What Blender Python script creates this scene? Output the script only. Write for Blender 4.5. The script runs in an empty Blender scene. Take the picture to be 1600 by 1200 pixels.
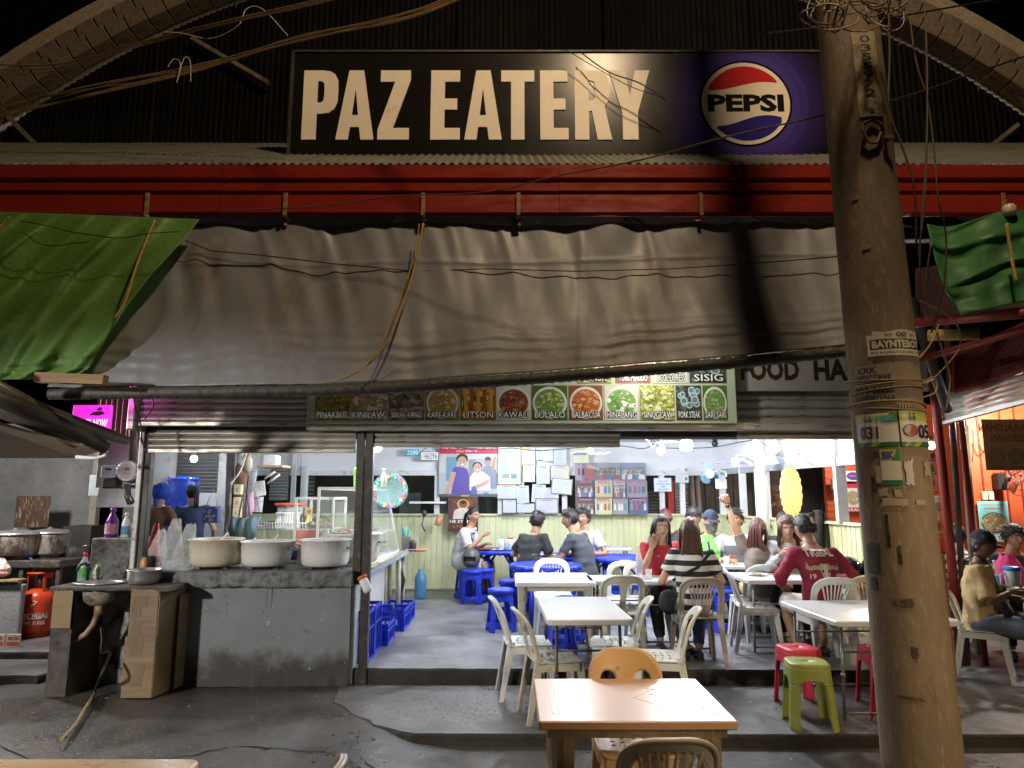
import bpy, math, random
from mathutils import Vector as V, Matrix, noise
random.seed(7)
S = bpy.context.scene
COL = S.collection
PI = math.pi
# ------------------------------------------------------------------ camera
TH = math.radians(9.0); F = 1100.0; H = 1.70
cd = bpy.data.cameras.new('camera'); cam = bpy.data.objects.new('camera', cd); COL.objects.link(cam)
cd.sensor_width = 36; cd.lens = F/1600*36; cd.clip_start = .05; cd.clip_end = 400
cam.location = (0, 0, H); cam.rotation_euler = (PI/2+TH, 0, 0); S.camera = cam
# ------------------------------------------------------------------ world, lamps, exposure
w = bpy.data.worlds.new('World'); S.world = w; w.use_nodes = True
nt = w.node_tree; sky = nt.nodes.new('ShaderNodeTexSky'); sky.sky_type = 'NISHITA'; sky.sun_disc = False
sky.sun_elevation = math.radians(-4); sky.sun_rotation = math.radians(160)
bg = nt.nodes['Background']; bg.inputs['Strength'].default_value = .03
nt.links.new(sky.outputs[0], bg.inputs['Color'])
S.view_settings.view_transform = 'Standard'; S.view_settings.look = 'None'
S.view_settings.exposure = 0.0; S.view_settings.gamma = 1; S.view_settings.use_curve_mapping = False
def lamp(name, loc, power, col, radius=.06, kind='POINT', aim=None, size=None, spot=None):
 l = bpy.data.lights.new(name, kind); l.energy = power; l.color = col
 if kind == 'AREA': l.shape = 'DISK'; l.size = size
 else: l.shadow_soft_size = radius
 if spot: l.spot_size = math.radians(spot); l.spot_blend = .6
 o = bpy.data.objects.new(name, l); COL.objects.link(o); o.location = loc
 if aim: o.rotation_euler = (V(aim)-V(loc)).to_track_quat('-Z', 'Y').to_euler()
 return o
WARM = (1, .73, .44); COOL = (.93, .97, 1)
lamp('street_lamp_light', (1.60, 1.7, 9.3), 1250, WARM, .2)                 # sodium lamp on its arm above the street
lamp('left_street_light', (-6.6, -.2, 2.9), 1900, (1, .94, .87), .15, 'SPOT', (-1.6, 6.6, -.1), spot=44)               # next lamp down the street
lamp('right_street_light', (4.6, -2.0, 3.3), 750, (1, .76, .48), .3, 'SPOT', (2.3, 5.3, -.3), spot=42)              # added warm fill for the pole, menu board and ground at right
lamp('dining_bulb_light', (2.05, 9.3, 2.28), 128, COOL, .06)
lamp('dining_globe_light', (2.15, 8.0, 2.38), 102, COOL, .1)
lamp('counter_bulb_light', (-1.5, 7.75, 2.33), 100, COOL, .06)
lamp('kitchen_bulb_light', (-4.55, 10.1, 2.2), 115, COOL, .06)
lamp('dining_front_light', (.7, 8.6, 2.45), 92, COOL, .06)
lamp('dining_back_light', (-.1, 10.6, 2.45), 86, COOL, .06)
lamp('right_stall_light', (6.3, 8.6, 2.6), 230, (1, .92, .82), .08)
lamp('left_stall_light', (-5.6, 7.2, 2.35), 240, (1, .94, .88), .1)
lamp('awning_bulb_light', (1.25, 5.88, 3.0), 34, (1, .95, .86), .05)            # unseen light added behind the tarpaulin to brighten the menu board
lamp('yard_fill_light', (2.6, 14.6, 2.9), 60, (1, .92, .8), .1)  # added fill, lifts the yard behind the openings out of black
lamp('yard_fill_light', (-3.0, 14.6, 2.9), 45, (.95, .97, 1), .1)  # second added fill, for the left part of the yard
lamp('orange_stall_light', (6.0, 11.9, 2.7), 140, (1, .92, .82), .1)
lamp('neon_glow_light', (-3.72, 6.35, 2.62), 5, (1, .1, .8), .12)
# ------------------------------------------------------------------ pixel helpers: where things stand, from the photo's own rays
def ray(px, py):
 x = (px-800)/F; y = (600-py)/F
 return x, math.cos(TH)-y*math.sin(TH), math.sin(TH)+y*math.cos(TH)
def P(px, py, Y):
 d = ray(px, py); t = Y/d[1]; return V((d[0]*t, Y, H+d[2]*t))
def G(px, py, z):
 d = ray(px, py); t = (z-H)/d[2]; return V((d[0]*t, d[1]*t, z))
def R(x0, y0, x1, y1, Y):
 xm, ym = (x0+x1)/2, (y0+y1)/2
 return P(x0, ym, Y).x, P(x1, ym, Y).x, P(xm, y1, Y).z, P(xm, y0, Y).z
FL = .134    # raised floor of the eatery
ST = -.08    # street
# ------------------------------------------------------------------ materials
MATS = {}
def M(name, col, rough=.5, metal=0, var=.12, vs=4, bump=0, bs=30, dirt=None, da=.5, ds=3, emit=0, trans=0, attr=False, coat=0, stretch=None, sss=0, rv=1):
 if name in MATS: return MATS[name]
 m = bpy.data.materials.new(name); m.use_nodes = True; n = m.node_tree; N = n.nodes; L = n.links
 b = N['Principled BSDF']; b.inputs['Roughness'].default_value = rough; b.inputs['Metallic'].default_value = metal
 b.inputs['Coat Weight'].default_value = coat
 tc = N.new('ShaderNodeTexCoord'); co = tc.outputs['Object']
 if stretch:
  mp = N.new('ShaderNodeMapping'); mp.inputs['Scale'].default_value = stretch; L.new(co, mp.inputs[0]); co = mp.outputs[0]
 def nz(s, d=6, r=.6):
  x = N.new('ShaderNodeTexNoise'); x.inputs['Scale'].default_value = s; x.inputs['Detail'].default_value = d
  x.inputs['Roughness'].default_value = r; L.new(co, x.inputs['Vector']); return x.outputs['Fac']
 def mix(a, c, f, blend='MIX'):
  x = N.new('ShaderNodeMix'); x.data_type = 'RGBA'; x.blend_type = blend
  for k, v in ((6, a), (7, c), (0, f)):
   if isinstance(v, (tuple, float, int)): x.inputs[k].default_value = (*v, 1) if isinstance(v, tuple) else v
   else: L.new(v, x.inputs[k])
  return x.outputs[2]
 def ramp(f, a, c):
  x = N.new('ShaderNodeMapRange'); x.inputs[1].default_value = a; x.inputs[2].default_value = c; L.new(f, x.inputs[0]); return x.outputs[0]
 if attr:
  at = N.new('ShaderNodeAttribute'); at.attribute_name = 'Col'; base = at.outputs['Color']
 else: base = tuple(col)
 if var:
  f = ramp(nz(vs), .3, .7)
  lo = 1-var; hi = 1+var*.6
  g = mix((lo, lo, lo), (hi, hi, hi), f); base = mix(base, g, 1.0, 'MULTIPLY')
 if dirt:
  f = ramp(nz(ds, 10, .72), .62-da*.25, .72-da*.12); base = mix(base, tuple(dirt), f)
 if isinstance(base, tuple): b.inputs['Base Color'].default_value = (*base, 1)
 else: L.new(base, b.inputs['Base Color'])
 if dirt or var:
  r = N.new('ShaderNodeMapRange'); r.inputs[1].default_value = .3; r.inputs[2].default_value = .7
  r.inputs[3].default_value = max(.03, rough-.09*rv); r.inputs[4].default_value = min(1, rough+.12*rv)
  L.new(nz(vs*2.3), r.inputs[0]); L.new(r.outputs[0], b.inputs['Roughness'])
 if bump:
  bp = N.new('ShaderNodeBump'); bp.inputs['Strength'].default_value = min(1, bump); bp.inputs['Distance'].default_value = .01*max(1, bump)
  L.new(nz(bs, 8), bp.inputs['Height']); L.new(bp.outputs[0], b.inputs['Normal'])
 if emit:
  b.inputs['Emission Strength'].default_value = emit
  if attr: L.new(at.outputs['Color'], b.inputs['Emission Color'])
  else: b.inputs['Emission Color'].default_value = (*col, 1)
 if sss: b.inputs['Subsurface Weight'].default_value = sss; b.inputs['Subsurface Radius'].default_value = (.02, .008, .004)
 if trans:
  t = N.new('ShaderNodeBsdfTransparent'); ms = N.new('ShaderNodeMixShader'); ms.inputs[0].default_value = trans
  L.new(b.outputs[0], ms.inputs[1]); L.new(t.outputs[0], ms.inputs[2]); L.new(ms.outputs[0], N['Material Output'].inputs[0])
 MATS[name] = m; return m
def concrete(name, c1, c2, stain, wet=.0, bump=.5, speck=None, rough=.75, st=None):
 """worn concrete: two-tone mottling, dark stains, pale specks, patchy gloss"""
 m = bpy.data.materials.new(name); m.use_nodes = True; n = m.node_tree; N = n.nodes; L = n.links; b = N['Principled BSDF']
 co = N.new('ShaderNodeTexCoord').outputs['Object']
 if st:
  mp = N.new('ShaderNodeMapping'); mp.inputs['Scale'].default_value = st; L.new(co, mp.inputs[0]); co = mp.outputs[0]
 def nz(s, d=8, r=.6, dist=0):
  x = N.new('ShaderNodeTexNoise'); x.inputs['Scale'].default_value = s; x.inputs['Detail'].default_value = d
  x.inputs['Roughness'].default_value = r; x.inputs['Distortion'].default_value = dist; L.new(co, x.inputs['Vector']); return x.outputs['Fac']
 def mr(f, a, c, o0=0, o1=1):
  x = N.new('ShaderNodeMapRange'); x.inputs[1].default_value = a; x.inputs[2].default_value = c
  x.inputs[3].default_value = o0; x.inputs[4].default_value = o1; L.new(f, x.inputs[0]); return x.outputs[0]
 def mix(a, c, f):
  x = N.new('ShaderNodeMix'); x.data_type = 'RGBA'
  for k, v in ((6, a), (7, c), (0, f)):
   if isinstance(v, tuple): x.inputs[k].default_value = (*v, 1)
   else: L.new(v, x.inputs[k])
  return x.outputs[2]
 c = mix(c1, c2, mr(nz(2.2, 10, .65), .35, .65)); c = mix(c, tuple(v*1.35 for v in c1), mr(nz(38, 4), .55, .75))
 st = mr(nz(.8, 9, .62, .6), .5, .66); c = mix(c, stain, st)
 c = mix(c, tuple(v*.45 for v in c2), mr(nz(7, 9, .7, .3), .62, .72))
 if speck:
  vo = N.new('ShaderNodeTexVoronoi'); vo.inputs['Scale'].default_value = 55; L.new(co, vo.inputs['Vector'])
  d = mr(vo.outputs['Distance'], .20, .14); mm = N.new('ShaderNodeMath'); mm.operation = 'MULTIPLY'; L.new(d, mm.inputs[0])
  L.new(mr(nz(1.6, 4), .52, .62), mm.inputs[1]); c = mix(c, speck, mm.outputs[0])
 L.new(c, b.inputs['Base Color']); L.new(mr(nz(1.4, 6), .4, .65, max(.08, rough-wet), rough+.1), b.inputs['Roughness'])
 bp = N.new('ShaderNodeBump'); bp.inputs['Strength'].default_value = bump; bp.inputs['Distance'].default_value = .012
 L.new(nz(26, 10, .7), bp.inputs['Height']); L.new(bp.outputs[0], b.inputs['Normal']); return m
PRINT = M('print', (1, 1, 1), .45, attr=True, var=.05, vs=9)
GLOSSP = M('glossy_print', (1, 1, 1), .38, attr=True, var=.04, vs=3, rv=.2)
# ------------------------------------------------------------------ mesh builder
def rootloc(o):
 v = V((0, 0, 0))
 while o: v += o.location; o = o.parent
 return v
class B:
 def __init__(s): s.v = []; s.f = []; s.c = []; s.col = None; s.sm = []; s.smooth = False
 def face(s, idx): s.f.append(tuple(idx)); s.c.append(s.col); s.sm.append(s.smooth)
 def add(s, vs, fs, mat=None):
  n = len(s.v); s.v += [V(v) if mat is None else mat @ V(v) for v in vs]
  for f in fs: s.face([i+n for i in f])
  return s
 def box(s, x0, x1, y0, y1, z0, z1, m=None):
  return s.add([(x, y, z) for z in (z0, z1) for y in (y0, y1) for x in (x0, x1)],
                     [(0, 2, 3, 1), (4, 5, 7, 6), (0, 1, 5, 4), (2, 6, 7, 3), (0, 4, 6, 2), (1, 3, 7, 5)], m)
 def bbox(s, x0, x1, y0, y1, z0, z1, r=.006, m=None):
  """box with all edges chamfered"""
  vs = []; X = (x0, x1); Y = (y0, y1); Z = (z0, z1)
  for k in range(8):
   i, j, l = k & 1, (k >> 1) & 1, k >> 2; sx = 1-2*i; sy = 1-2*j; sz = 1-2*l
   x, y, z = X[i], Y[j], Z[l]
   vs += [(x, y+sy*r, z+sz*r), (x+sx*r, y, z+sz*r), (x+sx*r, y+sy*r, z)]
  q = lambda k, a: 3*k+a
  fs = [(q(0,0), q(4,0), q(6,0), q(2,0)), (q(1,0), q(3,0), q(7,0), q(5,0)), (q(0,1), q(1,1), q(5,1), q(4,1)),
              (q(2,1), q(6,1), q(7,1), q(3,1)), (q(0,2), q(2,2), q(3,2), q(1,2)), (q(4,2), q(5,2), q(7,2), q(6,2))]
  for a, c in ((0,1),(2,3),(4,5),(6,7)): fs.append((q(a,1), q(a,2), q(c,2), q(c,1)))
  for a, c in ((0,2),(1,3),(4,6),(5,7)): fs.append((q(a,0), q(a,2), q(c,2), q(c,0)))
  for a, c in ((0,4),(1,5),(2,6),(3,7)): fs.append((q(a,0), q(a,1), q(c,1), q(c,0)))
  for k in range(8): fs.append((q(k,0), q(k,1), q(k,2)))
  return s.add(vs, fs, m)
 def obox(s, c, ux, uy, uz, hx, hy, hz):
  m = Matrix((( ux[0], uy[0], uz[0], c[0]), (ux[1], uy[1], uz[1], c[1]), (ux[2], uy[2], uz[2], c[2]), (0, 0, 0, 1)))
  return s.box(-hx, hx, -hy, hy, -hz, hz, m)
 def bar(s, a, b, w, h, up=(0, 0, 1)):
  a = V(a); b = V(b); d = (b-a).normalized(); u = V(up)
  if abs(d.dot(u)) > .99: u = V((0, 1, 0))
  x = d.cross(u).normalized(); u = x.cross(d)
  return s.obox((a+b)/2, x, d, u, w/2, (b-a).length/2, h/2)
 def tube(s, pts, rad, n=8, caps=True, flat=1, up=None, closed=False):
  pts = [V(p) for p in pts]
  if not isinstance(rad, (list, tuple)): rad = [rad]*len(pts)
  prev = None; base = len(s.v); m = len(pts)
  for i, p in enumerate(pts):
   d = (pts[(i+1) % m if closed else min(i+1, m-1)]-pts[(i-1) % m if closed else max(i-1, 0)])
   d = d.normalized() if d.length > 1e-9 else V((0, 0, 1))
   if prev is None:
    u = V(up) if up else (V((0, 0, 1)) if abs(d.z) < .9 else V((0, 1, 0)))
   else: u = prev
   u = (u-d*u.dot(d)); u = u.normalized() if u.length > 1e-6 else d.orthogonal().normalized(); prev = u; x = d.cross(u)
   r = rad[i]
   for k in range(n):
    a = 2*PI*k/n; s.v.append(p+x*(r*math.cos(a))+u*(r*flat*math.sin(a)))
  o = s.smooth; s.smooth = True
  for i in range(m if closed else m-1):
   for k in range(n):
    a = base+i*n+k; b2 = base+i*n+(k+1) % n; c = base+((i+1) % m)*n+(k+1) % n; d2 = base+((i+1) % m)*n+k
    s.face((a, b2, c, d2))
  s.smooth = o
  if caps and not closed:
   s.face([base+k for k in reversed(range(n))]); s.face([base+(m-1)*n+k for k in range(n)])
  return s
 def lathe(s, prof, c=(0, 0, 0), n=24, sx=1, sy=1, smooth=True, axis=None, cap=True):
  base = len(s.v); c = V(c); rot = V((0, 0, 1)).rotation_difference(V(axis)).to_matrix() if axis else None
  for r, z in prof:
   for k in range(n):
    a = 2*PI*k/n; p = V((r*sx*math.cos(a), r*sy*math.sin(a), z)); s.v.append(c+(rot @ p if rot else p))
  o = s.smooth; s.smooth = smooth
  for i in range(len(prof)-1):
   for k in range(n):
    s.face((base+i*n+k, base+i*n+(k+1) % n, base+(i+1)*n+(k+1) % n, base+(i+1)*n+k))
  s.smooth = o
  if cap:
   if prof[0][0] > 1e-4: s.face([base+k for k in reversed(range(n))])
   if prof[-1][0] > 1e-4: s.face([base+(len(prof)-1)*n+k for k in range(n)])
  return s
 def ball(s, c, rx, ry=None, rz=None, n=12, m=8):
  ry = ry or rx; rz = rz or rx; b = len(s.v)
  for i in range(m+1):
   t = PI*i/m
   for k in range(n):
    a = 2*PI*k/n; s.v.append(V((c[0]+rx*math.sin(t)*math.cos(a), c[1]+ry*math.sin(t)*math.sin(a), c[2]-rz*math.cos(t))))
  o = s.smooth; s.smooth = True
  for i in range(m):
   for k in range(n): s.face((b+i*n+k, b+i*n+(k+1) % n, b+(i+1)*n+(k+1) % n, b+(i+1)*n+k))
  s.smooth = o; return s
 def surf(s, nu, nv, fn, thick=0, wrap=False, keep=None, sdf=None, smooth=True):
  """grid surface fn(u,v) (0..1), optional hole mask sdf(u,v)>0 = material, thickness along the normal"""
  uu = [[(i/nu, j/nv) for i in range(nu+(0 if wrap else 1))] for j in range(nv+1)]
  W = nu if wrap else nu+1
  fcs = []
  for j in range(nv):
   for i in range(nu):
    if sdf and sdf((i+.5)/nu, (j+.5)/nv) <= 0: continue
    fcs.append((j*W+i, j*W+(i+1) % W if wrap else j*W+i+1, (j+1)*W+((i+1) % W if wrap else i+1), (j+1)*W+i))
  P2 = [uu[j][i] for j in range(nv+1) for i in range(W)]
  cnt = {}
  for f in fcs:
   for k in range(4):
    e = (f[k], f[(k+1) % 4]); cnt[e] = 1
  bd = [e for e in cnt if (e[1], e[0]) not in cnt]
  if sdf:
   bv = {x for e in bd for x in e}
   for k in bv:
    u, v = P2[k]
    if (not wrap and (u < 1e-6 or u > 1-1e-6)) or v < 1e-6 or v > 1-1e-6: continue
    for _ in range(3):
     e = 1e-3; g = sdf(u, v); gu = (sdf(u+e, v)-g)/e; gv = (sdf(u, v+e)-g)/e; q = gu*gu+gv*gv
     if q < 1e-9: break
     du, dv = -g*gu/q, -g*gv/q; du = max(-.6/nu, min(.6/nu, du)); dv = max(-.6/nv, min(.6/nv, dv)); u += du; v += dv
    P2[k] = (u, v)
  used = sorted({x for f in fcs for x in f}); mp = {k: i for i, k in enumerate(used)}
  pts = [V(fn(*P2[k])) for k in used]; base = len(s.v); s.v += pts
  o = s.smooth; s.smooth = smooth
  for f in fcs: s.face([base+mp[k] for k in f])
  if thick:
   e = 1e-3; off = []
   for k in used:
    u, v = P2[k]; p = V(fn(u, v))
    a = V(fn(u+e, v))-V(fn(u-e, v)); c = V(fn(u, min(1, v+e)))-V(fn(u, max(0, v-e))); nn = a.cross(c)
    off.append(p-(nn.normalized()*thick if nn.length > 1e-12 else V()))
   b2 = len(s.v); s.v += off
   for f in fcs: s.face([b2+mp[k] for k in reversed(f)])
   s.smooth = False
   for a, c in bd: s.face((base+mp[c], base+mp[a], b2+mp[a], b2+mp[c]))
  s.smooth = o; return s
 def obj(s, name, mat, parent=None, mesh=False):
  me = bpy.data.meshes.new(name); sh = rootloc(parent) if (parent and parent.get('_w')) else V((0, 0, 0))
  me.from_pydata([tuple(v-sh) for v in s.v], [], s.f); me.polygons.foreach_set('use_smooth', s.sm)
  if any(c is not None for c in s.c):
   ca = me.color_attributes.new('Col', 'FLOAT_COLOR', 'CORNER'); dat = []
   for f, c in zip(s.f, s.c): dat += (list(c or (.5, .5, .5))+[1])*len(f)
   ca.data.foreach_set('color', dat)
  me.materials.append(mat); me.update()
  if mesh: return me
  return link(name, me, parent)
def link(name, me, parent=None):
 o = bpy.data.objects.new(name, me); COL.objects.link(o)
 if parent:
  o.parent = parent
  if parent.get('_w'): o['_w'] = 1
 return o
def tag(o, label=None, cat=None, group=None, kind=None):
 if label: o['label'] = label
 if cat: o['category'] = cat
 if group: o['group'] = group
 if kind: o['kind'] = kind
 return o
def thing(name, label, cat, loc=(0, 0, 0), rz=0, group=None, world=True):
 """an Empty at the thing's base; world=True means its parts are given in world coordinates"""
 o = bpy.data.objects.new(name, None); COL.objects.link(o); o.location = loc; o.rotation_euler = (0, 0, rz); o.empty_display_size = .1
 if world and not rz: o['_w'] = 1
 return tag(o, label, cat, group)
def solo(b, name, mat, label, cat, group=None, kind=None):
 """a thing that is one mesh: its origin is put at its base centre"""
 lo = V([min(v[i] for v in b.v) for i in range(3)]); hi = V([max(v[i] for v in b.v) for i in range(3)])
 c = V(((lo.x+hi.x)/2, (lo.y+hi.y)/2, lo.z)); b.v = [v-c for v in b.v]; o = b.obj(name, mat); o.location = c
 return tag(o, label, cat, group, kind)
def struct(b, name, mat, kind='structure'): return tag(b.obj(name, mat), kind=kind)
def copyt(root, loc, rz, label=None, group=None, scale=None, mats=None):
 def rec(o, par):
  c = o.copy(); COL.objects.link(c); c.parent = par
  if mats and c.data and c.data.materials[0].name in mats:
   c.material_slots[0].link = 'OBJECT'; c.material_slots[0].material = mats[c.data.materials[0].name]
  for k in list(o.children): rec(k, c)
  return c
 r = rec(root, None); r.location = loc; r.rotation_euler = (0, 0, rz)
 if scale: r.scale = scale
 if label: r['label'] = label
 if group: r['group'] = group
 return r
TC = {}
def tmesh(s, bold=.02, shear=0):
 k = (s, bold, shear)
 if k not in TC:
  c = bpy.data.curves.new('t', 'FONT'); c.body = s; c.size = 1; c.offset = bold; c.resolution_u = 2; c.shear = shear
  o = bpy.data.objects.new('t', c); me = bpy.data.meshes.new_from_object(o)
  vs = [v.co.copy() for v in me.vertices]; fs = [tuple(p.vertices) for p in me.polygons]
  bpy.data.objects.remove(o); bpy.data.curves.remove(c); bpy.data.meshes.remove(me)
  x0 = min(v.x for v in vs); x1 = max(v.x for v in vs); y0 = min(v.y for v in vs); y1 = max(v.y for v in vs)
  TC[k] = ([((v.x-x0)/(x1-x0), (v.y-y0)/(y1-y0)) for v in vs], fs)
 return TC[k]
class Flat:
 """flat print on a plane: o lower-left corner, ux, uz unit vectors, size w x h; coordinates 0..1; each layer a hair further out"""
 def __init__(s, o, ux, uz, w, h, step=.0004, b=None):
  s.o = V(o); s.ux = V(ux).normalized(); s.uz = V(uz).normalized(); s.n = s.ux.cross(s.uz).normalized(); s.w = w; s.h = h; s.k = 1; s.step = step; s.b = b or B()
 def pt(s, x, y): return s.o+s.ux*(x*s.w)+s.uz*(y*s.h)+s.n*(s.k*s.step)
 def poly(s, pts, col): s.b.col = col; s.b.add([s.pt(*p) for p in pts], [tuple(range(len(pts)))]); s.k += 1; return s
 def rect(s, x0, y0, x1, y1, col): return s.poly([(x0, y0), (x1, y0), (x1, y1), (x0, y1)], col)
 def ell(s, cx, cy, rx, ry, col, n=20, a0=0, a1=2*PI):
  return s.poly([(cx+rx*math.cos(a0+(a1-a0)*i/n), cy+ry*math.sin(a0+(a1-a0)*i/n)) for i in range(n if a1-a0 > 6.28 else n+1)], col)
 def text(s, t, x0, y0, x1, y1, col, bold=.02, shear=0):
  vs, fs = tmesh(t, bold, shear); s.b.col = col
  s.b.add([s.pt(x0+(x1-x0)*a, y0+(y1-y0)*c) for a, c in vs], fs); s.k += 1; return s
 def person(s, x, y, h, skin, shirt, hair, w=None):
  w = w or h*.5; s.poly([(x-w*.5, y), (x+w*.5, y), (x+w*.42, y+h*.5), (x+w*.15, y+h*.62), (x-w*.15, y+h*.62), (x-w*.42, y+h*.5)], shirt)
  s.ell(x, y+h*.84, w*.23, h*.17, hair, 12); s.ell(x, y+h*.79, w*.17, h*.14, skin, 12)
  return s
 def blobs(s, n, x0, y0, x1, y1, pal, r0, r1, rnd, ell=None):
  for _ in range(n):
   x = rnd.uniform(x0, x1); y = rnd.uniform(y0, y1)
   if ell and ((x-ell[0])/ell[2])**2+((y-ell[1])/ell[3])**2 > 1: continue
   rx = rnd.uniform(r0, r1); ry = rx*rnd.uniform(.4, 1)*s.w/s.h; a = rnd.uniform(0, 6); m = rnd.choice((4, 5, 6, 7))
   rx = min(rx, x-x0, x1-x) if rx > 0 else rx; ry = min(ry, y-y0, y1-y)
   if rx < r0*.3: continue
   s.b.col = rnd.choice(pal); s.b.add([s.pt(x+rx*math.cos(a+6.283*i/m), y+ry*math.sin(a+6.283*i/m)) for i in range(m)], [tuple(range(m))]); s.k += .25
  return s
def front(x0, x1, z0, z1, Y, **k): return Flat((x0, Y, z0), (1, 0, 0), (0, 0, 1), x1-x0, z1-z0, **k)
def board(name, x0, x1, z0, z1, Y, label, cat, draw, col=(.8, .8, .8), t=.004, mat=None, group=None, frame=None, tilt=0):
 """a flat sheet or sign facing the street: a thin body plus its print"""
 c = V(((x0+x1)/2, Y, z0)); r = thing(name, label, cat, c, 0, group)
 b = B(); b.col = col; b.bbox(x0, x1, Y, Y+t, z0, z1, min(t*.3, .003)); b.obj('sheet', mat or PRINT, r)
 f = front(x0, x1, z0, z1, Y); draw(f)
 if f.b.f: f.b.obj('print', mat or PRINT, r)
 if frame:
  fw, fm, fd = frame; b = B()
  for q in ((x0-fw, x1+fw, z0-fw, z0), (x0-fw, x1+fw, z1, z1+fw), (x0-fw, x0, z0, z1), (x1, x1+fw, z0, z1)): b.box(q[0], q[1], Y-fd, Y+t+.004, q[2], q[3])
  b.obj('frame', fm, r)
 if tilt: r.rotation_euler = (0, tilt, 0)
 return r
def lerp(a, b, t): return a+(b-a)*t
# ================================================================== MATERIALS of the setting
m_street = concrete('street_concrete', (.075, .073, .07), (.05, .049, .048), (.028, .026, .024), .35, .7, (.35, .35, .35), .62)
m_terr = concrete('terrace_concrete', (.145, .145, .15), (.08, .08, .085), (.045, .043, .042), .3, .5, (.6, .6, .6), .6)
m_floor = concrete('floor_concrete', (.25, .25, .265), (.105, .105, .12), (.08, .077, .075), .3, .45, (.4, .4, .4), .6)
m_edge = concrete('old_step_edge', (.05, .045, .04), (.03, .027, .024), (.015, .013, .011), 0, 1, None, .85)
m_grey = M('grey_painted_render', (.19, .215, .225), .62, var=.12, vs=1.5, bump=.3, bs=14, dirt=(.06, .05, .04), da=.12, ds=2)
m_slab = M('chipped_grey_slab', (.17, .18, .18), .6, dirt=(.04, .036, .032), da=.62, ds=9, bump=.8, bs=25)
m_stain = M('damp_stained_render', (.085, .072, .06), .7, var=.4, vs=6, dirt=(.03, .026, .022), da=.6, ds=5, bump=.9, bs=22)
m_wallg = M('speckled_grey_wall', (.34, .35, .36), .75, var=.25, vs=3, bump=1, bs=60, dirt=(.12, .12, .12), da=.25, ds=30)
m_white = M('white_wall_paint', (.78, .8, .84), .55, var=.06, vs=2, dirt=(.4, .42, .45), da=.06, ds=4)
m_whitep = M('scuffed_white_post', (.70, .73, .76), .5, var=.1, vs=6, dirt=(.3, .3, .3), da=.25, ds=6)
m_lime = M('pale_lime_sheet', (.66, .69, .44), .4, var=.06, vs=2, dirt=(.38, .38, .2), da=.12, ds=6)
m_shut = M('rolling_shutter_metal', (.46, .44, .39), .38, .3, var=.22, vs=2, dirt=(.10, .075, .055), da=.32, ds=5, stretch=(1, 1, 6))
m_dark = M('sooty_dark_metal', (.05, .048, .045), .55, .3, var=.3, dirt=(.12, .08, .05), da=.25, ds=8)
m_post = M('worn_steel_post', (.07, .066, .06), .4, .5, var=.3, vs=9, dirt=(.16, .13, .1), da=.3, ds=14)
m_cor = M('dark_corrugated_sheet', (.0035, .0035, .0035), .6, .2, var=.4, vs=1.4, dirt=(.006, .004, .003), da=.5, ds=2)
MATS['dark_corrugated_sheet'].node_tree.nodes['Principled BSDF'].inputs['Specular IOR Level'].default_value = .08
m_roof = M('galvanised_roof_sheet', (.20, .205, .18), .45, .35, var=.2, dirt=(.12, .085, .06), da=.35, ds=3)
m_arch = M('sooty_concrete_block', (.16, .125, .095), .85, var=.35, vs=6, bump=1, bs=30, dirt=(.07, .05, .035), da=.45, ds=5)
m_mort = M('pale_mortar', (.30, .25, .19), .9, var=.3, vs=20)
m_red = M('red_painted_fascia', (.24, .022, .014), .27, .1, var=.14, vs=1.2, dirt=(.16, .02, .012), da=.2, ds=1.2, stretch=(1, 1, 4))
m_rust = M('rusty_strap', (.34, .2, .11), .7, .2, var=.35, vs=20, dirt=(.12, .05, .02), da=.55, ds=18)
m_board = M('grey_signboard', (.36, .33, .28), .55, var=.12, dirt=(.2, .17, .13), da=.2)
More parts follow.
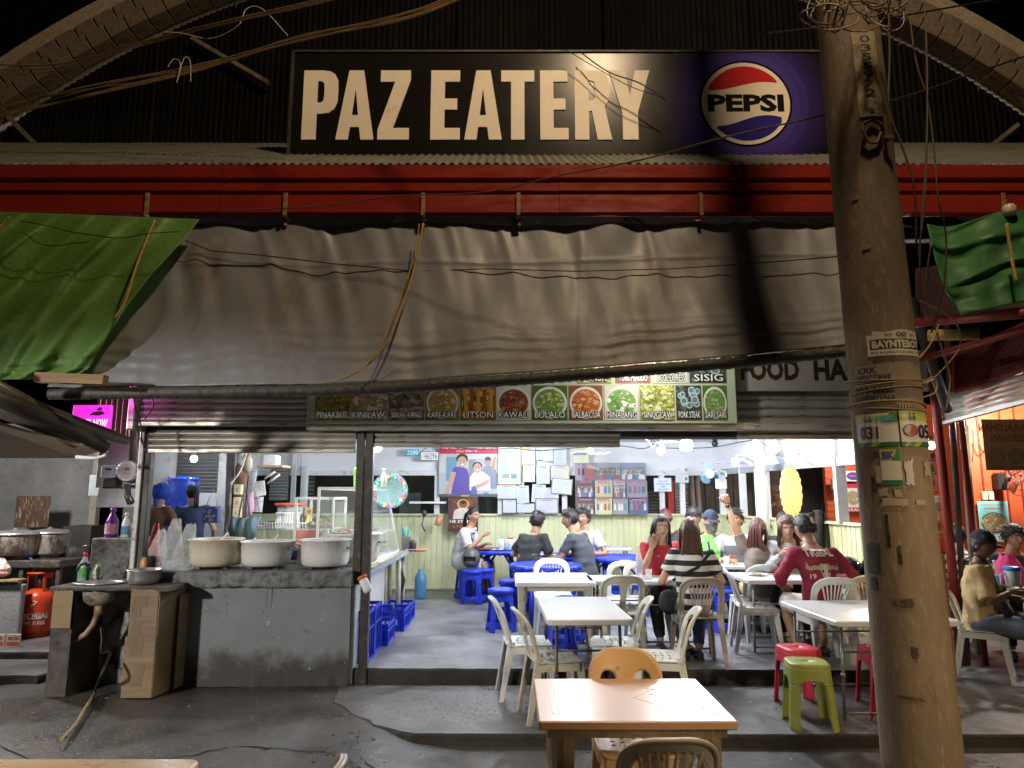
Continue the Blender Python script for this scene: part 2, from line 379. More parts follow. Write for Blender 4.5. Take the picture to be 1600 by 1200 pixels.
# ================================================================== GROUND
def gnd(x, y):
 """street level, climbing gently to the terrace on the left where there is no step"""
 t = max(0, min(1, (-.35-x)/.65)); u = max(0, min(1, (y-4.1)/1.35))
 n = noise.noise(V((x*.9, y*.9, 0)))*.012+noise.noise(V((x*4, y*4, 3)))*.004
 return lerp(ST, -.003, t*u)+n*(1 if y < 12 else 0)-.006
b = B(); b.smooth = True
xs = [-60, -25, -12]+[-8+.16*i for i in range(100)]+[9, 14, 30, 60]; ys = [-40, -15, -4]+[0+.15*i for i in range(54)]+[9, 12, 20, 60]
vs = [(x, y, gnd(x, y)) for y in ys for x in xs]; W = len(xs)
b.add(vs, [(j*W+i, j*W+i+1, (j+1)*W+i+1, (j+1)*W+i) for j in range(len(ys)-1) for i in range(W-1)])
struct(b, 'ground', m_street)
def slab(name, outline, z0, z1, mat, edge_mat=None, jit=0, seg=.12, bev=.018):
 """poured slab with an uneven broken edge; the rim is a strip of its own"""
 rnd = random.Random(3); pts = []
 for i in range(len(outline)):
  a = V((*outline[i], 0)); c = V((*outline[(i+1) % len(outline)], 0)); n = max(1, int((c-a).length/seg)) if (c-a).length < 9 else 6
  for k in range(n): 
   p = a.lerp(c, k/n); j = jit if k else 0
   pts.append(p+V((rnd.uniform(-j, j), rnd.uniform(-j, j), 0)))
 cx = sum(p.x for p in pts)/len(pts); cy = sum(p.y for p in pts)/len(pts)
 ins = [p+(V((cx, cy, 0))-p).normalized()*bev for p in pts]
 b = B(); n = len(pts); b.add([(p.x, p.y, z1) for p in ins], [tuple(range(n))]); o = struct(b, name, mat)
 b = B(); b.add([(p.x, p.y, z1+.0) for p in ins]+[(p.x, p.y, z1-bev*rnd.uniform(.5, 1.6)) for p in pts]+[(p.x+rnd.uniform(-jit, jit)*.6, p.y+rnd.uniform(-jit, jit)*.6, z0) for p in pts],
  [(i, n+i, n+(i+1) % n, (i+1) % n) for i in range(n)]+[(n+i, 2*n+i, 2*n+(i+1) % n, n+(i+1) % n) for i in range(n)])
 if b: tag(b.obj(name+'_edge', edge_mat or mat), kind='structure')
 return o
# slab outlines run counter-clockwise seen from above
slab('terrace', [(-1.05, 5.62), (-.72, 5.42), (9, 5.36), (9, 12), (3.4, 12), (3.4, 6.7), (-1.6, 6.75), (-1.5, 6.2)], -.12, 0, m_terr, m_edge, .022)
slab('eatery_floor', [(-1.62, 6.79), (3.28, 6.72), (3.9, 8.9), (3.6, 10.6), (2.9, 12.7), (-9.5, 12.7), (-9.5, 7.5), (-3.5, 7.45), (-3.45, 7.0), (-1.62, 7.0)], -.05, FL, m_floor, m_edge, .012)
slab('left_step', [(-9.5, 6.86), (-4.35, 6.80), (-4.25, 7.5), (-9.5, 7.55)], -.05, .065, m_terr, m_edge, .02)
# shallow cracks and a gutter joint in the street: recessed dark strips with lifted lips
rnd = random.Random(5)
b = B()
for (x0, y0, x1, y1) in ((-1.95, 5.2, -1.2, 5.12), (-1.2, 5.12, -1.08, 4.4), (-1.08, 4.4, -1.3, 3.8), (-2.3, 5.0, -1.95, 5.2), (1.6, 4.9, 3.4, 4.86), (-1.0, 5.0, -.6, 4.6), (-.6, 4.6, .2, 4.5), (-4.2, 5.6, -3.2, 5.0), (-3.2, 5.0, -2.3, 5.0)):
 p = [V((lerp(x0, x1, k/8)+rnd.uniform(-.02, .02), lerp(y0, y1, k/8)+rnd.uniform(-.02, .02), 0)) for k in range(9)]
 for q in p: q.z = gnd(q.x, q.y)+.004
 b.tube(p, [.002]+[rnd.uniform(.003, .008) for _ in range(7)]+[.002], 5, flat=.35)
struct(b, 'road_cracks', M('crack_dirt', (.012, .011, .01), .95, var=0))
# loose pale grit and litter on the ground
b = B()
for _ in range(900):
 if rnd.random() < .5: x = rnd.gauss(.0, .5); y = rnd.gauss(5.95, .28)
 elif rnd.random() < .4: x = rnd.gauss(-2.9, .5); y = rnd.gauss(5.2, .25)
 else: x = rnd.uniform(-5, 4); y = rnd.uniform(4.1, 6.6)
 z = .001 if (y > 5.66 and x > -1) else (gnd(x, y) if y < 5.35 or x < -1.1 else None)
 if z is None or y > 6.65: continue
 r = rnd.uniform(.002, .0055); b.ball((x, y, z+r*.3), r, r*rnd.uniform(.6, 1), r*.6, 5, 3)
struct(b, 'grit', M('pale_grit', (.5, .48, .45), .8, var=.4, vs=50), 'stuff')
b = B()
for _ in range(46):
 x = rnd.uniform(-5.5, 4.5); y = rnd.uniform(4.2, 6.6)
 if 5.3 < y < 5.7: continue
 z = .002 if (y > 5.66 and x > -1) else gnd(x, y)+.002
 a = rnd.uniform(0, 6); r = rnd.uniform(.008, .026); q = rnd.uniform(.3, .8); b.col = rnd.choice(((.45, .43, .4), (.12, .09, .06), (.03, .03, .03), (.25, .2, .14), (.5, .48, .42)))
 b.add([(x+r*math.cos(a+t)*(1 if k % 2 else q), y+r*math.sin(a+t)*q, z+.003*(k % 3)) for k, t in enumerate((0, 1.1, 2.3, 3.2, 4.4, 5.3))], [(0, 1, 2, 3, 4, 5)])
for _ in range(34):
 x = rnd.gauss(-1.02, .2); y = rnd.uniform(4.75, 5.5); r = rnd.uniform(.004, .016); b.col = (.06, .055, .05); b.ball((x, y, gnd(x, y)+r*.2), r, r*.8, r*.5, 6, 4)
struct(b, 'litter', PRINT, 'stuff')
# ================================================================== ARCHED HALL BEHIND
AY = 8.3
pa, pb, pc = P(0, 192, AY), P(345, 2, AY), P(1600, 165, AY)
def circ(a, b_, c):
 ax, ay, bx, by, cx, cy = a.x, a.z, b_.x, b_.z, c.x, c.z
 d = 2*(ax*(by-cy)+bx*(cy-ay)+cx*(ay-by))
 ux = ((ax*ax+ay*ay)*(by-cy)+(bx*bx+by*by)*(cy-ay)+(cx*cx+cy*cy)*(ay-by))/d
 uz = ((ax*ax+ay*ay)*(cx-bx)+(bx*bx+by*by)*(ax-cx)+(cx*cx+cy*cy)*(bx-ax))/d
 return ux, uz, math.hypot(ax-ux, ay-uz)
cx, cz, cr = circ(pa, pb, pc)
ga = thing('arch', 'curved concrete block arch rising over the dark roof hall', 'arch', (cx, AY, 0))
b = B(); NA = 96; a0, a1 = math.radians(18), math.radians(162)
for tier in range(3):
 r0 = cr+tier*.23; r1 = r0+.215; yo = AY-.10+tier*.07
 me = None
 for k in range(NA):
  t0 = lerp(a0, a1, (k+.02+.3*(tier % 2))/NA); t1 = lerp(a0, a1, (k+.975+.3*(tier % 2))/NA)
  tm = (t0+t1)/2; X = cx+(r0+r1)/2*math.cos(tm); Z = cz+(r0+r1)/2*math.sin(tm)
  if not (-8 < X < 8): continue
  if me is None:
   q = B(); hw = (r0+r1)/2*(t1-t0)/2; q.bbox(-hw, hw, -.11, .16, -(r1-r0)/2, (r1-r0)/2, .012); me = q.obj('block', m_arch, None, mesh=True)
  o = link('block', me, ga); o.location = (X-cx, yo-AY+random.uniform(-.006, .006), Z); o.rotation_euler = (0, PI/2-tm+random.uniform(-.006, .006), 0)
b = B()
for k in range(NA):
 t0 = lerp(a0, a1, k/NA); t1 = lerp(a0, a1, (k+1)/NA)
 c = [(cx+r*math.cos(t), y, cz+r*math.sin(t)) for t in (t0, t1) for r in (cr+.012, cr+.67) for y in (AY-.085, AY+.2)]
 b.add(c, [(0, 4, 6, 2), (0, 1, 5, 4), (2, 6, 7, 3), (1, 3, 7, 5)])
b.obj('mortar', m_mort, ga)
# corrugated gable sheets under the arch
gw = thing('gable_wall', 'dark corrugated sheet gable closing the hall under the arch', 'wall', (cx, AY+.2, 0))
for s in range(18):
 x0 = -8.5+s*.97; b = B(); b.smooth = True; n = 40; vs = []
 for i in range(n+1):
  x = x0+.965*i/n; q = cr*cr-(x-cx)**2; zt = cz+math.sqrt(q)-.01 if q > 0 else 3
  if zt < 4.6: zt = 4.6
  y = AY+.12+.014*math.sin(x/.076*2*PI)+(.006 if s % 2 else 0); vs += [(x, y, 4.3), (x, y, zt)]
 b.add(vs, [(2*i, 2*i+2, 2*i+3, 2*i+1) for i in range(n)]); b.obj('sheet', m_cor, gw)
for px, py, qx, qy in ((10, 180, 70, 240), (1590, 195, 1520, 250), (300, 60, 420, 130)):
 b = B(); b.bar(P(px, py, AY-.02), P(qx, qy, AY-.02), .06, .05); b.obj('brace', m_arch, gw)
# lean-to roof in front of it
rf = thing('corrugated_roof', 'corrugated metal canopy roof sloping up behind the red fascia', 'roof', (0, 5.66, 4.4))
for s in range(16):
 x0 = -7.6+s*.95; b = B(); b.smooth = True; n = 76; rows = 2; vs = []
 for i in range(n+1):
  x = x0+.99*i/n; dz = .013*math.sin(x/.076*2*PI)+(.004 if s % 2 else 0)
  for y in (5.66, 6.9, 8.28): vs.append((x, y, 4.48+(y-5.62)*.6+dz))
 b.add(vs, [(3*i+r, 3*i+3+r, 3*i+4+r, 3*i+1+r) for i in range(n) for r in (0, 1)]); b.obj('sheet', m_roof, rf)
# red gutter fascia with three steps
fa = thing('fascia', 'long red stepped metal fascia along the eatery roof edge', 'fascia', (0, 5.6, 4.0))
FZ = lambda py: P(800, py, 5.6).z
prof = [(5.66, FZ(257)), (5.6, FZ(257)), (5.6, FZ(277)), (5.635, FZ(279)), (5.635, FZ(284)), (5.605, FZ(285)), (5.605, FZ(297)), (5.64, FZ(298)), (5.64, FZ(303)), (5.6, FZ(304)), (5.59, FZ(332)), (5.66, FZ(333)), (5.72, FZ(330))]
edges = [-7.6, P(345, 300, 5.6).x, P(874, 300, 5.6).x, 3.3, 7.6]
for i in range(4):
 b = B(); n = len(prof); x0, x1 = edges[i]+.002, edges[i+1]-.002
 vs = [(x, y+(.004 if i % 2 else 0), z) for x in (x0, (x0+x1)/2, x1) for y, z in prof]
 b.add(vs, [(j*n+k, j*n+k+1, (j+1)*n+k+1, (j+1)*n+k) for j in (0, 1) for k in range(n-1)]); b.obj('panel', m_red, fa)
for px in (230, 446, 661, 810, 1095, 1568):
 p = P(px, 318, 5.585); b = B(); b.bbox(p.x-.018, p.x+.018, 5.572, 5.586, FZ(336), FZ(303), .003); b.bbox(p.x-.016, p.x+.016, 5.572, 5.70, FZ(336)-.01, FZ(336)+.004, .002); b.obj('strap', m_rust, fa)
b = B(); b.bbox(-7.5, 7.5, 5.74, 5.84, 3.86, 3.97, .01)                # timber behind, where the tarpaulins are tied
for k in range(13): b.bar((-7+k*1.17, 5.8, 3.92), (-7+k*1.17, 7.0, 4.6), .05, .09)
b.obj('rafter', m_dark, fa)
# ================================================================== SHOPFRONT (upper wall, shutters, posts)
FY = 6.8
fw = thing('shopfront_wall', 'dark wall strip over the eatery opening behind shutters and menu board', 'wall', (0, 7.0, 2.2))
b = B(); b.box(-3.62, 3.55, 6.98, 7.06, P(800, 686, 7).z, 4.9); b.obj('wall', m_dark, fw)
def slats(parent, x0, x1, z0, z1, Y, n, mat=m_shut, bulge=.022):
 h = (z1-z0)/n; me = None
 for k in range(n):
  if me is None:
   b = B(); b.smooth = True; m = 9; pr = []
   for i in range(m): t = i/(m-1); pr.append((-bulge*math.sin(PI*min(1, t*1.12))**.8 if t < .89 else .006, t*h))
   pr += [(.008, h)]; pr = [(0.012, 0)]+pr; n_ = len(pr)
   b.add([(x, y, z) for x in (0, (x1-x0)*.5, x1-x0) for y, z in pr], [(j*n_+i, (j+1)*n_+i, (j+1)*n_+i+1, j*n_+i+1) for j in (0, 1) for i in range(n_-1)])
   me = b.obj('slat', mat, None, mesh=True)
  o = link('slat', me, parent); o.location = V((x0, Y+random.uniform(-.002, .002), z0+k*h))-rootloc(parent); o.rotation_euler = (0, random.uniform(-.0008, .0008), 0)
def shutter(label, px0, py0, px1, py1, Y, n, rails=True, group=None):
 x0, x1, z0, z1 = R(px0, py0, px1, py1, Y); r = thing('rolling_shutter', label, 'shutter', ((x0+x1)/2, Y, z0))
 slats(r, x0, x1, z0+.03, z1, Y, n); b = B(); b.bbox(x0, x1, Y-.03, Y+.015, z0-.012, z0+.03, .006); b.obj('bottom_rail', m_shut, r)
 return r, x0, x1, z0, z1
sh1, x0, x1, z0, z1 = shutter('wide rolled up shutter left of the menu board, under the grey tarpaulin', 218, 612, 566, 664, 6.62, 5)
b = B(); b.bbox(x0-.07, x0, 6.54, 6.9, z0-.05, z1+.1, .01); b.obj('end_plate', m_shut, sh1)
sh2, *_ = shutter('half lowered shutter over the pots and food counter', 234, 672, 556, 706, 6.78, 3)
sh3, *_ = shutter('short shutter strip over the white bulbs, left of the dining hall centre', 577, 674, 968, 697, 6.8, 2)
sh4, *_ = shutter('shutter strip under the FOOD HALL board beside the concrete pole', 1150, 612, 1345, 684, 6.74, 5)
b = B(); x0, x1, z0, z1 = R(970, 664, 1345, 684, 6.86); solo(b.bbox(x0, x1, 6.84, 6.93, z0, z1+.1, .008), 'lintel_beam', m_dark, 'dark lintel beam over the right half of the dining hall opening', 'beam')
b = B(); x0, x1, z0, z1 = R(480, 661, 1330, 672, 6.6); solo(b.bbox(x0, x1, 6.56, 6.72, z0, z1, .006), 'ledge_beam', m_shut, 'long thin metal ledge running under the menu board', 'beam')
def post(px_t, py_t, px_b, py_b, Y, wdt, mat, label, z0, dep=.06, cat='post', name='post'):
 a = P(px_t, py_t, Y); c = P(px_b, py_b, Y); c.z = z0; r = solo_bar(a, c, wdt, dep, mat, name, label, cat); return r
def solo_bar(a, c, wdt, dep, mat, name, label, cat, group=None):
 b = B(); d = a-c; L = d.length; b.bbox(-wdt/2, wdt/2, -dep/2, dep/2, 0, L, .005); o = b.obj(name, mat); o.location = c
 o.rotation_euler = V((0, 0, 1)).rotation_difference(d.normalized()).to_euler(); return tag(o, label, cat, group)
dp = thing('door_post', 'double dark steel post between the food counter and dining entrance', 'post', (P(563, 1065, FY).x, FY, 0))
for dx in (-.042, .042):
 xx = P(565, 900, FY).x+dx; b = B(); b.bbox(xx-.038, xx+.038, FY-.04, FY+.04, .88 if dx < 0 else .0, 2.4, .006); b.obj('tube', m_post, dp)
lp = thing('shutter_guide', 'scuffed pale metal shutter guide at the left end of the counter', 'post', (P(215, 890, FY).x, FY, .9))
xx = P(222, 800, FY).x; b = B(); b.bbox(xx-.055, xx-.01, FY-.05, FY+.05, .86, 2.6, .006); b.obj('guide', M('magentaless_pale_steel', (.42, .42, .40), .5, .3, dirt=(.1, .09, .08), da=.4, ds=12), lp)
b = B(); b.bbox(xx+.0, xx+.055, FY-.03, FY+.06, .86, 2.6, .006); b.obj('inner_post', m_dark, lp)
# menu board --------------------------------------------------------
mY = 6.5
x0, x1, z0, z1 = R(481, 540, 1150, 662, mY)
mb = thing('menu_board', 'long pale green menu board with two rows of labelled dish photos', 'menu board', ((x0+x1)/2, mY, z0))
m_mgreen = M('pale_green_board', (.46, .55, .38), .4, var=.08, dirt=(.25, .3, .2), da=.1)
b = B(); b.bbox(x0, x1, mY, mY+.05, z0, z1, .008); b.obj('panel', m_mgreen, mb)
pal = {
 'PINAKBIT': ((.25,.30,.05), (.45,.40,.08), (.5,.22,.03), (.12,.2,.03)), 'KINILAW': ((.6,.45,.3), (.75,.7,.55), (.5,.25,.1), (.35,.4,.15)),
 'SINIHUANG ALIMANGO': ((.25,.2,.15), (.4,.3,.2), (.15,.16,.1), (.5,.42,.3)), 'KARE-KARE': ((.55,.3,.08), (.25,.35,.1), (.7,.6,.4), (.4,.2,.06)),
 'LITSON': ((.5,.2,.03), (.65,.32,.05), (.3,.1,.02), (.75,.5,.15)), 'KAWALI': ((.25,.06,.03), (.4,.12,.04), (.12,.03,.02), (.5,.25,.12)),
 'BULALO': ((.12,.25,.05), (.5,.5,.3), (.2,.3,.1), (.75,.6,.1)), 'BALBACUA': ((.5,.12,.03), (.6,.25,.07), (.35,.08,.02), (.7,.45,.2)),
 'HINALANG': ((.2,.4,.08), (.75,.75,.6), (.1,.25,.05), (.85,.85,.75)), 'SINUGLAW': ((.45,.5,.08), (.65,.65,.25), (.3,.38,.06), (.8,.75,.5)),
 'PORK STEAK': ((.06,.09,.08), (.15,.2,.18), (.04,.05,.05), (.1,.12,.1)), 'SARI SARI': ((.15,.3,.06), (.35,.45,.15), (.5,.45,.25), (.08,.18,.05))}
row = [('PINAKBIT', 492, 546), ('KINILAW', 547, 607), ('SINIHUANG ALIMANGO', 608, 664), ('KARE-KARE', 665, 718), ('LITSON', 720, 775), ('KAWALI', 775, 830),
       ('BULALO', 831, 887), ('BALBACUA', 889, 942), ('HINALANG', 944, 998), ('SINUGLAW', 1000, 1054), ('PORK STEAK', 1056, 1096), ('SARI SARI', 1098, 1136)]
rnd = random.Random(11)
def dish(px0, px1, py0, py1, key, text, tx=None, plate=True):
 a0, a1, b0, b1 = R(px0, py0, px1, py1, mY-.002)
 bb = B(); bb.bbox(a0, a1, mY-.006, mY+.0, b0, b1, .002); o = bb.obj('photo_tile', M('photo_tile_edge', (.45, .3, .2), .4, var=.1), mb)
 f = front(a0, a1, b0, b1, mY-.006, step=.0002); p = pal[key]
 f.rect(.01, .01, .99, .99, tuple(v*.5 for v in p[0]) if key not in ('KAWALI', 'HINALANG') else (.6, .62, .5))
 if key in ('KAWALI', 'BULALO', 'BALBACUA', 'HINALANG', 'KARE-KARE', 'SARI SARI'):
  f.ell(.5, .5, .48, .46, (.72, .72, .62), 28); f.ell(.5, .5, .43, .40, (.5, .52, .45), 28); f.ell(.5, .5, .41, .38, p[0], 28)
  f.blobs(170, .04, .08, .96, .92, p, .02, .075, rnd, (.5, .5, .38, .34))
 elif key == 'LITSON':
  f.blobs(60, .02, .02, .98, .98, p, .05, .16, rnd)
  for k in range(5): f.poly([(.1+.17*k, .1), (.22+.17*k, .12), (.16+.19*k, .9), (.08+.18*k, .85)], p[k % 2+1])
 elif key == 'PORK STEAK':
  f.blobs(90, .02, .02, .98, .98, p, .04, .12, rnd)
  for k in range(13):
   xx, yy = rnd.uniform(.15, .85), rnd.uniform(.3, .9); r = rnd.uniform(.08, .15); f.ell(xx, yy, r, r*.8, (.45, .65, .7), 12); f.ell(xx, yy, r*.72, r*.55, p[1], 12)
 else: f.blobs(230, .01, .01, .99, .99, p, .03, .09, rnd)
 if text:
  q = tx or (.08, .07, .92, .25)
  for d in ((-.012, -.01), (.012, -.01), (-.012, .012), (.012, .012)): f.text(text, q[0]+d[0], q[1]+d[1], q[2]+d[0], q[3]+d[1], (.01, .01, .01), .05)
  f.text(text, *q, (.85, .85, .8), .01)
 f.b.obj('photo_print', GLOSSP, o)
for i, (t, a, c) in enumerate(row): dish(a, c, 602, 657, t, t)
for (t, a, c, k) in (('ALIMASAG', 780, 838, 'BALBACUA'), ('PANSIT', 902, 955, 'SINUGLAW'), ('PORK MINUDO', 961, 1016, 'BALBACUA'), ('BICOL EXPRESS', 1019, 1074, 'HINALANG'), ('SISIG', 1076, 1134, 'PORK STEAK')):
 if t == 'ALIMASAG': continue
 dish(a, c, 545, 599, k, t, (.12, .06, .9, .26))
# FOOD HALL board
x0, x1, z0, z1 = R(1146, 548, 1372, 612, 6.66)
def fd(f):
 f.text('FOOD', .035, .26, .455, .80, (.035, .022, .015), .045); f.text('HALL', .545, .26, 1.01-.01, .80, (.035, .022, .015), .045)
board('food_hall_sign', x0, x1+.45, z0, z1, 6.62, 'grey signboard reading FOOD HALL partly hidden by the concrete pole', 'sign', lambda f: (f.text('FOOD', .03, .25, .335, .78, (.035, .022, .015), .045), f.text('HALL', .41, .25, .70, .78, (.035, .022, .015), .045)), t=.03, mat=PRINT, col=(.38, .35, .30))
# ================================================================== BIG SIGN
sy = 6.55
x0, x1, z0, z1 = R(457, 82, 1330, 243, sy)
sg = thing('eatery_sign', 'large black rooftop sign reading PAZ EATERY with a round cola emblem', 'sign', ((x0+x1)/2, sy, z0))
b = B(); b.bbox(x0, x1, sy, sy+.12, z0, z1, .012); b.obj('sign_box', M('black_sign_sheet', (.010, .009, .008), .24, var=.1, vs=1, rv=.15), sg)
MATS['black_sign_sheet'].node_tree.nodes['Principled BSDF'].inputs['Specular IOR Level'].default_value = .22
b = B()
for q in ((x0-.02, x1+.02, z0-.03, z0), (x0-.02, x1+.02, z1, z1+.02), (x0-.03, x0, z0, z1)): b.box(q[0], q[1], sy-.015, sy+.13, q[2], q[3])
b.obj('sign_frame', m_dark, sg)
b = B()
for k in range(7):
 xx = lerp(x0+.2, x1-.2, k/6); b.bar((xx, sy+.15, z0-.1), (xx, sy+.15, z1), .05, .05); b.bar((xx, sy+.15, z1-.15), (xx, sy+1.2, z0+.35), .04, .04)
b.obj('sign_support', m_dark, sg)
LET = {  # condensed heavy capitals on a 0..w x 0..10 grid
 'P': (4.6, [[(0,0),(1.9,0),(1.9,3.7),(2.5,3.7),(3.5,3.85),(4.2,4.4),(4.6,5.4),(4.65,7),(4.6,8.5),(4.2,9.4),(3.5,9.87),(2.5,10),(0,10)], [(1.9,5.3),(1.9,8.45),(2.35,8.45),(2.7,8.2),(2.8,7.5),(2.8,6.2),(2.7,5.55),(2.35,5.3)]]),
 'R': (4.9, [[(0,0),(1.9,0),(1.9,4.1),(2.3,4.1),(3.0,0),(4.95,0),(4.0,4.7),(4.45,5.4),(4.65,6.4),(4.65,7.6),(4.5,8.8),(4.1,9.5),(3.4,9.9),(2.5,10),(0,10)], [(1.9,5.6),(1.9,8.5),(2.35,8.5),(2.7,8.25),(2.8,7.6),(2.8,6.5),(2.7,5.85),(2.35,5.6)]]),
 'A': (5.3, [[(0,0),(1.75,0),(2.0,1.8),(3.3,1.8),(3.55,0),(5.4,0),(3.75,10),(1.65,10)], [(2.2,3.5),(2.65,7.4),(3.1,3.5)]]),
 'Z': (4.5, [[(0,0),(4.4,0),(4.4,1.65),(2.15,1.65),(4.5,8.6),(4.5,10),(.25,10),(.25,8.35),(2.3,8.35),(0,1.4)]]),
 'E': (4.0, [[(0,0),(4,0),(4,1.65),(1.9,1.65),(1.9,4.3),(3.6,4.3),(3.6,5.9),(1.9,5.9),(1.9,8.35),(3.95,8.35),(3.95,10),(0,10)]]),
 'T': (4.7, [[(1.4,0),(3.3,0),(3.3,8.35),(4.7,8.35),(4.7,10),(0,10),(0,8.35),(1.4,8.35)]]),
 'Y': (5.0, [[(1.55,0),(3.5,0),(3.5,3.9),(5.1,10),(3.25,10),(2.55,6.3),(1.9,10),(-.05,10),(1.55,3.9)]])}
def polymesh(loops, ext=0):
 c = bpy.data.curves.new('t', 'CURVE'); c.dimensions = '2D'; c.fill_mode = 'BOTH'; c.extrude = ext
 for lp_ in loops:
  s = c.splines.new('POLY'); s.points.add(len(lp_)-1); s.use_cyclic_u = True
  for i, p in enumerate(lp_): s.points[i].co = (p[0], p[1], 0, 1)
 o = bpy.data.objects.new('t', c); me = bpy.data.meshes.new_from_object(o); r = ([v.co.copy() for v in me.vertices], [tuple(p.vertices) for p in me.polygons])
 bpy.data.objects.remove(o); bpy.data.curves.remove(c); return r
m_letter = M('cream_sign_vinyl', (.84, .76, .64), .5, var=.06, vs=2, dirt=(.6, .5, .38), da=.1, ds=3, rv=.3)
for ch, pa_, pb_ in (('P', 473, 527), ('A', 526, 584), ('Z', 591, 641), ('E', 673, 719), ('A', 726, 783), ('T', 783, 835), ('E', 844, 888), ('R', 898, 955), ('Y', 953, 1015)):
 a0, a1, c0, c1 = R(pa_, 110, pb_, 218, sy-.01); wd, lo = LET[ch]; vs, fs = polymesh(lo, .05)
 b = B(); b.add([(a0+v.x/wd*(a1-a0), sy-.006-v.z*.10, c0+v.y/10*(c1-c0)) for v in vs], fs); b.obj('letter', m_letter, sg)
m_sp = M('sign_print', (1, 1, 1), .26, attr=True, var=.04, vs=3, rv=.15); m_sp.node_tree.nodes['Principled BSDF'].inputs['Specular IOR Level'].default_value = .22
# round cola emblem: purple rings, globe, word
f = Flat((x0, sy, z0), (1, 0, 0), (0, 0, 1), x1-x0, z1-z0, step=.0006)
ex = P(1165, 162, sy).x; ez = P(1165, 162, sy).z; ar = (x1-x0)/(z1-z0); er = (P(1234, 162, sy).x-ex)
fx = (ex-x0)/(x1-x0); fz = (ez-z0)/(z1-z0); rw = er/(x1-x0); rh = er/(z1-z0)
def clipell(k, col):
 pts = []
 for i in range(64):
  t = 2*PI*i/64; pts.append((max(.0, min(.998, fx+rw*k*math.cos(t))), max(.005, min(.995, fz+rh*k*math.sin(t)))))
 f.poly(pts, col)
for k in range(9): clipell(2.05-.075*k, tuple(lerp(a, c, (k/8)**1.2) for a, c in zip((.012, .010, .016), (.035, .022, .14))))
for k, c in ((1.42, (.045, .03, .19)), (1.22, (.06, .04, .24))): clipell(k, c)
clipell(1.05, (.005, .005, .01)); clipell(1.0, (.80, .72, .6)); 
def wavepoly(top):
 n = 30; rr = .91; out = []
 wv = lambda x: (.42+.10*math.sin((x+.15)*2.6)) if top else (-.42+.13*math.sin((x+.1)*2.8))
 xs_ = [-rr+2*rr*i/n for i in range(n+1)]; arc = []; line = []
 for x in xs_:
  q = math.sqrt(max(0, rr*rr-x*x)); y = q if top else -q; l = wv(x)
  if (top and y > l) or (not top and y < l): arc.append((x, y)); line.append((x, l))
 return arc+line[::-1]
for top, col in ((True, (.52, .02, .03)), (False, (.035, .022, .22))):
 pts = [(fx+rw*p[0], fz+rh*p[1]) for p in wavepoly(top)]
 if top: pts = pts[::-1]
 f.poly(pts, col)
f.text('PEPSI', fx-rw*.86, fz-rh*.21, fx+rw*.86, fz+rh*.22, (.008, .008, .012), .045)
f.b.obj('emblem', m_sp, sg); f.b = B()
for k, t in enumerate(('BASTA', 'MAS MA', 'MAIBA')): f.text(t, (P(1280, 0, sy).x-x0)/(x1-x0), .165-.06*k, (P(1306, 0, sy).x-x0)/(x1-x0)+.002, .205-.06*k, (.75, .72, .65), .02)
f.b.obj('slogan', m_sp, sg)
# ================================================================== INTERIOR SHELL
BY = 12.36; CZ = 2.62
b = B(); cp = [(-3.66, 7.06), (3.5, 7.06), (4.6, 8.1), (3.4, 12.5), (-6.35, 12.5)]; n = len(cp)
b.add([(x, y, z) for z in (CZ, CZ+.06) for x, y in cp], [tuple(range(n))[::-1], tuple(range(n, 2*n))]+[(i, (i+1) % n, n+(i+1) % n, n+i) for i in range(n)]); struct(b, 'ceiling', m_white)
def ribwall(parent, a, c, z0, z1, per=.098, w=.9):
 a = V((*a, 0)); c = V((*c, 0)); d = (c-a); L = d.length; d.normalize(); n = V((d.y, -d.x, 0)); k = max(1, round(L/w))
 for s in range(k):
  l0, l1 = L*s/k, L*(s+1)/k; b = B(); ds = [l0]; l = l0
  pts = []
  m = max(1, round((l1-l0)/per)); st = (l1-l0)/m
  for i in range(m): q = l0+i*st; pts += [(q, 0), (q+st*.80, 0), (q+st*.85, .012), (q+st*.95, .012)]
  pts.append((l1, 0)); o = .004 if s % 2 else 0
  vs = []
  for q, dd in pts:
   p = a+d*q-n*(dd)+n*o; vs += [(p.x, p.y, z0), (p.x, p.y, z1)]
  b.add(vs, [(2*i, 2*i+2, 2*i+3, 2*i+1) for i in range(len(pts)-1)]); b.obj('panel', m_lime, parent)
 b = B(); b.bar((a.x+n.x*.02, a.y+n.y*.02, z1), (c.x+n.x*.02, c.y+n.y*.02, z1), .07, .03); b.bar((a.x+n.x*.01, a.y+n.y*.01, z0+.02), (c.x+n.x*.01, c.y+n.y*.01, z0+.02), .03, .04); b.obj('rail', m_lime, parent)
 return n
WZ = P(690, 804, BY).z
c1 = V((P(1120, 804, BY).x, BY, 0)); c2x = P(1352, 818, 9.6); 
dR = WZ; e2 = G(1352, 820, WZ)          # where the diagonal wall passes behind the pole
hw = thing('half_wall', 'pale lime ribbed metal half wall along the back of the dining hall', 'wall', (0, BY, FL)); ribwall(hw, (-4.6, BY), (c1.x, BY), FL, WZ)
hw2 = thing('half_wall', 'pale lime ribbed half wall slanting forward behind the seated people on the right', 'wall', ((c1.x+e2.x)/2, (c1.y+e2.y)/2, FL))
nrm = ribwall(hw2, (c1.x, c1.y), (e2.x, e2.y), FL, WZ)
dirR = (V((e2.x, e2.y, 0))-c1).normalized()
b = B(); ztop = P(850, 735, BY).z
b.box(-6.2, c1.x, BY-.03, BY+.12, ztop, CZ); bw = thing('upper_wall', 'white boarded band between the window openings and the ceiling', 'wall', (0, BY, ztop)); b.obj('wall', m_white, bw)
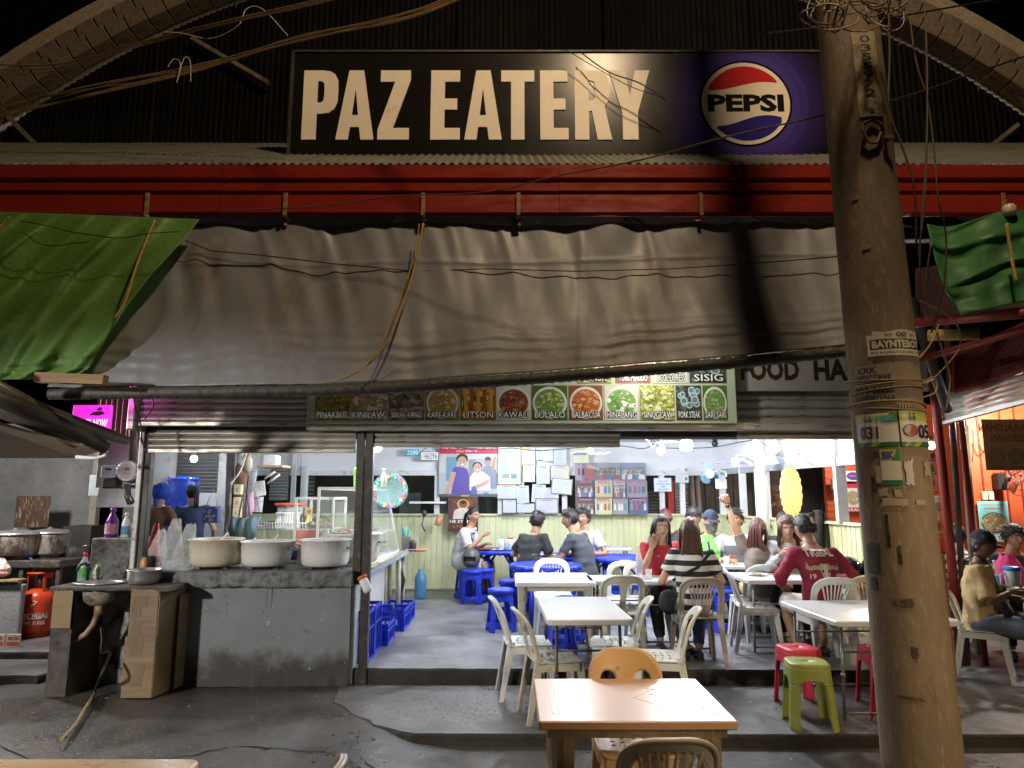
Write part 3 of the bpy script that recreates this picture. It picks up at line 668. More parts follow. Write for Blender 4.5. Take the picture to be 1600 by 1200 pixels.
b = B(); b.bbox(-6.2, c1.x, BY-.07, BY+.0, ztop-.09, ztop+.0, .005); b.obj('header', m_whitep, bw)
b = B(); p0 = c1; p1 = c1+dirR*4.6; b.bar((p0.x, p0.y, (ztop+CZ)/2), (p1.x, p1.y, (ztop+CZ)/2), .1, CZ-ztop-.002)
bw2 = thing('upper_wall', 'white boarded band above the slanting wall behind the fans', 'wall', tuple(p0.lerp(p1, .5))); b.obj('wall', m_white, bw2)
b = B(); b.bar((p0.x-.05, p0.y-.05, ztop-.04), (p1.x-.05, p1.y-.05, ztop-.04), .05, .09); b.obj('header', M('bluish_pipe', (.35, .4, .45), .5, dirt=(.15, .13, .12), da=.3), bw2)
k = 0
for px, lab in ((683, 'beside the family poster'), (782, 'behind the framed newspaper'), (815, 'behind the hanging certificates'), (882, 'right of the certificates'), (1034, 'carrying the small notice'), (1066, 'carrying two printed notices'), (172+1295-120-1, None)):
 if lab is None: continue
 x = P(px, 770, BY-.05).x; solo_bar(V((x, BY-.05, ztop-.09)), V((x, BY-.05, WZ)), .09, .06, m_whitep, 'window_post', 'white post in the back window opening '+lab, 'post')
for px, lab, wd in ((475, 'behind the kitchen shelf', .12), (458, 'left of the drinks shelf', .08)):
 x = P(px, 770, BY-.05).x; solo_bar(V((x, BY-.05, CZ)), V((x, BY-.05, WZ)), wd, .06, m_whitep, 'window_post', 'white post in the back opening '+lab, 'post')
def onR(px):   # point of the slanting wall seen at this column
 d = ray(px, 770); t = 0
 # solve x = d0/d1*y with p0 + s*dirR
 k_ = d[0]/d[1]; s = (k_*p0.y-p0.x)/(dirR.x-k_*dirR.y); return p0+dirR*s
for px, wd, lab in ((1131, .10, 'behind the blue wall fan'), (1163, .10, 'under the purple ceiling fan'), (1199, .11, 'left of the thick round column'), (1230, .08, 'behind the glowing lantern'), (1316, .13, 'beside the orange stall, near the pole')):
 q = onR(px); z0_ = WZ+.01; solo_bar(V((q.x-.03, q.y-.03, CZ if px in (1199, 1316) else ztop)), V((q.x-.03, q.y-.03, z0_)), wd, .07, m_whitep, 'window_post', 'white post in the slanting window wall '+lab, 'post')
q = onR(1211); b = B(); b.lathe([(.085, FL), (.085, CZ)], (q.x-.35, q.y-.45, 0), 20); solo(b, 'round_column', M('cream_column', (.72, .70, .68), .45, var=.06, dirt=(.4, .36, .32), da=.1), 'smooth white round column beside the glowing lantern', 'column')
# dark yard seen through the openings
b = B(); b.box(-6.2, 9, 16.4, 16.5, 0, 4.0); solo(b, 'yard_wall', M('dark_weathered_timber_wall', (.045, .045, .042), .8, var=.5, vs=3, dirt=(.02, .018, .016), da=.4, stretch=(6, 1, 1)), 'dark weathered wall of the yard behind the window openings', 'wall')
b = B(); b.box(-6.3, 12, 12.8, 16.5, -.1, -.02); struct(b, 'yard_ground', m_edge)
rnd = random.Random(21)
yd = thing('board_partition', 'row of dark upright timber boards in the yard behind the fans', 'partition', (4.3, 14.2, 0))
for k in range(22):
 x = 2.9+k*.19; b = B(); b.bbox(x, x+.18, 14.2+rnd.uniform(-.01, .01), 14.23, 0, 2.5+rnd.uniform(-.02, .02), .004); b.obj('plank', M('brown_grey_plank', (.085, .075, .065), .8, var=.4, vs=5, stretch=(3, 3, .6)), yd)
for k, px in enumerate((1081, 1090)):
 p = P(px, 770, 13.1); b = B(); b.tube([(p.x, 13.1, 0), (p.x+.02, 13.1, 1.5), (p.x-.02, 13.1, 2.6)], [.05, .045, .042], 8); solo(b, 'bare_trunk', M('pinkish_bark', (.24, .2, .18), .8, var=.3, vs=6), ('left' if k == 0 else 'right')+' one of two slim trunks standing outside the window opening', 'trunk')
def louvre(px0, py0, px1, py1, Y, n, label, mat, lip=.03, name='louvre_panel', cat='shutter'):
 x0, x1, z0, z1 = R(px0, py0, px1, py1, Y); r = thing(name, label, cat, ((x0+x1)/2, Y, z0)); h = (z1-z0)/n
 b = B(); b.box(x0, x1, Y+.05, Y+.07, z0, z1); b.obj('back', m_dark, r); b = B(); b.obox((0, 0, 0), (1, 0, 0), V((0, 1, -.8)).normalized(), V((0, .8, 1)).normalized(), (x1-x0)/2, lip, .005); me = b.obj('slat', mat, None, mesh=True)
 for k in range(n): o = link('slat', me, r); o.location = V(((x0+x1)/2, Y, z0+(k+.5)*h))-rootloc(r)
m_alu = M('grey_aluminium', (.42, .44, .45), .4, .5, var=.2)
louvre(1012, 768, 1030, 803, BY+.9, 7, 'stack of grey louvre blades outside beside the photo collage', m_alu)
louvre(1055, 745, 1075, 803, BY+.8, 12, 'bright grey louvre blades seen beyond the twin notices', M('bright_alu', (.7, .72, .74), .4, .3))
x0, x1, z0, z1 = R(1044, 750, 1053, 803, BY+.7); b = B(); solo(b.bbox(x0, x1, BY+.7, BY+.75, .5, z1, .004), 'red_banner_pole', M('red_plastic', (.55, .03, .03), .4), 'narrow red upright board outside between the notices', 'board')
louvre(422, 728, 450, 782, 11.9, 11, 'grey louvred window behind the kitchen paper notes', m_alu)
louvre(478, 738, 490, 800, 12.6, 10, 'narrow grey louvre strip right of the white kitchen post', m_alu)
# end walls of the eatery
b = B(); b.bar((-3.72, 7.1, CZ/2), (-6.3, 12.3, CZ/2), .07, CZ); solo(b, 'kitchen_side_wall', M('kitchen_grey_wall', (.3, .3, .3), .7, dirt=(.12, .1, .09), da=.4), 'grey side wall at the left end of the kitchen', 'wall')
# ================================================================== TARPAULINS
def interp(tab, x):
 if x <= tab[0][0]: return tab[0][1]
 for (a, c), (d, e) in zip(tab, tab[1:]):
  if x <= d: return lerp(c, e, (x-a)/(d-a))
 return tab[-1][1]
m_tarp = M('grey_brown_tarpaulin', (.20, .21, .235), .5, var=.2, vs=1.1, bump=.22, bs=12, dirt=(.135, .115, .095), da=.36, ds=1.5, stretch=(1, 1, .45))
m_green = M('green_tarpaulin', (.10, .22, .04), .55, var=.28, vs=2, bump=.6, bs=24, dirt=(.05, .10, .02), da=.25, ds=2)
TY0, TY1 = 5.70, 5.28
top = [(230, 347), (330, 350), (446, 354), (560, 350), (661, 347), (760, 351), (811, 352), (950, 350), (1095, 348), (1200, 346), (1310, 352), (1345, 350)]
bot = [(75, 612), (500, 606), (640, 600), (830, 588), (1160, 562), (1325, 545), (1345, 543)]
ties = [350, 446, 560, 661, 740, 811, 950, 1095, 1210, 1310]
def tarp(u, v):
 u = max(0, min(1, u)); v = max(0, min(1, v))
 pxt = lerp(235, 1343, u); pxb = lerp(78, 1343, u); px = lerp(pxt, pxb, v**.9); pt = P(pxt, interp(top, pxt), TY0); pbm = P(pxb, interp(bot, pxb)-6, TY1)
 q = pt.lerp(pbm, v); y = q.y
 for i, t in enumerate(ties):
  d = (px-t)/(26+150*v); y -= .02*math.exp(-d*d)*(1-v)**1.5; e = (px-t-60)/(30+60*v); y += .016*math.exp(-e*e)*(1-v)
 for i, t in enumerate((300, 405, 500, 610, 700, 780, 870, 1010, 1150, 1260)): d = (px-t-(30+11*(i % 3))*v)/(7+9*v); y -= (.010+.007*(i % 3))*math.exp(-d*d)*max(0, 1-1.1*v)
 y -= .045*noise.noise(V((pxt*.012+v*.8, v*1.3, 1)))+.02*noise.noise(V((px*.03-v*2, v*1.2, 4)))
 wv = noise.noise(V((px*.006, 0, 9)))*.05+.02*noise.noise(V((px*.02, v*3, 2)))
 for c, a, wd in ((.70, .008, .03), (.775, .018, .026), (.845, .021, .02), (.915, .011, .022)):
  k = interp([(100, .4), (200, 1), (400, .8), (900, .5), (1340, .9)], px)*(1+.8*noise.noise(V((px*.008, c*9, 3)))); d = (v-c-wv)/wd; y -= a*k*math.exp(-d*d)
 y -= .03*math.exp(-((px-300)/16)**2)*min(1, v*4)*max(0, 1-v*.6)+.025*math.exp(-((px-262+v*20)/14)**2)*(1-v*.5)
 y -= .008*math.exp(-((v-.26)/.014)**2)+.006*math.exp(-((px-905)/3.5)**2)
 dz = -.006*abs(math.sin((px-446)/107*PI))*(1-v)**6 if v < .3 else 0
 return (q.x, y+.05*math.sin(v*PI), q.z+dz)
tp = thing('grey_tarpaulin', 'long grey brown tarpaulin awning hanging from the red fascia over the menu board', 'tarpaulin', (0, 5.5, 2.6))
b = B(); b.surf(300, 90, tarp, .004); b.obj('sheet', m_tarp, tp)
pp = [P(x, interp(bot, x)+4, TY1-.01) for x in range(78, 1346, 22)]
b = B(); rnd = random.Random(4); pr = []; pq = []
for a, c in zip(pp, pp[1:]):
 for k in range(6): pq.append(a.lerp(c, k/6)); pr.append(.044+rnd.uniform(-.004, .005))
b.tube(pq, pr, 10); b.obj('rolled_pipe', M('taped_pipe', (.055, .052, .046), .55, var=.3, vs=20, bump=.8, bs=40), tp)
b = B()
for px in (446, 661, 811): p = P(px, 352, 5.64); b.tube([p, p+V((.01, .04, .1))], .006, 5); b.ball(p, .018)
b.obj('tie', m_rust, tp)
b = B(); b.tube([P(x, y, 5.60-.0002*abs(x-700)) for x, y in ((290, 376), (330, 392), (400, 398), (520, 412), (650, 424), (760, 420), (900, 424), (1050, 420), (1200, 410), (1320, 400))], .005, 5)
solo(b, 'cable', M('black_cable', (.015, .015, .015), .5), 'thin black cable drooping across the grey tarpaulin', 'cable')
redge = [(0, (312, 343)), (.12, (290, 372)), (.3, (236, 430)), (.5, (196, 482)), (.75, (156, 548)), (.9, (140, 575)), (1, (118, 588))]
def greenl(u, v):
 u = max(0, u); v = max(0, v)
 rx = interp([(a, c[0]) for a, c in redge], v); ry = interp([(a, c[1]) for a, c in redge], v)
 lx = lerp(-60, -460, v); ly = interp([(0, 330), (1, 612)], v); t0 = 336+6*u+5*math.sin(u*17)
 px = lerp(lx, rx, u); py = lerp(ly, ry, u**1.2)
 Y = 5.52-.30*math.sin(v*PI/2)-.06*math.sin(v*PI)
 fold = 0
 for k in range(9): c = .12+.105*k+.03*math.sin(k*2.3); d = (u-c-.10*(1-v)*(k % 3-1))/(.022+.012*(k % 2)); fold += (.075 if k % 2 else .05)*math.exp(-d*d)*(.35+.65*v)
 cr_ = .035*noise.noise(V((u*7, v*5, 2)))+.05*noise.noise(V((u*22, v*16, 5)))*max(0, v-.72)*3
 return tuple(P(px, py, Y-fold-cr_))
gt = thing('green_tarpaulin', 'large green tarpaulin gathered in diagonal folds at the left edge', 'tarpaulin', (P(100, 500, 5.3).x, 5.3, 2.6))
b = B(); b.surf(130, 110, greenl, .004); b.obj('sheet', m_green, gt)
def greenr(u, v):
 u = max(0, u); v = max(0, v)
 lx = interp([(0, 1448), (.5, 1462), (.9, 1478), (1, 1490)], v); px = lerp(lx, 1690, u); ty = 350-20*min(1, u*1.5)+10*math.sin(u*9)*(1-u); by = interp([(0, 470), (.06, 494), (.25, 484), (.6, 468), (1, 440)], u)
 py = lerp(ty, by, v); Y = 5.35-.28*v
 f = 0
 for k in range(6): d = (v-.12-.17*k+.05*noise.noise(V((k*3, 0, 0)))+(.25-.06*k)*u+.05*math.sin(u*5+k*1.7))/(.03+.03*(k % 3)); f += (.02+.02*(k % 2))*math.exp(-d*d)*(.4+.8*abs(math.sin(u*3+k)))
 return tuple(P(px, py, Y-f-.05*noise.noise(V((u*6, v*6, 8)))))
b = B(); b.surf(90, 70, greenr, .004)
gr = thing('green_tarpaulin', 'smaller crumpled bright green tarpaulin at the upper right behind the pole', 'tarpaulin', (P(1560, 420, 5.2).x, 5.2, 3.2)); b.obj('sheet', M('bright_green_tarpaulin', (.04, .15, .05), .5, var=.2, bump=.2, dirt=(.03, .12, .03), da=.25), gr)
m_rope = M('yellow_nylon_rope', (.5, .33, .10), .6, var=.3, vs=60, bump=1, bs=200)
def rope(pts, r, name, label, mat=None, cat='rope', smooth=True, sub=6):
 pts = [V(p) for p in pts]; o = []
 for i in range(len(pts)-1):
  p0 = pts[max(0, i-1)]; p1 = pts[i]; p2 = pts[i+1]; p3 = pts[min(len(pts)-1, i+2)]
  for k in range(sub):
   t = k/sub; o.append(.5*((2*p1)+(p2-p0)*t+(2*p0-5*p1+4*p2-p3)*t*t+(3*p1-p0-3*p2+p3)*t**3))
 o.append(pts[-1]); b = B(); b.tube(o, r, 6)
 return solo(b, name, mat or m_rope, label, cat) if label else b
rope([P(242, 344, 5.35), P(215, 410, 5.14), P(196, 470, 5.02), P(180, 496, 4.98)], .009, 'rope', 'straight yellow rope crossing the left green tarpaulin')
rope([P(661, 350, 5.5), P(652, 400, 5.42), P(635, 460, 5.3), P(612, 520, 5.2), P(585, 560, 5.14), P(550, 585, 5.13), P(515, 598, 5.15)], .008, 'rope', 'thick yellow rope looping down the middle of the grey tarpaulin')
rope([P(655, 350, 5.5), P(648, 400, 5.40), P(628, 455, 5.28), P(600, 530, 5.17), P(575, 568, 5.12), P(560, 580, 5.1)], .005, 'rope', 'thin second strand beside the yellow rope on the grey tarpaulin')
rope([P(1573, 350, 4.95), P(1580, 400, 4.9), P(1588, 440, 4.88)], .012, 'rope', 'pale rope hanging over the right green tarpaulin')
b = B(); p = P(1578, 337, 5.3); b.lathe([(.0, 0), (.04, .005), (.05, .03), (.05, .07), (.035, .09), (0, .095)], p, 12); solo(b, 'insulator', M('cream_porcelain', (.55, .48, .35), .4), 'round cream knob under the red fascia at far right', 'insulator')
rope([P(-10, 370, 5.3), P(8, 345, 5.3), P(15, 340, 5.3)], .009, 'rope', 'short rope end at the extreme left under the fascia')
for k, pts in enumerate((((30, 345), (70, 352), (110, 362), (150, 368), (190, 372), (230, 365), (280, 362)), ((35, 362), (60, 380), (85, 384), (115, 380), (140, 378)))):
 rope([P(x, y, 5.16-.004*i) for i, (x, y) in enumerate(pts)], .0035, 'cable', ('longer' if k == 0 else 'shorter')+' thin black cable lying over the left green tarpaulin', MATS['black_cable'], 'cable')
b = B(); b.bar(P(58, 590, 5.0), P(165, 594, 5.0), .07, .07); solo(b, 'timber', M('weathered_timber', (.26, .17, .09), .75, var=.35, vs=6, stretch=(.4, 4, 4), bump=.6), 'short weathered wooden beam end under the left green tarpaulin', 'beam')
# ================================================================== LEFT NEIGHBOUR'S AWNING
m_pipe = M('grimy_pipe', (.10, .09, .08), .45, .2, var=.3, vs=3, dirt=(.2, .13, .06), da=.35, ds=4)
aw = thing('awning', 'sloping tan sheet awning with dark round poles at far left', 'awning', (P(60, 660, 5).x, 5.0, 2.0))
b = B(); b.tube([P(-60, 575, 4.6), P(60, 640, 5.1), P(160, 676, 5.6), P(196, 688, 6.0)], [.05, .055, .05, .04], 12); b.obj('pole', m_pipe, aw)
b = B(); b.tube([P(-60, 618, 4.7), P(60, 662, 5.1), P(120, 690, 5.35)], [.055, .06, .055], 12); b.obj('pole', m_pipe, aw)
b = B(); b.tube([P(-60, 600, 4.5), P(40, 640, 4.9), P(120, 675, 5.3), P(165, 700, 5.5)], [.05, .06, .06, .05], 12); b.obj('pole', M('dark_rolled_sheet', (.05, .045, .04), .5, var=.4, bump=.5), aw)
q = [P(-80, 650, 4.6), P(60, 690, 5.0), P(148, 713, 5.4), P(-80, 713, 5.6), P(-80, 713, 5.6)]
b = B(); a = P(-90, 640, 4.5); c = P(155, 706, 5.45); d = P(120, 716, 6.3); e = P(-90, 716, 6.6)
b.add([a, c, d, e, a+V((0, 0, .02)), c+V((0, 0, .02)), d+V((0, 0, .02)), e+V((0, 0, .02))], [(0, 3, 2, 1), (4, 5, 6, 7), (0, 1, 5, 4), (1, 2, 6, 5), (2, 3, 7, 6), (3, 0, 4, 7)]); b.obj('sheet', M('tan_awning_underside', (.38, .31, .22), .6, var=.15, dirt=(.2, .15, .1), da=.2), aw)
b = B(); b.tube([P(118, 714, 5.5), P(150, 716, 5.55), P(164, 712, 5.55), P(168, 692, 5.55)], .014, 8); b.obj('white_bracket', m_white, aw)
# neon delivery sign
x0, x1, z0, z1 = R(121, 633, 171, 671, 6.5)
nb = board('neon_sign', x0-.05, x1, z0-.02, z1, 6.5, 'glowing magenta lightbox reading ORDER NOW partly hidden by the left awning', 'sign',
 lambda f: (f.text('ORDER NOW', .05, .18, .97, .48, (1, .85, 1), .03, .2), f.poly([(.45, .62), (.7, .60), (.88, .66), (.8, .78), (.55, .74)], (.02, .0, .02)), f.poly([(.62, .80), (.76, .78), (.80, .9), (.70, .93)], (.02, 0, .02))), col=(.8, .03, .62), t=.05, mat=M('neon_face', (1, 1, 1), .4, attr=True, emit=.9, var=0))
# ================================================================== ELECTRICITY POLE
m_pole = concrete('pole_concrete', (.33, .245, .16), (.20, .145, .095), (.07, .048, .03), .1, .5, None, .75, (1, 1, .3))
PB = V((1.63, 3.4, ST)); PT = V((1.50, 3.4, 8.6))
pz = P(1441, 1190, 3.4); pz2 = P(1331, 100, 3.4)
sl = (pz2-pz)/(pz2.z-pz.z)
def pc_(z): return pz+sl*(z-pz.z)
ra = (P(1500.5, 1195, 3.4).x-P(1382.5, 1195, 3.4).x)/2*.985; rb = (P(1376, 100, 3.4).x-P(1287, 100, 3.4).x)/2*.985
def pr_(z): return ra+(rb-ra)*(z-pz.z)/(pz2.z-pz.z)
pole = thing('utility_pole', 'thick leaning concrete electricity pole covered in torn stickers', 'pole', tuple(pc_(ST)))
b = B(); b.smooth = True
def polef(u, v):
 z = lerp(ST-.05, 8.4, v); a = 2*PI*u; c = pc_(z); r = pr_(z)*(1+.010*noise.noise(V((math.cos(a)*2, math.sin(a)*2, z*3)))+.006*noise.noise(V((math.cos(a)*7, math.sin(a)*7, z*9))))
 return (c.x+r*math.cos(a), c.y+r*math.sin(a), z)
b.surf(48, 260, polef, 0, wrap=True); b.obj('shaft', m_pole, pole)
def wrapflat(px0, py0, px1, py1, draw, name, lift=.003, base=None, shear=0, mat=PRINT, label=None, torn=0):
 """paper glued round the pole: drawn flat, then laid on the shaft"""
 zc0 = P((px0+px1)/2, py1, 3.25).z; zc1 = P((px0+px1)/2, py0, 3.25).z; zm = (zc0+zc1)/2; r = pr_(zm); c = pc_(zm)
 def ang(px):
  d = ray(px, (py0+py1)/2); k = d[0]/d[1]; # x = k*y ; (x-cx)^2+(y-cy)^2=r^2
  A = 1+k*k; Bq = -2*(k*c.x+c.y); Cq = c.x**2+c.y**2-r*r; D = Bq*Bq-4*A*Cq
  if D < 0: return PI if k < c.x/c.y else 2*PI
  y = (-Bq-math.sqrt(D))/(2*A); return math.atan2(y-c.y, k*y-c.x) % (2*PI)
 a0, a1 = ang(px0), ang(px1)
 f = Flat((0, 0, 0), (1, 0, 0), (0, 0, 1), 1, 1, step=.0003)
 if base:
  if torn:
   rr = random.Random(torn); pts = []
   for k in range(26):
    t = k/26*4; e = t % 1; s_ = int(t); j = rr.uniform(0, .16)
    pts.append([(e, j), (1-j, e), (1-e, 1-j), (j, 1-e)][s_])
   f.poly(pts, base)
  else:
   n = 12
   for k in range(n): f.rect(k/n, 0, (k+1)/n, 1, base); f.k -= 1
   f.k += 1
 if draw: draw(f)
 import bmesh
 bm = bmesh.new(); vs = [bm.verts.new(v) for v in f.b.v]; lay = bm.loops.layers.float_color.new('Col')
 for fc, co in zip(f.b.f, f.b.c):
  try: nf = bm.faces.new([vs[i] for i in fc])
  except ValueError: continue
  for l in nf.loops: l[lay] = (*co, 1)
 for k in range(1, 10):
  g = bm.verts[:]+bm.edges[:]+bm.faces[:]; bmesh.ops.bisect_plane(bm, geom=g, plane_co=(k/10, 0, 0), plane_no=(1, 0, 0), dist=1e-6)
 for v in bm.verts:
  z = zc0+(zc1-zc0)*v.co.z; a = lerp(a0, a1, v.co.x)+shear*v.co.z; rr_ = pr_(z)+lift-v.co.y+.0015; cc = pc_(z)
  v.co = V((cc.x+rr_*math.cos(a), cc.y+rr_*math.sin(a), z))-pole.location
 me = bpy.data.meshes.new(name); bm.to_mesh(me); bm.free(); me.materials.append(mat); o = link(name, me, pole)
 if label: o['label'] = label
 return o
DK = (.03, .028, .03)
def number_strip(f):
 for k, t in enumerate('0355972'):
  f.text(t, .3, .86-.105*k, .72, .945-.105*k, (.05, .04, .05), .01)
 f.poly([(.5+(.2 if i % 2 == 0 else .09)*math.sin(i*PI/5), .075+(.05 if i % 2 == 0 else .022)*math.cos(i*PI/5)) for i in range(10)][::-1], (.14, .13, .14))
wrapflat(1336, 48, 1372, 182, number_strip, 'number_plate', base=(.52, .42, .28), shear=-.0, mat=M('weathered_print', (1, 1, 1), .6, attr=True, var=.3, vs=25, dirt=(.2, .15, .09), da=.35, ds=22))
def bay(f):
 f.poly([(0, .02), (.98, 0), (1, .62), (.93, .95), (.6, 1), (.3, .9), (.12, .97), (.08, .8), (0, .85)], (.72, .66, .52))
 f.rect(.05, .26, .99, .64, DK); f.text('BAYNTEBOY', .08, .30, .97, .60, (.75, .68, .52), .05)
 f.text("IT'S A LIFESTYLE, NOT A T", .06, .08, .97, .18, DK, .02); f.text('ESTD', .30, .76, .42, .84, DK); f.text('2017', .74, .76, .86, .84, DK)
 for cxx in (.53, .62): f.ell(cxx, .82, .05, .075, DK, 14); f.ell(cxx, .82, .024, .035, (.72, .66, .52), 10)
wrapflat(1355, 515, 1431, 556, bay, 'sticker', lift=.005)
def krk(f):
 f.text('KRK', .12, .80, .62, .96, DK, .03); f.text('SEPTIC TANK', .02, .60, .96, .76, DK, .03); f.text('PLUMBING SVCS.', .05, .48, .97, .57, DK, .02)
 f.text('304-6688', .0, .26, .97, .46, DK, .03); f.text('09352416068', .0, .03, .97, .23, DK, .02)
wrapflat(1338, 569, 1398, 630, krk, 'sticker', base=(.30, .26, .20), mat=MATS['weathered_print'])
wrapflat(1402, 628, 1434, 638, lambda f: [f.rect(.05+.12*k, .1, .12+.12*k, .5+.1*(k % 4), (.45, .4, .33)) for k in range(7)], 'torn_paper', lift=.004)
def bib(f, num, km, yel=False):
 f.rect(0, .72, 1, 1, (.55, .58, .12) if yel else (.62, .64, .4)); f.rect(0, .0, 1, .13, (.03, .16, .06)); f.poly([(.3, 0), (.5, 0), (.62, .13), (.42, .13)], (.35, .45, .08)); f.poly([(.05, 0), (.13, 0), (.25, .13), (.17, .13)], (.35, .45, .08))
 f.ell(.12, .85, .10, .10, (.45, .55, .10)); f.ell(.12, .85, .06, .06, (.6, .65, .3))
 if km: f.text(km, .55, .76, .96, .94, (.08, .25, .45), .05); f.poly([(.7, .72), (1, .72), (1, 1), (.86, 1)], (.05, .25, .08)); f.text(km, .55, .76, .96, .94, (.12, .4, .55), .05)
 f.person(.30, .74, .2, (.1, .1, .1), (.15, .1, .3), (.1, .1, .1)); f.person(.42, .74, .2, (.1, .1, .1), (.05, .2, .1), (.1, .1, .1))
 if num: f.text(num, .14, .22, .58 if len(num) > 2 else .97, .62, (.05, .03, .09), .03)
wrapflat(1341, 645, 1403, 697, lambda f: bib(f, '031', '10K'), 'race_bib', base=(.72, .70, .65), lift=.006)
def bib2(f):
 bib(f, None, None, True); f.ell(.28, .45, .22, .17, (.04, .03, .03)); f.ell(.28, .45, .19, .145, (.5, .45, .4)); f.poly([(.22, .33), (.46, .33), (.47, .55), (.30, .58)], (.5, .05, .04)); f.text('05', .50, .22, .97, .62, (.05, .03, .09), .03)
wrapflat(1406, 642, 1446, 698, bib2, 'race_bib', base=(.75, .72, .6), lift=.006)
def bib3(f): bib(f, None, '5K'); f.text('5K', .3, .74, .9, .96, (.08, .07, .35), .06)
wrapflat(1377, 702, 1408, 758, lambda f: (f.rect(0, .68, 1, 1, (.45, .5, .1)), f.poly([(.6, .68), (1, .68), (1, 1), (.85, 1)], (.05, .25, .08)), f.rect(0, 0, 1, .14, (.03, .2, .07)), f.text('5K', .08, .72, .75, .95, (.08, .07, .35), .06)), 'race_bib', base=(.68, .64, .58), lift=.004)
for k, (a, c, d, e) in enumerate(((1413, 715, 1428, 760), (1442, 718, 1452, 745), (1373, 762, 1390, 776), (1396, 764, 1410, 778), (1374, 778, 1420, 792), (1430, 780, 1446, 790), (1368, 722, 1378, 760))):
 wrapflat(a, c, d, e, None, 'torn_paper', base=(.45, .38, .28) if k else (.6, .55, .48), lift=.003, torn=30+k)
for k, (a, c, d, e, co) in enumerate(((1356, 848, 1376, 905, (.03, .022, .016)), (1384, 800, 1391, 862, (.03, .02, .014)), (1362, 742, 1368, 772, (.03, .02, .014)), (1404, 850, 1410, 885, (.035, .025, .018)), (1425, 1010, 1436, 1030, (.09, .065, .04)), (1398, 935, 1430, 950, (.11, .08, .05)),
 (1372, 640, 1376, 700, (.2, .16, .11)), (1352, 560, 1364, 575, (.2, .16, .11)), (1362, 905, 1372, 930, (.04, .03, .02)), (1345, 380, 1362, 388, (.36, .27, .16)), (1330, 300, 1342, 306, (.36, .27, .16)), (1400, 1090, 1446, 1096, (.12, .09, .055)))):
 wrapflat(a, c, d, e, None, 'flaked_patch', base=co, lift=.0022, torn=60+k, mat=MATS['weathered_print'])
# wires wound round it
for k, py in enumerate((586, 592, 606, 628, 636)):
 b = B(); z = P(1390, py, 3.2).z; pts = []
 for i in range(40):
  a = 2*PI*i/40; zz = z+.015*math.sin(a+k*1.3); c = pc_(zz); r = pr_(zz)+.008; pts.append((c.x+r*math.cos(a), c.y+r*math.sin(a), zz))
 b.tube(pts, .0042, 6, closed=True); b.obj('rope_turn', m_rope if k % 2 else M('brown_wire', (.22, .15, .09), .5), pole)
b = B(); c = pc_(P(1345, 200, 3.2).z)
pts = [V((c.x-.02+.045*math.cos(t)*(1+.2*math.sin(3*t)), c.y-pr_(c.z)-.012, c.z+.06*math.sin(t))) for t in [k*.42 for k in range(22)]]
b.tube(pts, .007, 6); b.bar((c.x+.045, c.y-pr_(c.z)-.012, c.z+.09), (c.x+.05, c.y-pr_(c.z)-.012, c.z-.05), .02, .012); b.bar((c.x+.03, c.y-pr_(c.z)-.02, c.z-.03), (c.x+.08, c.y-pr_(c.z)-.015, c.z-.03), .012, .02); b.obj('old_bracket', M('rusty_wire_bracket', (.2, .13, .07), .7, dirt=(.35, .25, .12), da=.4), pole)
# the lamp arm above the frame, that the warm light comes from
sl_ = thing('street_lamp', 'sodium street lamp on a curved arm high above the pole', 'street lamp', (1.5, 3.3, 8.2))
b = B(); b.tube([(1.5, 3.3, 8.2), (1.5, 3.1, 8.9), (1.55, 2.6, 9.4), (1.6, 2.1, 9.55)], .03, 8); b.obj('arm', m_post, sl_)
b = B(); b.ball((1.60, 1.78, 9.62), .12, .32, .08, 14, 8); b.obj('lamp_head', m_post, sl_)
# cable tangle at the pole head, wires
m_wire = M('tan_wire', (.30, .20, .10), .5, var=.3); m_wd = MATS['black_cable']; m_wl = M('pale_wire', (.55, .5, .42), .5)
rnd = random.Random(17)
wt = thing('cable_tangle', 'messy coils of tan and pale wire at the top of the concrete pole', 'cable', tuple(P(1335, 40, 3.15)))
for k in range(20):
 cxp, cyp = rnd.uniform(1290, 1392), rnd.uniform(-25, 38); r1, r2 = rnd.uniform(14, 42), rnd.uniform(14, 48); a = rnd.uniform(0, 6); Y = 3.14+rnd.uniform(-.07, .03)
 pts = [P(cxp+r1*math.cos(a+t)*(1+.15*math.sin(2*t)), cyp+r2*math.sin(a+t), Y+.02*math.sin(t*2+k)) for t in [i*.3 for i in range(rnd.randint(13, 24))]]
 b = B(); b.tube(pts, rnd.choice((.0028, .0035, .0045)), 5); b.obj('coil', rnd.choice((m_wire, m_wire, m_wl, MATS['brown_wire'])), wt)
for k, (a, c) in enumerate((((1298, -20), (1290, 48)), ((1314, -20), (1302, 40)), ((1330, -20), (1316, 36)))):
 b = B(); b.bar(P(*a, 3.12), P(*c, 3.14), .045, .012); b.obj('slat', m_rust if k == 1 else M('dry_bamboo_slat', (.34, .25, .13), .7, var=.3), wt)
def wires(label, name, plist, mat, r): 
 t = thing(name, label, 'cable', tuple(P(*plist[0][0]))); 
 for pl in plist: b = rope([P(*q) for q in pl], r*rnd.uniform(.7, 1.3), None, None); b.obj('wire', mat, t)
 return t
pl = []
for k in range(9):
 o = rnd.uniform(-8, 8); q = rnd.uniform(-6, 6); pl.append([(-20, 178+o*1.3, 6.6), (130, 142+o+q, 6.3), (300, 108+q, 6.0), (460, 62+o*.6, 5.5), (620, 28+q*.8+o*.4, 5.0), (700, 2+q, 4.8), (760, -25+o, 4.6)])
wires('bundle of thin brown cables sagging across the upper left sky', 'overhead_cables', pl, m_wire, .0045)
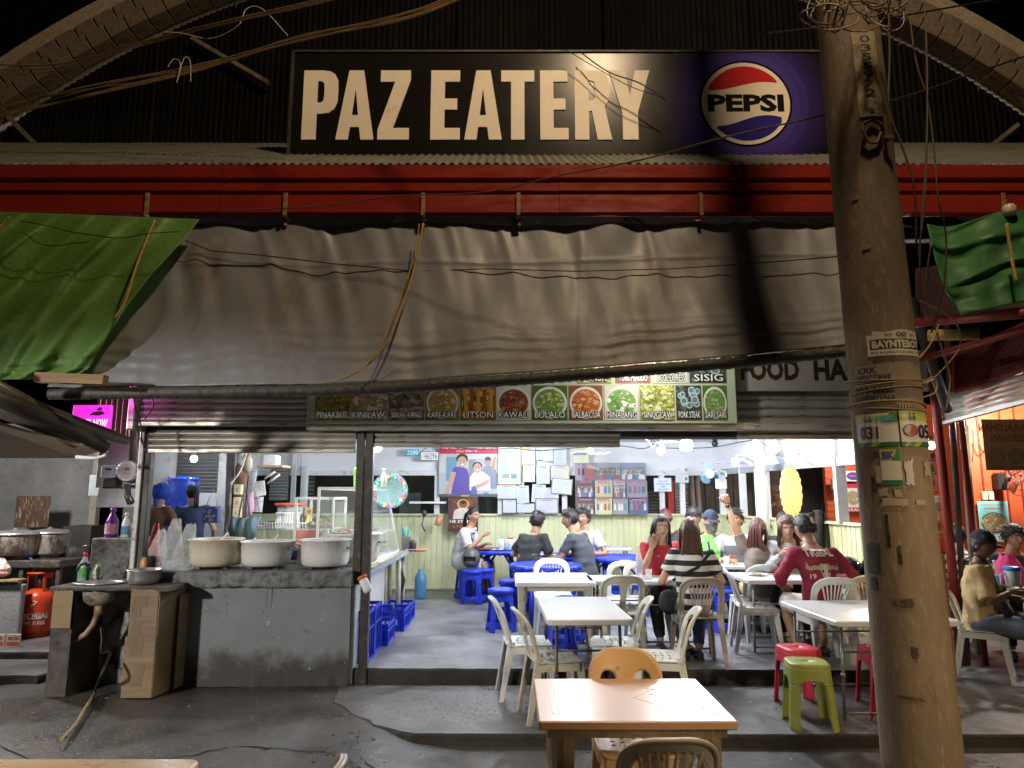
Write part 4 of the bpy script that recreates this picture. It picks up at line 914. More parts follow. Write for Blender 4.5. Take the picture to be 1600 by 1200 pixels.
pl = [[(-20, 100+k*9, 6.5), (90, 100+k*5, 6.2), (220, 66+k*3, 5.8), (340, 36+k*2, 5.3), (520, -6+k*3, 4.8), (560, -25, 4.7)] for k in range(3)]
wires('higher set of tan cables running up across the left arch', 'overhead_cables', pl, m_wire, .006)
b = rope([P(258, 50, 5.4), P(285, 52, 5.4), P(330, 60, 5.4), P(372, 40, 5.3), P(385, 14, 5.3), P(410, 14, 5.3), P(450, 56, 5.3)], .0035, None, None); solo(b, 'loose_wire', m_wl, 'pale loose wire curling above the left arch cables', 'cable')
b = rope([P(262, 105, 6), P(272, 92, 6), P(282, 100, 6), P(276, 130, 6), P(287, 92, 6), P(297, 95, 6), P(298, 128, 6)], .0035, None, None); solo(b, 'wire_loop', m_wl, 'small looped wire hanging off the left cable bundle', 'cable')
wires('two black cables crossing the end of the sign letters', 'overhead_cables', [[(885, 78, 6.4), (930, 105, 6.35), (985, 135, 6.3), (1035, 152, 6.3)], [(905, 80, 6.42), (950, 112, 6.35), (1000, 130, 6.3), (1040, 156, 6.3)]], m_wd, .005)
wires('thin dark wire slanting over the red fascia up to the pole', 'overhead_cables', [[(330, 330, 5.4), (500, 322, 5.3), (620, 306, 5.2), (760, 300, 5.0), (870, 275, 4.8), (1000, 250, 4.4), (1130, 215, 4.0), (1300, 178, 3.6)]], M('dusty_dark_wire', (.10, .07, .05), .6), .004)
wires('long cables running right from the pole head over the right arch', 'overhead_cables', [[(1385, 160, 3.6), (1450, 140, 3.9), (1520, 115, 4.2), (1620, 82, 4.6)], [(1380, 30, 3.6), (1470, 14, 4), (1600, -8, 4.6)], [(1200, 52, 3.9), (1290, 42, 3.3)]], m_wd, .006)
wires('vertical cables hanging beside the right of the pole', 'hanging_cables', [
 [(1448, -20, 3.9), (1446, 60, 3.9), (1448, 160, 3.9), (1446, 260, 3.9), (1440, 340, 3.9), (1437, 420, 3.9), (1440, 500, 3.95)], [(1443, -20, 3.8), (1449, 120, 3.8), (1446, 300, 3.8), (1434, 400, 3.85)],
 [(1388, -10, 3.6), (1390, 90, 3.6), (1389, 170, 3.6), (1410, 230, 3.6), (1428, 290, 3.6), (1432, 380, 3.65)], [(1418, -10, 3.9), (1430, 90, 3.9), (1450, 160, 3.9), (1460, 240, 3.9), (1466, 310, 3.9), (1478, 370, 3.95), (1474, 450, 4.0), (1455, 520, 4.1)]], MATS['dusty_dark_wire'], .0055)
wires('cable loops sagging behind the pole at sticker height', 'hanging_cables', [
 [(1438, 470, 3.9), (1490, 500, 4.2), (1500, 540, 4.4), (1470, 580, 4.3), (1445, 600, 4)], [(1437, 600, 3.7), (1460, 590, 3.9), (1462, 612, 3.9), (1438, 622, 3.7)],
 [(1455, 380, 4), (1448, 460, 4.1), (1470, 540, 4.2), (1484, 590, 4.3), (1478, 640, 4.3)], [(1436, 560, 3.8), (1452, 540, 3.9), (1462, 520, 4), (1468, 500, 4.1)]], m_wire, .005)
wires('cables tied along the left shutter end', 'hanging_cables', [[(206, 600, 6.4), (212, 640, 6.4), (220, 664, 6.4), (222, 690, 6.4), (230, 708, 6.4)], [(216, 610, 6.38), (224, 640, 6.38), (214, 670, 6.38), (226, 700, 6.38)], [(232, 612, 6.4), (240, 634, 6.4), (226, 655, 6.4)]], m_wd, .006)
# ================================================================== FURNITURE TEMPLATES
m_pw = M('white_plastic', (.66, .68, .66), .38, var=.06, vs=6, dirt=(.45, .44, .38), da=.14, ds=9)
m_pd = M('grimy_white_plastic', (.46, .45, .38), .45, var=.14, vs=7, dirt=(.25, .22, .16), da=.32, ds=11)
m_pg = M('warm_grey_plastic', (.40, .37, .33), .42, var=.08, vs=7, dirt=(.28, .25, .2), da=.2, ds=11)
m_pt = M('tan_orange_plastic', (.78, .50, .25), .33, var=.06, vs=4, dirt=(.35, .2, .09), da=.16, ds=10)
m_pb = M('beige_plastic', (.66, .58, .47), .42, var=.08)
m_blue = M('cobalt_blue_plastic', (.015, .04, .55), .34, var=.08, vs=6, dirt=(.01, .02, .25), da=.12)
m_pink = M('coral_pink_plastic', (.62, .05, .08), .36, var=.08, vs=4, dirt=(.4, .03, .05), da=.15)
m_olive = M('olive_lime_plastic', (.36, .42, .09), .36, var=.12, vs=4, dirt=(.2, .2, .05), da=.18, ds=6)
m_steel = M('dark_leg_tube', (.09, .09, .09), .35, .6, var=.15); m_steelg = M('grey_leg_tube', (.25, .25, .25), .35, .6, var=.15)
def rbox(x, y, hx, hy, r):
 qx, qy = abs(x)-hx+r, abs(y)-hy+r; return r-(math.hypot(max(qx, 0), max(qy, 0))+min(max(qx, qy), 0))
def smin(a, c, k=.03): h = max(0, min(1, .5+.5*(c-a)/k)); return lerp(c, a, h)-k*h*(1-h)
def make_chair(kind, mat):
 t = thing('plastic_chair', 'x', 'chair', (0, 0, -50), world=False)
 sp = lambda x, z: (x, -.175-.13*z/.4-.03*(z/.4)**2+.055*(x/.21)**2*min(1, .4+z*2), .43+z)
 def outer(x, z): return rbox(x, z-.06, .212, .33, .15)
 def sdf(u, v):
  x = (u-.5)*.44; z = v*.40; o = outer(x, z)
  if kind == 'arch':
   tt = .315-1.6*max(0, abs(x)-.10)**2*20*.25; spl = .028+1.1*(z-.17)**2; ax = abs(x)
   h = smin(smin(ax-spl, .158-ax), smin(tt-z, z-.02))
  elif kind == 'tan':
   ax = abs(x); spl = .04+.6*(z-.1)**2; h = smin(smin(ax-spl, .150-ax), smin(.285-z, z-.03), .05)
  elif kind == 'open':
   ax = abs(x); h = smin(smin(.165-ax, .33-z, .12), z-.03)
  else:
   ax = abs(x); h = smin(smin(.160-ax, .325-z, .12), z-.03)
  return min(o, -h)
 b = B(); b.surf(46, 42, lambda u, v: sp((u-.5)*.44, v*.40), .012, sdf=sdf); b.obj('backrest', mat, t)
 # rolled outer rim gives the frame its depth
 rim = []
 for k in range(61):
  q = k/60; 
  if q < .3: x, z = -.206, q/.3*.235
  elif q > .7: x, z = .206, (1-q)/.3*.235
  else: a = PI-(q-.3)/.4*PI; x = .206*math.copysign(abs(math.cos(a))**.72, math.cos(a)); z = .235+.152*abs(math.sin(a))**.72
  rim.append(V(sp(x, z))-V((0, .006, 0)))
 b = B(); b.tube(rim, .011, 6); b.obj('rim', mat, t)
 if kind == 'fan':
  for i in range(8):
   a = (i-3.5)/3.5; b = B(); pts = [V(sp(a*(.05+.085*(z/.33)**1.2), z))+V((0, -.004, 0)) for z in (.02, .08, .14, .2, .26, .32+.02*(1-a*a))]
   b.tube(pts, [.008]*6, 6, flat=.55, up=(0, 1, 0)); b.obj('slat', mat, t)
 def seatsdf(u, v):
  x = (u-.5)*.44; y = (v-.5)*.42; o = rbox(x, y, .215, .205, .06); h = -1
  if kind == 'tan':
   gx = (abs(x)+.03) % .06-.03; gy = (y+.1+.5) % .06-.03; h = .0085-max(abs(gx), abs(gy)) if abs(x) < .15 and -.11 < y < .13 else -1
  else:
   ax = abs(x)
   for k in range(4):
    yy = -.09+.055*k; h = max(h, min(.006-abs(y-yy), .026-abs(ax-.045))); h = max(h, min(.006-abs(y-yy-.012), .022-abs(ax-.115)))
  return min(o, -h)
 b = B(); b.surf(44, 42, lambda u, v: ((u-.5)*.44, (v-.5)*.42+.01, .43+.012*((u-.5)*2)**2-.03*max(0, v-.86)/.14*max(0, v-.86)/.14+.012*max(0, .12-v)/.12), -.008, sdf=seatsdf)
 pts = [V((sx*.205*min(1, 1), y, z)) for sx, y, z in ((-1, -.17, .425), (-1, .15, .425), (-.85, .20, .42), (.85, .20, .42), (1, .15, .425), (1, -.17, .425))]
 for a, c in zip(pts, pts[1:]): b.bar(a-V((0, 0, .02)), c-V((0, 0, .02)), .010, .055)
 b.obj('seat', mat, t)
 for sx in (-1, 1):
  for fr, topz, pt_, pb_ in ((1, .43, (sx*.19, .185), (sx*.222, .225)), (0, .47, (sx*.197, -.178), (sx*.215, -.255))):
   b = B(); b.smooth = False; sy_ = 1 if fr else -1
   prof = lambda c, w_, z: [(c[0]+sx*.004, c[1]+sy_*.004, z), (c[0]-sx*w_, c[1]+sy_*.004, z), (c[0]-sx*w_, c[1]-sy_*.006, z), (c[0]-sx*.010, c[1]-sy_*.010, z), (c[0]-sx*.006, c[1]-sy_*w_, z), (c[0]+sx*.004, c[1]-sy_*w_, z)]
   vs = []; zs = (topz, .2, 0)
   for z in zs: q = 1-z/topz; vs += prof((lerp(pt_[0], pb_[0], q), lerp(pt_[1], pb_[1], q)), lerp(.058, .03, q), z)
   fs = []
   for j in range(2):
    for k in range(6): fs.append((j*6+k, j*6+(k+1) % 6, (j+1)*6+(k+1) % 6, (j+1)*6+k))
   fs += [(0, 1, 2, 3, 4, 5), (17, 16, 15, 14, 13, 12)]
   if sx*sy_ < 0: fs = [f[::-1] for f in fs]
   b.add(vs, fs); b.obj('leg', mat, t)
 return t
def make_stool(mat, rnd_=False, hgt=.46, win=True, wt=.155, wb=.20):
 """one-piece moulded stool: a tapered shell with arches cut into its four sides"""
 t = thing('plastic_stool', 'x', 'stool', (0, 0, -50), world=False); ex = 2.2 if rnd_ else 4.5
 def ring(u, r):
  a = 2*PI*u+PI/4; c, s_ = math.cos(a), math.sin(a); q = (abs(c)**ex+abs(s_)**ex)**(-1/ex); return r*q*c, r*q*s_
 def leg_sdf(u, v):      # v 0 floor .. 1 top of shell
  d = abs((u*4) % 1-.5)*2       # 0 mid side (between corners) .. 1 at corner -> corners sit at u*4 integer
  wl = .30+.12*v**3; z = v
  side = wl-(1-d)                     # >0 on the leg
  arch = v-(.80 if not rnd_ else .76)-.0
  body = max(side*.5, arch+.10*0)
  k = smin(-side, -arch*1.2, .25); body = -k
  if win: band = .075-abs(v-.17) if d < 1 else 1; body = max(body, band*1.0)
  return body
 def f(u, v): 
  x, y = ring(u, lerp(wb, wt, v**.9)); return (x, y, v*(hgt-.03))
 cut = .72
 for q in range(4):
  b = B(); b.surf(22, 34, lambda u, v, q=q: f((q-.5+u)/4, v*cut), .007, sdf=lambda u, v, q=q: leg_sdf((q-.5+u)/4, v*cut)); b.obj('leg', mat, t)
 b = B(); b.surf(88, 12, lambda u, v: f(u, cut+v*(1-cut)), .007, wrap=True, sdf=lambda u, v: leg_sdf(u, cut+v*(1-cut)))
 n = 48; prof = [(1.0, hgt-.03), (1.01, hgt-.014), (.96, hgt-.003), (.88, hgt), (.5, hgt-.003), (.12, hgt-.004), (.10, hgt-.012)]
 if rnd_: prof = [(1.0, hgt-.06), (1.12, hgt-.058), (1.14, hgt-.02), (1.10, hgt-.006), (.95, hgt), (.4, hgt-.006), (.1, hgt-.006), (.08, hgt-.014)]
 base = len(b.v)
 for s_, z in prof:
  for k in range(n): x, y = ring(k/n, wt*s_); b.v.append(V((x, y, z)))
 b.smooth = True
 for j in range(len(prof)-1):
  for k in range(n): b.face((base+j*n+k, base+j*n+(k+1) % n, base+(j+1)*n+(k+1) % n, base+(j+1)*n+k))
 b.face([base+(len(prof)-1)*n+k for k in range(n)]); b.obj('seat', mat, t); return t
def make_round_table(mat, r=.45, h=.72):
 t = thing('round_table', 'x', 'table', (0, 0, -50), world=False); b = B(); n = 120; b.smooth = True
 prof = [(.90, h-.045), (1.0, h-.05), (1.01, h-.012), (.985, h), (.93, h+.003), (.91, h-.001), (0.0001, h-.002)]; base = 0
 for j, (s_, z) in enumerate(prof):
  for k in range(n):
   a = 2*PI*k/n; lob = (1+.012*(1 if math.sin(a*20) > 0 else -1)) if j in (1, 2) else 1; b.v.append(V((r*s_*lob*math.cos(a), r*s_*lob*math.sin(a), z-(.010 if (j == 1 and lob > 1) else 0))))
 for j in range(len(prof)-1):
  for k in range(n): b.face((j*n+k, j*n+(k+1) % n, (j+1)*n+(k+1) % n, (j+1)*n+k))
 b.obj('tabletop', mat, t)
 for k in range(4):
  a = PI/4+k*PI/2; c, s_ = math.cos(a), math.sin(a); b = B(); b.tube([(c*r*.72, s_*r*.72, h-.03), (c*r*.84, s_*r*.84, .0)], [.042, .028], 8); b.obj('leg', mat, t)
  b = B(); b.bar((c*r*.2, s_*r*.2, h-.05), (c*r*.78, s_*r*.78, h-.28), .03, .02); b.obj('brace', mat, t)
 return t
def rslab(hx, hy, z0, z1, r, bev=.008, n=6):
 """rounded-corner tabletop"""
 b = B(); pts = []
 for cx_, cy_, a0_ in ((hx-r, hy-r, 0), (-hx+r, hy-r, PI/2), (-hx+r, -hy+r, PI), (hx-r, -hy+r, 1.5*PI)):
  for k in range(n+1): a = a0_+PI/2*k/n; pts.append((cx_, cy_, math.cos(a), math.sin(a)))
 rings = []
 for q, z in ((r-bev, z0), (r, z0+bev), (r, z1-bev), (r-bev, z1)): rings.append([(cx_+q*c, cy_+q*s_, z) for cx_, cy_, c, s_ in pts])
 m = len(pts); vs = [p for rg in rings for p in rg]; fs = [tuple(range(m))[::-1], tuple(range(3*m, 4*m))]
 for j in range(3):
  for k in range(m): fs.append((j*m+k, j*m+(k+1) % m, (j+1)*m+(k+1) % m, (j+1)*m+k))
 return b.add(vs, fs)
def fold_table(name, label, c, rz, sx, sy_, h, top, legm, floor_z=None, kind='fold', group=None, inset=.1, legr=.0125):
 t = thing(name, label, 'table', c, rz, group, world=False)
 rslab(sx/2, sy_/2, h-.045, h, .05 if kind == 'fold' else .03).obj('tabletop', top, t)
 if kind == 'fold':
  for s_ in (-1, 1):
   for q in (-1, 1):
    b = B(); b.tube([(q*(sx/2-.09), s_*(sy_/2-inset), h-.045), (q*(sx/2-.07), s_*(sy_/2-inset), 0)], legr, 8); b.lathe([(legr+.006, 0), (legr+.006, .03)], (q*(sx/2-.081), s_*(sy_/2-inset), h*.42), 8); b.obj('leg', legm, t)
   b = B(); b.tube([(-sx/2+.07, s_*(sy_/2-inset), .05), (sx/2-.07, s_*(sy_/2-inset), .05)], legr*.8, 8); b.obj('crossbar', legm, t); b = B(); b.tube([(0, s_*(sy_/2-inset), h-.25), (0, s_*(sy_/2-inset-.22), h-.05)], legr*.6, 6); b.tube([(-sx/2+.08, s_*(sy_/2-inset), h-.25), (sx/2-.08, s_*(sy_/2-inset), h-.25)], legr*.7, 6); b.obj('brace', legm, t)
 else:
  for q in (-1, 1):
   for s_ in (-1, 1):
    b = B(); hx = sx/2-.07; hy = sy_/2-.07
    for (z0_, z1_, w0, w1) in ((0, h-.045, .055, .085),):
     w = w0; W_ = w1; vs = []
     for z, ww in ((0, w), (h*.5, (w+W_)/2), (h-.045, W_)):
      for i in range(12):
       a = 2*PI*i/12+PI/12; fl = 1 if i % 2 else .9; e = (abs(math.cos(a))**6+abs(math.sin(a))**6)**(-1/6); vs.append((q*hx+ww/2*fl*e*math.cos(a), s_*hy+ww/2*fl*e*math.sin(a), z))
     b.add(vs, [(j*12+i, j*12+(i+1) % 12, (j+1)*12+(i+1) % 12, (j+1)*12+i) for j in (0, 1) for i in range(12)]+[tuple(range(12))[::-1]])
    b.obj('leg', legm, t)
  b = B(); b.box(-sx/2+.06, sx/2-.06, -sy_/2+.06, sy_/2-.06, h-.09, h-.047); b.obj('apron', legm, t)
 return t
ch_arch = make_chair('arch', m_pw); ch_fan = make_chair('fan', m_pg); ch_tan = make_chair('tan', m_pt); ch_open = make_chair('open', m_pw)
st_blue = make_stool(m_blue, True, .48, True, .135, .19); st_pink = make_stool(m_pink, False, .46, False, .15, .185)
rt_blue = make_round_table(m_blue)
used = set()
def put(tpl, x, y, z, rz, label, mat=None, group=None, src=None):
 mats = {src or tpl.children[0].data.materials[0].name: mat} if mat else None
 return copyt(tpl, (x, y, z), math.radians(rz), label, group, None, mats)
GC = 'plastic chairs around the tables'; GS = 'blue plastic stools in the dining hall'
put(ch_arch, .13, 6.44, 0, -84, 'pale white chair with oval back openings, left of the near white table, farther one', None, GC)
put(ch_arch, .33, 5.83, 0, -80, 'grimy weathered chair left of the near white table, nearest the tan table', m_pd, GC)
put(ch_arch, .90, 6.42, 0, 84, 'whitish chair facing left at the right side of the near white table', None, GC)
put(ch_arch, 1.17, 5.86, 0, 80, 'chair tilted toward the white table just behind the tan chair, right side', m_pw, GC)
put(ch_tan, .66, 4.08, ST, 180, 'orange tan chair tucked under the tan table', None, GC).scale = (1, 1, 1.07)
put(ch_fan, .63, 3.32, ST, 2, 'nearest beige chair with slatted back cut off by the bottom edge', m_pb, GC)
put(ch_arch, -.95, 2.74, ST, 90, 'pale chair of which only a corner shows at the bottom left', None, GC)
put(ch_fan, .47, 8.35, FL, 180, 'white slatted chair behind the white square-legged table', m_pw, GC)
put(ch_arch, 1.04, 7.14, FL, 3, 'dirty cream chair seen from behind between the two white tables', m_pd, GC)
put(ch_open, 1.25, 8.0, FL, 170, 'white chair facing the street behind the cream chair', None, GC)
put(ch_fan, 1.76, 6.98, FL, 0, 'grey slatted chair holding the woman in the striped shirt', m_pg, GC)
put(ch_open, 2.72, 8.2, FL, 8, 'white open-backed chair under the person raising an arm', m_pw, GC)
put(ch_fan, 2.98, 6.98, FL, 2, 'slatted chair behind the person in the maroon sweater', m_pw, GC)
put(ch_fan, 3.42, 7.15, FL, -4, 'empty beige slatted chair right of the maroon sweater', m_pb, GC)
put(ch_open, 2.52, 7.55, FL, -100, 'white chair in shadow under the folding table near the maroon sweater', m_pw, GC)
put(ch_open, 1.46, 7.9, FL, 180, 'white chair carrying the woman in red', m_pw, GC)
put(ch_open, 4.50, 7.02, 0, -125, 'whitish chair under the man in the cream tee', m_pw, GC)
put(ch_fan, 5.28, 6.35, 0, 35, 'white and red chair at the right edge of the picture', M('white_chair_red_marks', (.6, .57, .52), .4, dirt=(.45, .03, .03), da=.42, ds=7), GC)
put(ch_open, 4.2, 8.1, 0, -40, 'chair half hidden between the concrete pole and the capped man', m_pd, GC)
for x, y, z, rz, l in ((-.42, 10.95, FL, 10, 'blue stool standing nearest the wall beside the man in white'), (-.72, 11.35, FL, 20, 'blue stool under the man in the white tee'), (-.58, 10.75, FL, -8, 'blue stool left of the round table, in front of the white tee man'),
 (-.13, 8.62, FL, 12, 'blue round-top stool left of the square-legged white table'), (-.02, 9.5, FL, 30, 'blue stool behind the round-top stool near the front round table'), (.48, 7.42, FL, 5, 'blue stool standing under the square-legged white table'),
 (.62, 7.95, FL, 40, 'blue stool deep under the square-legged white table'), (.22, 9.85, FL, 20, 'blue stool under the man in the black tee'), (.92, 9.75, FL, 0, 'blue stool under the man in the dark grey tee'),
 (2.30, 8.72, FL, 15, 'left blue stool beside the grey folding table'), (2.52, 8.6, FL, -10, 'right blue stool beside the grey folding table'), (1.28, 9.2, FL, 0, 'blue stool under the far blue round table'), (1.75, 9.7, FL, 25, 'blue stool behind the woman in red')):
 put(st_blue, x, y, z, rz, l, None, GS)
put(st_pink, 2.38, 6.13, 0, 6, 'coral pink stool behind the green one', None, 'square plastic stools on the terrace')
put(st_pink, 2.24, 5.62, 0, -8, 'olive green square stool standing on the terrace', m_olive, 'square plastic stools on the terrace')
put(st_pink, 3.06, 6.12, 0, 4, 'farther pink stool half hidden behind the concrete pole', None, 'square plastic stools on the terrace')
put(st_pink, 2.93, 5.62, 0, 10, 'nearer pink stool almost hidden by the concrete pole', None, 'square plastic stools on the terrace')
GT = 'blue round plastic tables'
for x, y, s_, l in ((-.2, 11.45, 1.1, 'blue round table by the wall in front of the man in white'), (.6, 10.35, 1.1, 'blue round table between the two men in dark tees'), (.42, 9.05, 1.0, 'front blue round table behind the white chair'), (1.45, 10.2, 1.05, 'empty blue round table right of the man in the grey tee')):
 o = put(rt_blue, x, y, FL, 15, l, None, GT); o.scale = (s_, s_, 1)
for t in (ch_arch, ch_fan, ch_tan, ch_open, st_blue, st_pink, rt_blue):       # the templates themselves are not part of the place
 for c in list(t.children): bpy.data.objects.remove(c)
 bpy.data.objects.remove(t)
m_tt = M('white_tabletop', (.66, .68, .69), .36, var=.07, vs=3, rv=.2)
m_ttd = M('pale_grey_tabletop', (.53, .55, .56), .36, var=.08, vs=2, rv=.2)
m_gl = M('grimy_square_leg', (.45, .43, .35), .5, dirt=(.2, .17, .12), da=.35, ds=8)
fold_table('white_table', 'long white folding table with black legs right behind the tan table', (.57, 6.1, 0), math.radians(2), .66, 1.22, .78, m_ttd, m_steel, inset=.14)
fold_table('white_table', 'white table with thick square legs in the middle of the hall', (.43, 7.6, FL), 0, .80, .9, .72, m_tt, m_gl, kind='square')
fold_table('white_table', 'white folding table the woman in red leans on', (1.42, 7.55, FL), 0, 1.28, .52, .72, m_tt, m_steelg)
fold_table('white_table', 'folding table of the group beside the raised arm', (2.75, 8.85, FL), 0, .95, .5, .74, m_tt, m_steelg)
fold_table('white_table', 'folding table left of the person in the maroon sweater', (2.82, 7.72, FL), 0, .86, .72, .72, m_tt, m_steelg)
fold_table('white_table', 'white folding table with rounded corners cut off by the pole', (2.95, 6.15, 0), math.radians(2), .98, 1.1, .75, m_tt, m_steelg, inset=.13)
fold_table('white_table', 'small white table against the lime wall behind the round tables', (1.55, 11.7, FL), 0, .75, .5, .74, m_tt, m_steelg)
# tan table
t = thing('tan_table', 'tan plastic table with diamond pattern in the foreground', 'table', (.585, 3.84, ST), world=False)
hx, hy, h = .462, .385, .75
rslab(hx, hy, h-.04, h, .014, .006).obj('tabletop', M('tan_tabletop', (.66, .40, .23), .33, var=.07, vs=2, rv=.15), t)
m_grv = M('groove', (.56, .34, .195), .5, var=0); m_grl = M('pale_groove_edge', (.85, .72, .62), .3, var=0)
for q in (-1, 1):
 for k, o in enumerate((0, .030)):
  b = B(); x = q*(.385-o); b.box(x-.003, x+.003, -.27, .27, h-.001, h+.003); b.obj('edge_line', m_grl, t)
def groove(a, c): b = B(); b.bar((*a, h), (*c, h), .0045, .0014); b.obj('groove', m_grv, t)
for i in range(4):
 y0_ = -.24+.12*i; y1_ = y0_+.12; xa, xb = .135, .325; xm, ym = (xa+xb)/2, (y0_+y1_)/2
 for a, c in (((xa, ym), (xm, y1_)), ((xa, ym), (xm, y0_)), ((xm, y1_), (xb, ym)), ((xm, y0_), (xb, ym))): groove(a, c)
for a, c in (((.04, 0), (.23, .24)), ((.04, 0), (.23, -.24)), ((.23, .24), (.335, .24)), ((.23, -.24), (.335, -.24)), ((.335, -.24), (.335, .24))): groove(a, c)

m_tl = M('grimy_tan_leg', (.36, .27, .16), .55, var=.2, vs=5, dirt=(.13, .09, .05), da=.5, ds=7, stretch=(1, 1, .5))
for sx in (-1, 1):
 for sy_ in (-1, 1):
  b = B(); x, y = sx*.345, sy_*.29; vs = []
  for z, r in ((0, .036), (.36, .044), (.37, .052), (.62, .056), (h-.04, .058)):
   for i in range(20): a = 2*PI*i/20; q = r*(1 if i % 2 else .93); vs.append((x+q*math.cos(a), y+q*math.sin(a), z))
  b.add(vs, [(j*20+i, j*20+(i+1) % 20, (j+1)*20+(i+1) % 20, (j+1)*20+i) for j in range(4) for i in range(20)]); b.obj('leg', m_tl, t)
b = B(); b.box(-.42, .42, -.345, .345, h-.085, h-.042); b.obj('apron', m_tl, t)
t = thing('cream_table', 'cream plastic table cut off at the bottom left corner', 'table', (-1.75, 2.55, ST), world=False)
rslab(.52, .44, h-.045, h, .04, .008).obj('tabletop', M('cream_tabletop', (.78, .62, .40), .3, var=.05), t)
for sx in (-1, 1):
 for sy_ in (-1, 1): b = B(); b.tube([(sx*.42, sy_*.34, h-.05), (sx*.44, sy_*.36, 0)], [.045, .032], 10); b.obj('leg', m_pb, t)
# ================================================================== PEOPLE
SKIN = {k: M('skin_'+k, c, .5, attr=True, var=.05, vs=9, sss=.08) for k, c in (('a', (0, 0, 0)),)}['a']
m_hair = M('black_hair', (.012, .010, .010), .42, var=.3, vs=30, bump=.5, bs=120, stretch=(3, 3, .4)); m_hbr = M('brown_hair', (.085, .04, .02), .38, var=.5, vs=14, bump=.5, bs=120, stretch=(4, 4, .3))
m_hred = M('reddish_hair', (.10, .03, .025), .4, var=.4, vs=14, bump=.5, bs=120, stretch=(4, 4, .3))
def cloth(name, c, **k): return M(name, c, .85, var=.12, vs=9, bump=.35, bs=26, **k)
def remesh(b, name, mat, vox=.016, it=4, disp=0, seed=0):
 """fuse overlapping volumes into one continuous skin"""
 me = b.obj('tmp', mat, None, mesh=True); o = bpy.data.objects.new('tmp', me); COL.objects.link(o)
 m = o.modifiers.new('r', 'REMESH'); m.mode = 'VOXEL'; m.voxel_size = vox; m.use_smooth_shade = True
 m = o.modifiers.new('s', 'SMOOTH'); m.iterations = it; m.factor = .5
 dg = bpy.context.evaluated_depsgraph_get(); r = bpy.data.meshes.new_from_object(o.evaluated_get(dg)); bpy.data.objects.remove(o); bpy.data.meshes.remove(me)
 if disp:
  r.update(); ns = [v.normal.copy() for v in r.vertices]
  for v, n_ in zip(r.vertices, ns):
   p = v.co; v.co = p+n_*disp*(noise.noise(V((p.x*9+seed, p.y*9, p.z*5)))+.7*noise.noise(V((p.x*5, p.y*5+seed, p.z*17))))
 return r
def append(b, me, col):
 n = len(b.v); b.v += [v.co.copy() for v in me.vertices]; b.col = col; b.smooth = True
 for p in me.polygons: b.face([n+i for i in p.vertices])
def headdir(n, m):
 out = []
 for j in range(m+1):
  t = PI*j/m
  for i in range(n):
   a = 2*PI*i/n; out.append(V((math.sin(t)*math.sin(a), math.sin(t)*math.cos(a), math.cos(t))))   # i=0 faces +Y
 return out
def g(x, s): return math.exp(-(x/s)**2)
def headpt(d, fem=False):
 x, y, z = d.x*.073, d.y*.092, d.z*.112
 if z < 0:
  k = (-z/.112); x *= 1-.30*k**1.6; 
  if y < 0: y *= 1-.35*k
  if y > 0: y = y*(1-.10*k)+.006*k
 if y > 0:
  y *= .97; ax = abs(x)
  y += .024*g(x, .012)*(g(z+.022, .016) if z < -.022 else g(z+.022, .034))
  y -= .010*g(ax-.031, .015)*g(z-.008, .012); y += .005*g(z-.028, .010)*g(ax-.03, .03)
  y += .007*g(x, .024)*g(z+.050, .009)-.003*g(x, .02)*g(z+.0505, .0025); y -= .004*g(x, .03)*g(z+.066, .007); y += .009*g(x, .024)*g(z+.090, .016)
  y += .005*g(ax-.042, .016)*g(z+.018, .018)
 return V((x, y, z))
def headcol(p, sk, lips, brow=True, fem=False):
 if p.y < .04: return sk
 ax = abs(p.x)
 e = ((ax-.031)/.0155)**2+((p.z-.008)/.0062)**2
 if e < 1: return (.02, .012, .01) if abs(ax-.031) < .0075 else (.55, .5, .46)
 if e < 1.5 and p.z > .008: return (.03, .02, .018)
 if abs(p.z-.027-.1*(0.02-abs(ax-.031))) < .0042 and .013 < ax < .05: return (.03, .02, .016)
 if (p.x/.024)**2+((p.z+.051)/.0085)**2 < 1: return tuple(v*.35 for v in lips) if abs(p.z+.0505) < .0022 else lips
 if ax < .012 and -.042 < p.z < -.034: return tuple(v*.6 for v in sk)
 k = 1-.12*g(ax-.03, .02)*g(p.z+.002, .012); return tuple(v*k for v in sk)
def make_head(b, R_, pos, sk, lips, fem):
 n, m = 48, 44; base = len(b.v); ds = headdir(n, m); pts = [headpt(d, fem) for d in ds]; b.v += [pos+R_ @ p for p in pts]; b.smooth = True
 for j in range(m):
  for i in range(n):
   q = (j*n+i, j*n+(i+1) % n, (j+1)*n+(i+1) % n, (j+1)*n+i); c = sum((pts[k] for k in q), V())/4
   b.col = headcol(c, sk, lips, fem=fem); b.face([base+k for k in q])
 b.col = sk
 for s_ in (-1, 1):
  c0 = len(b.v); b.ball((0, 0, 0), .011, .021, .032, 10, 8)
  for k in range(c0, len(b.v)): b.v[k] = pos+R_ @ (Matrix.Rotation(s_*.3, 3, 'Z') @ b.v[k]+V((s_*.075, -.008, -.006)))
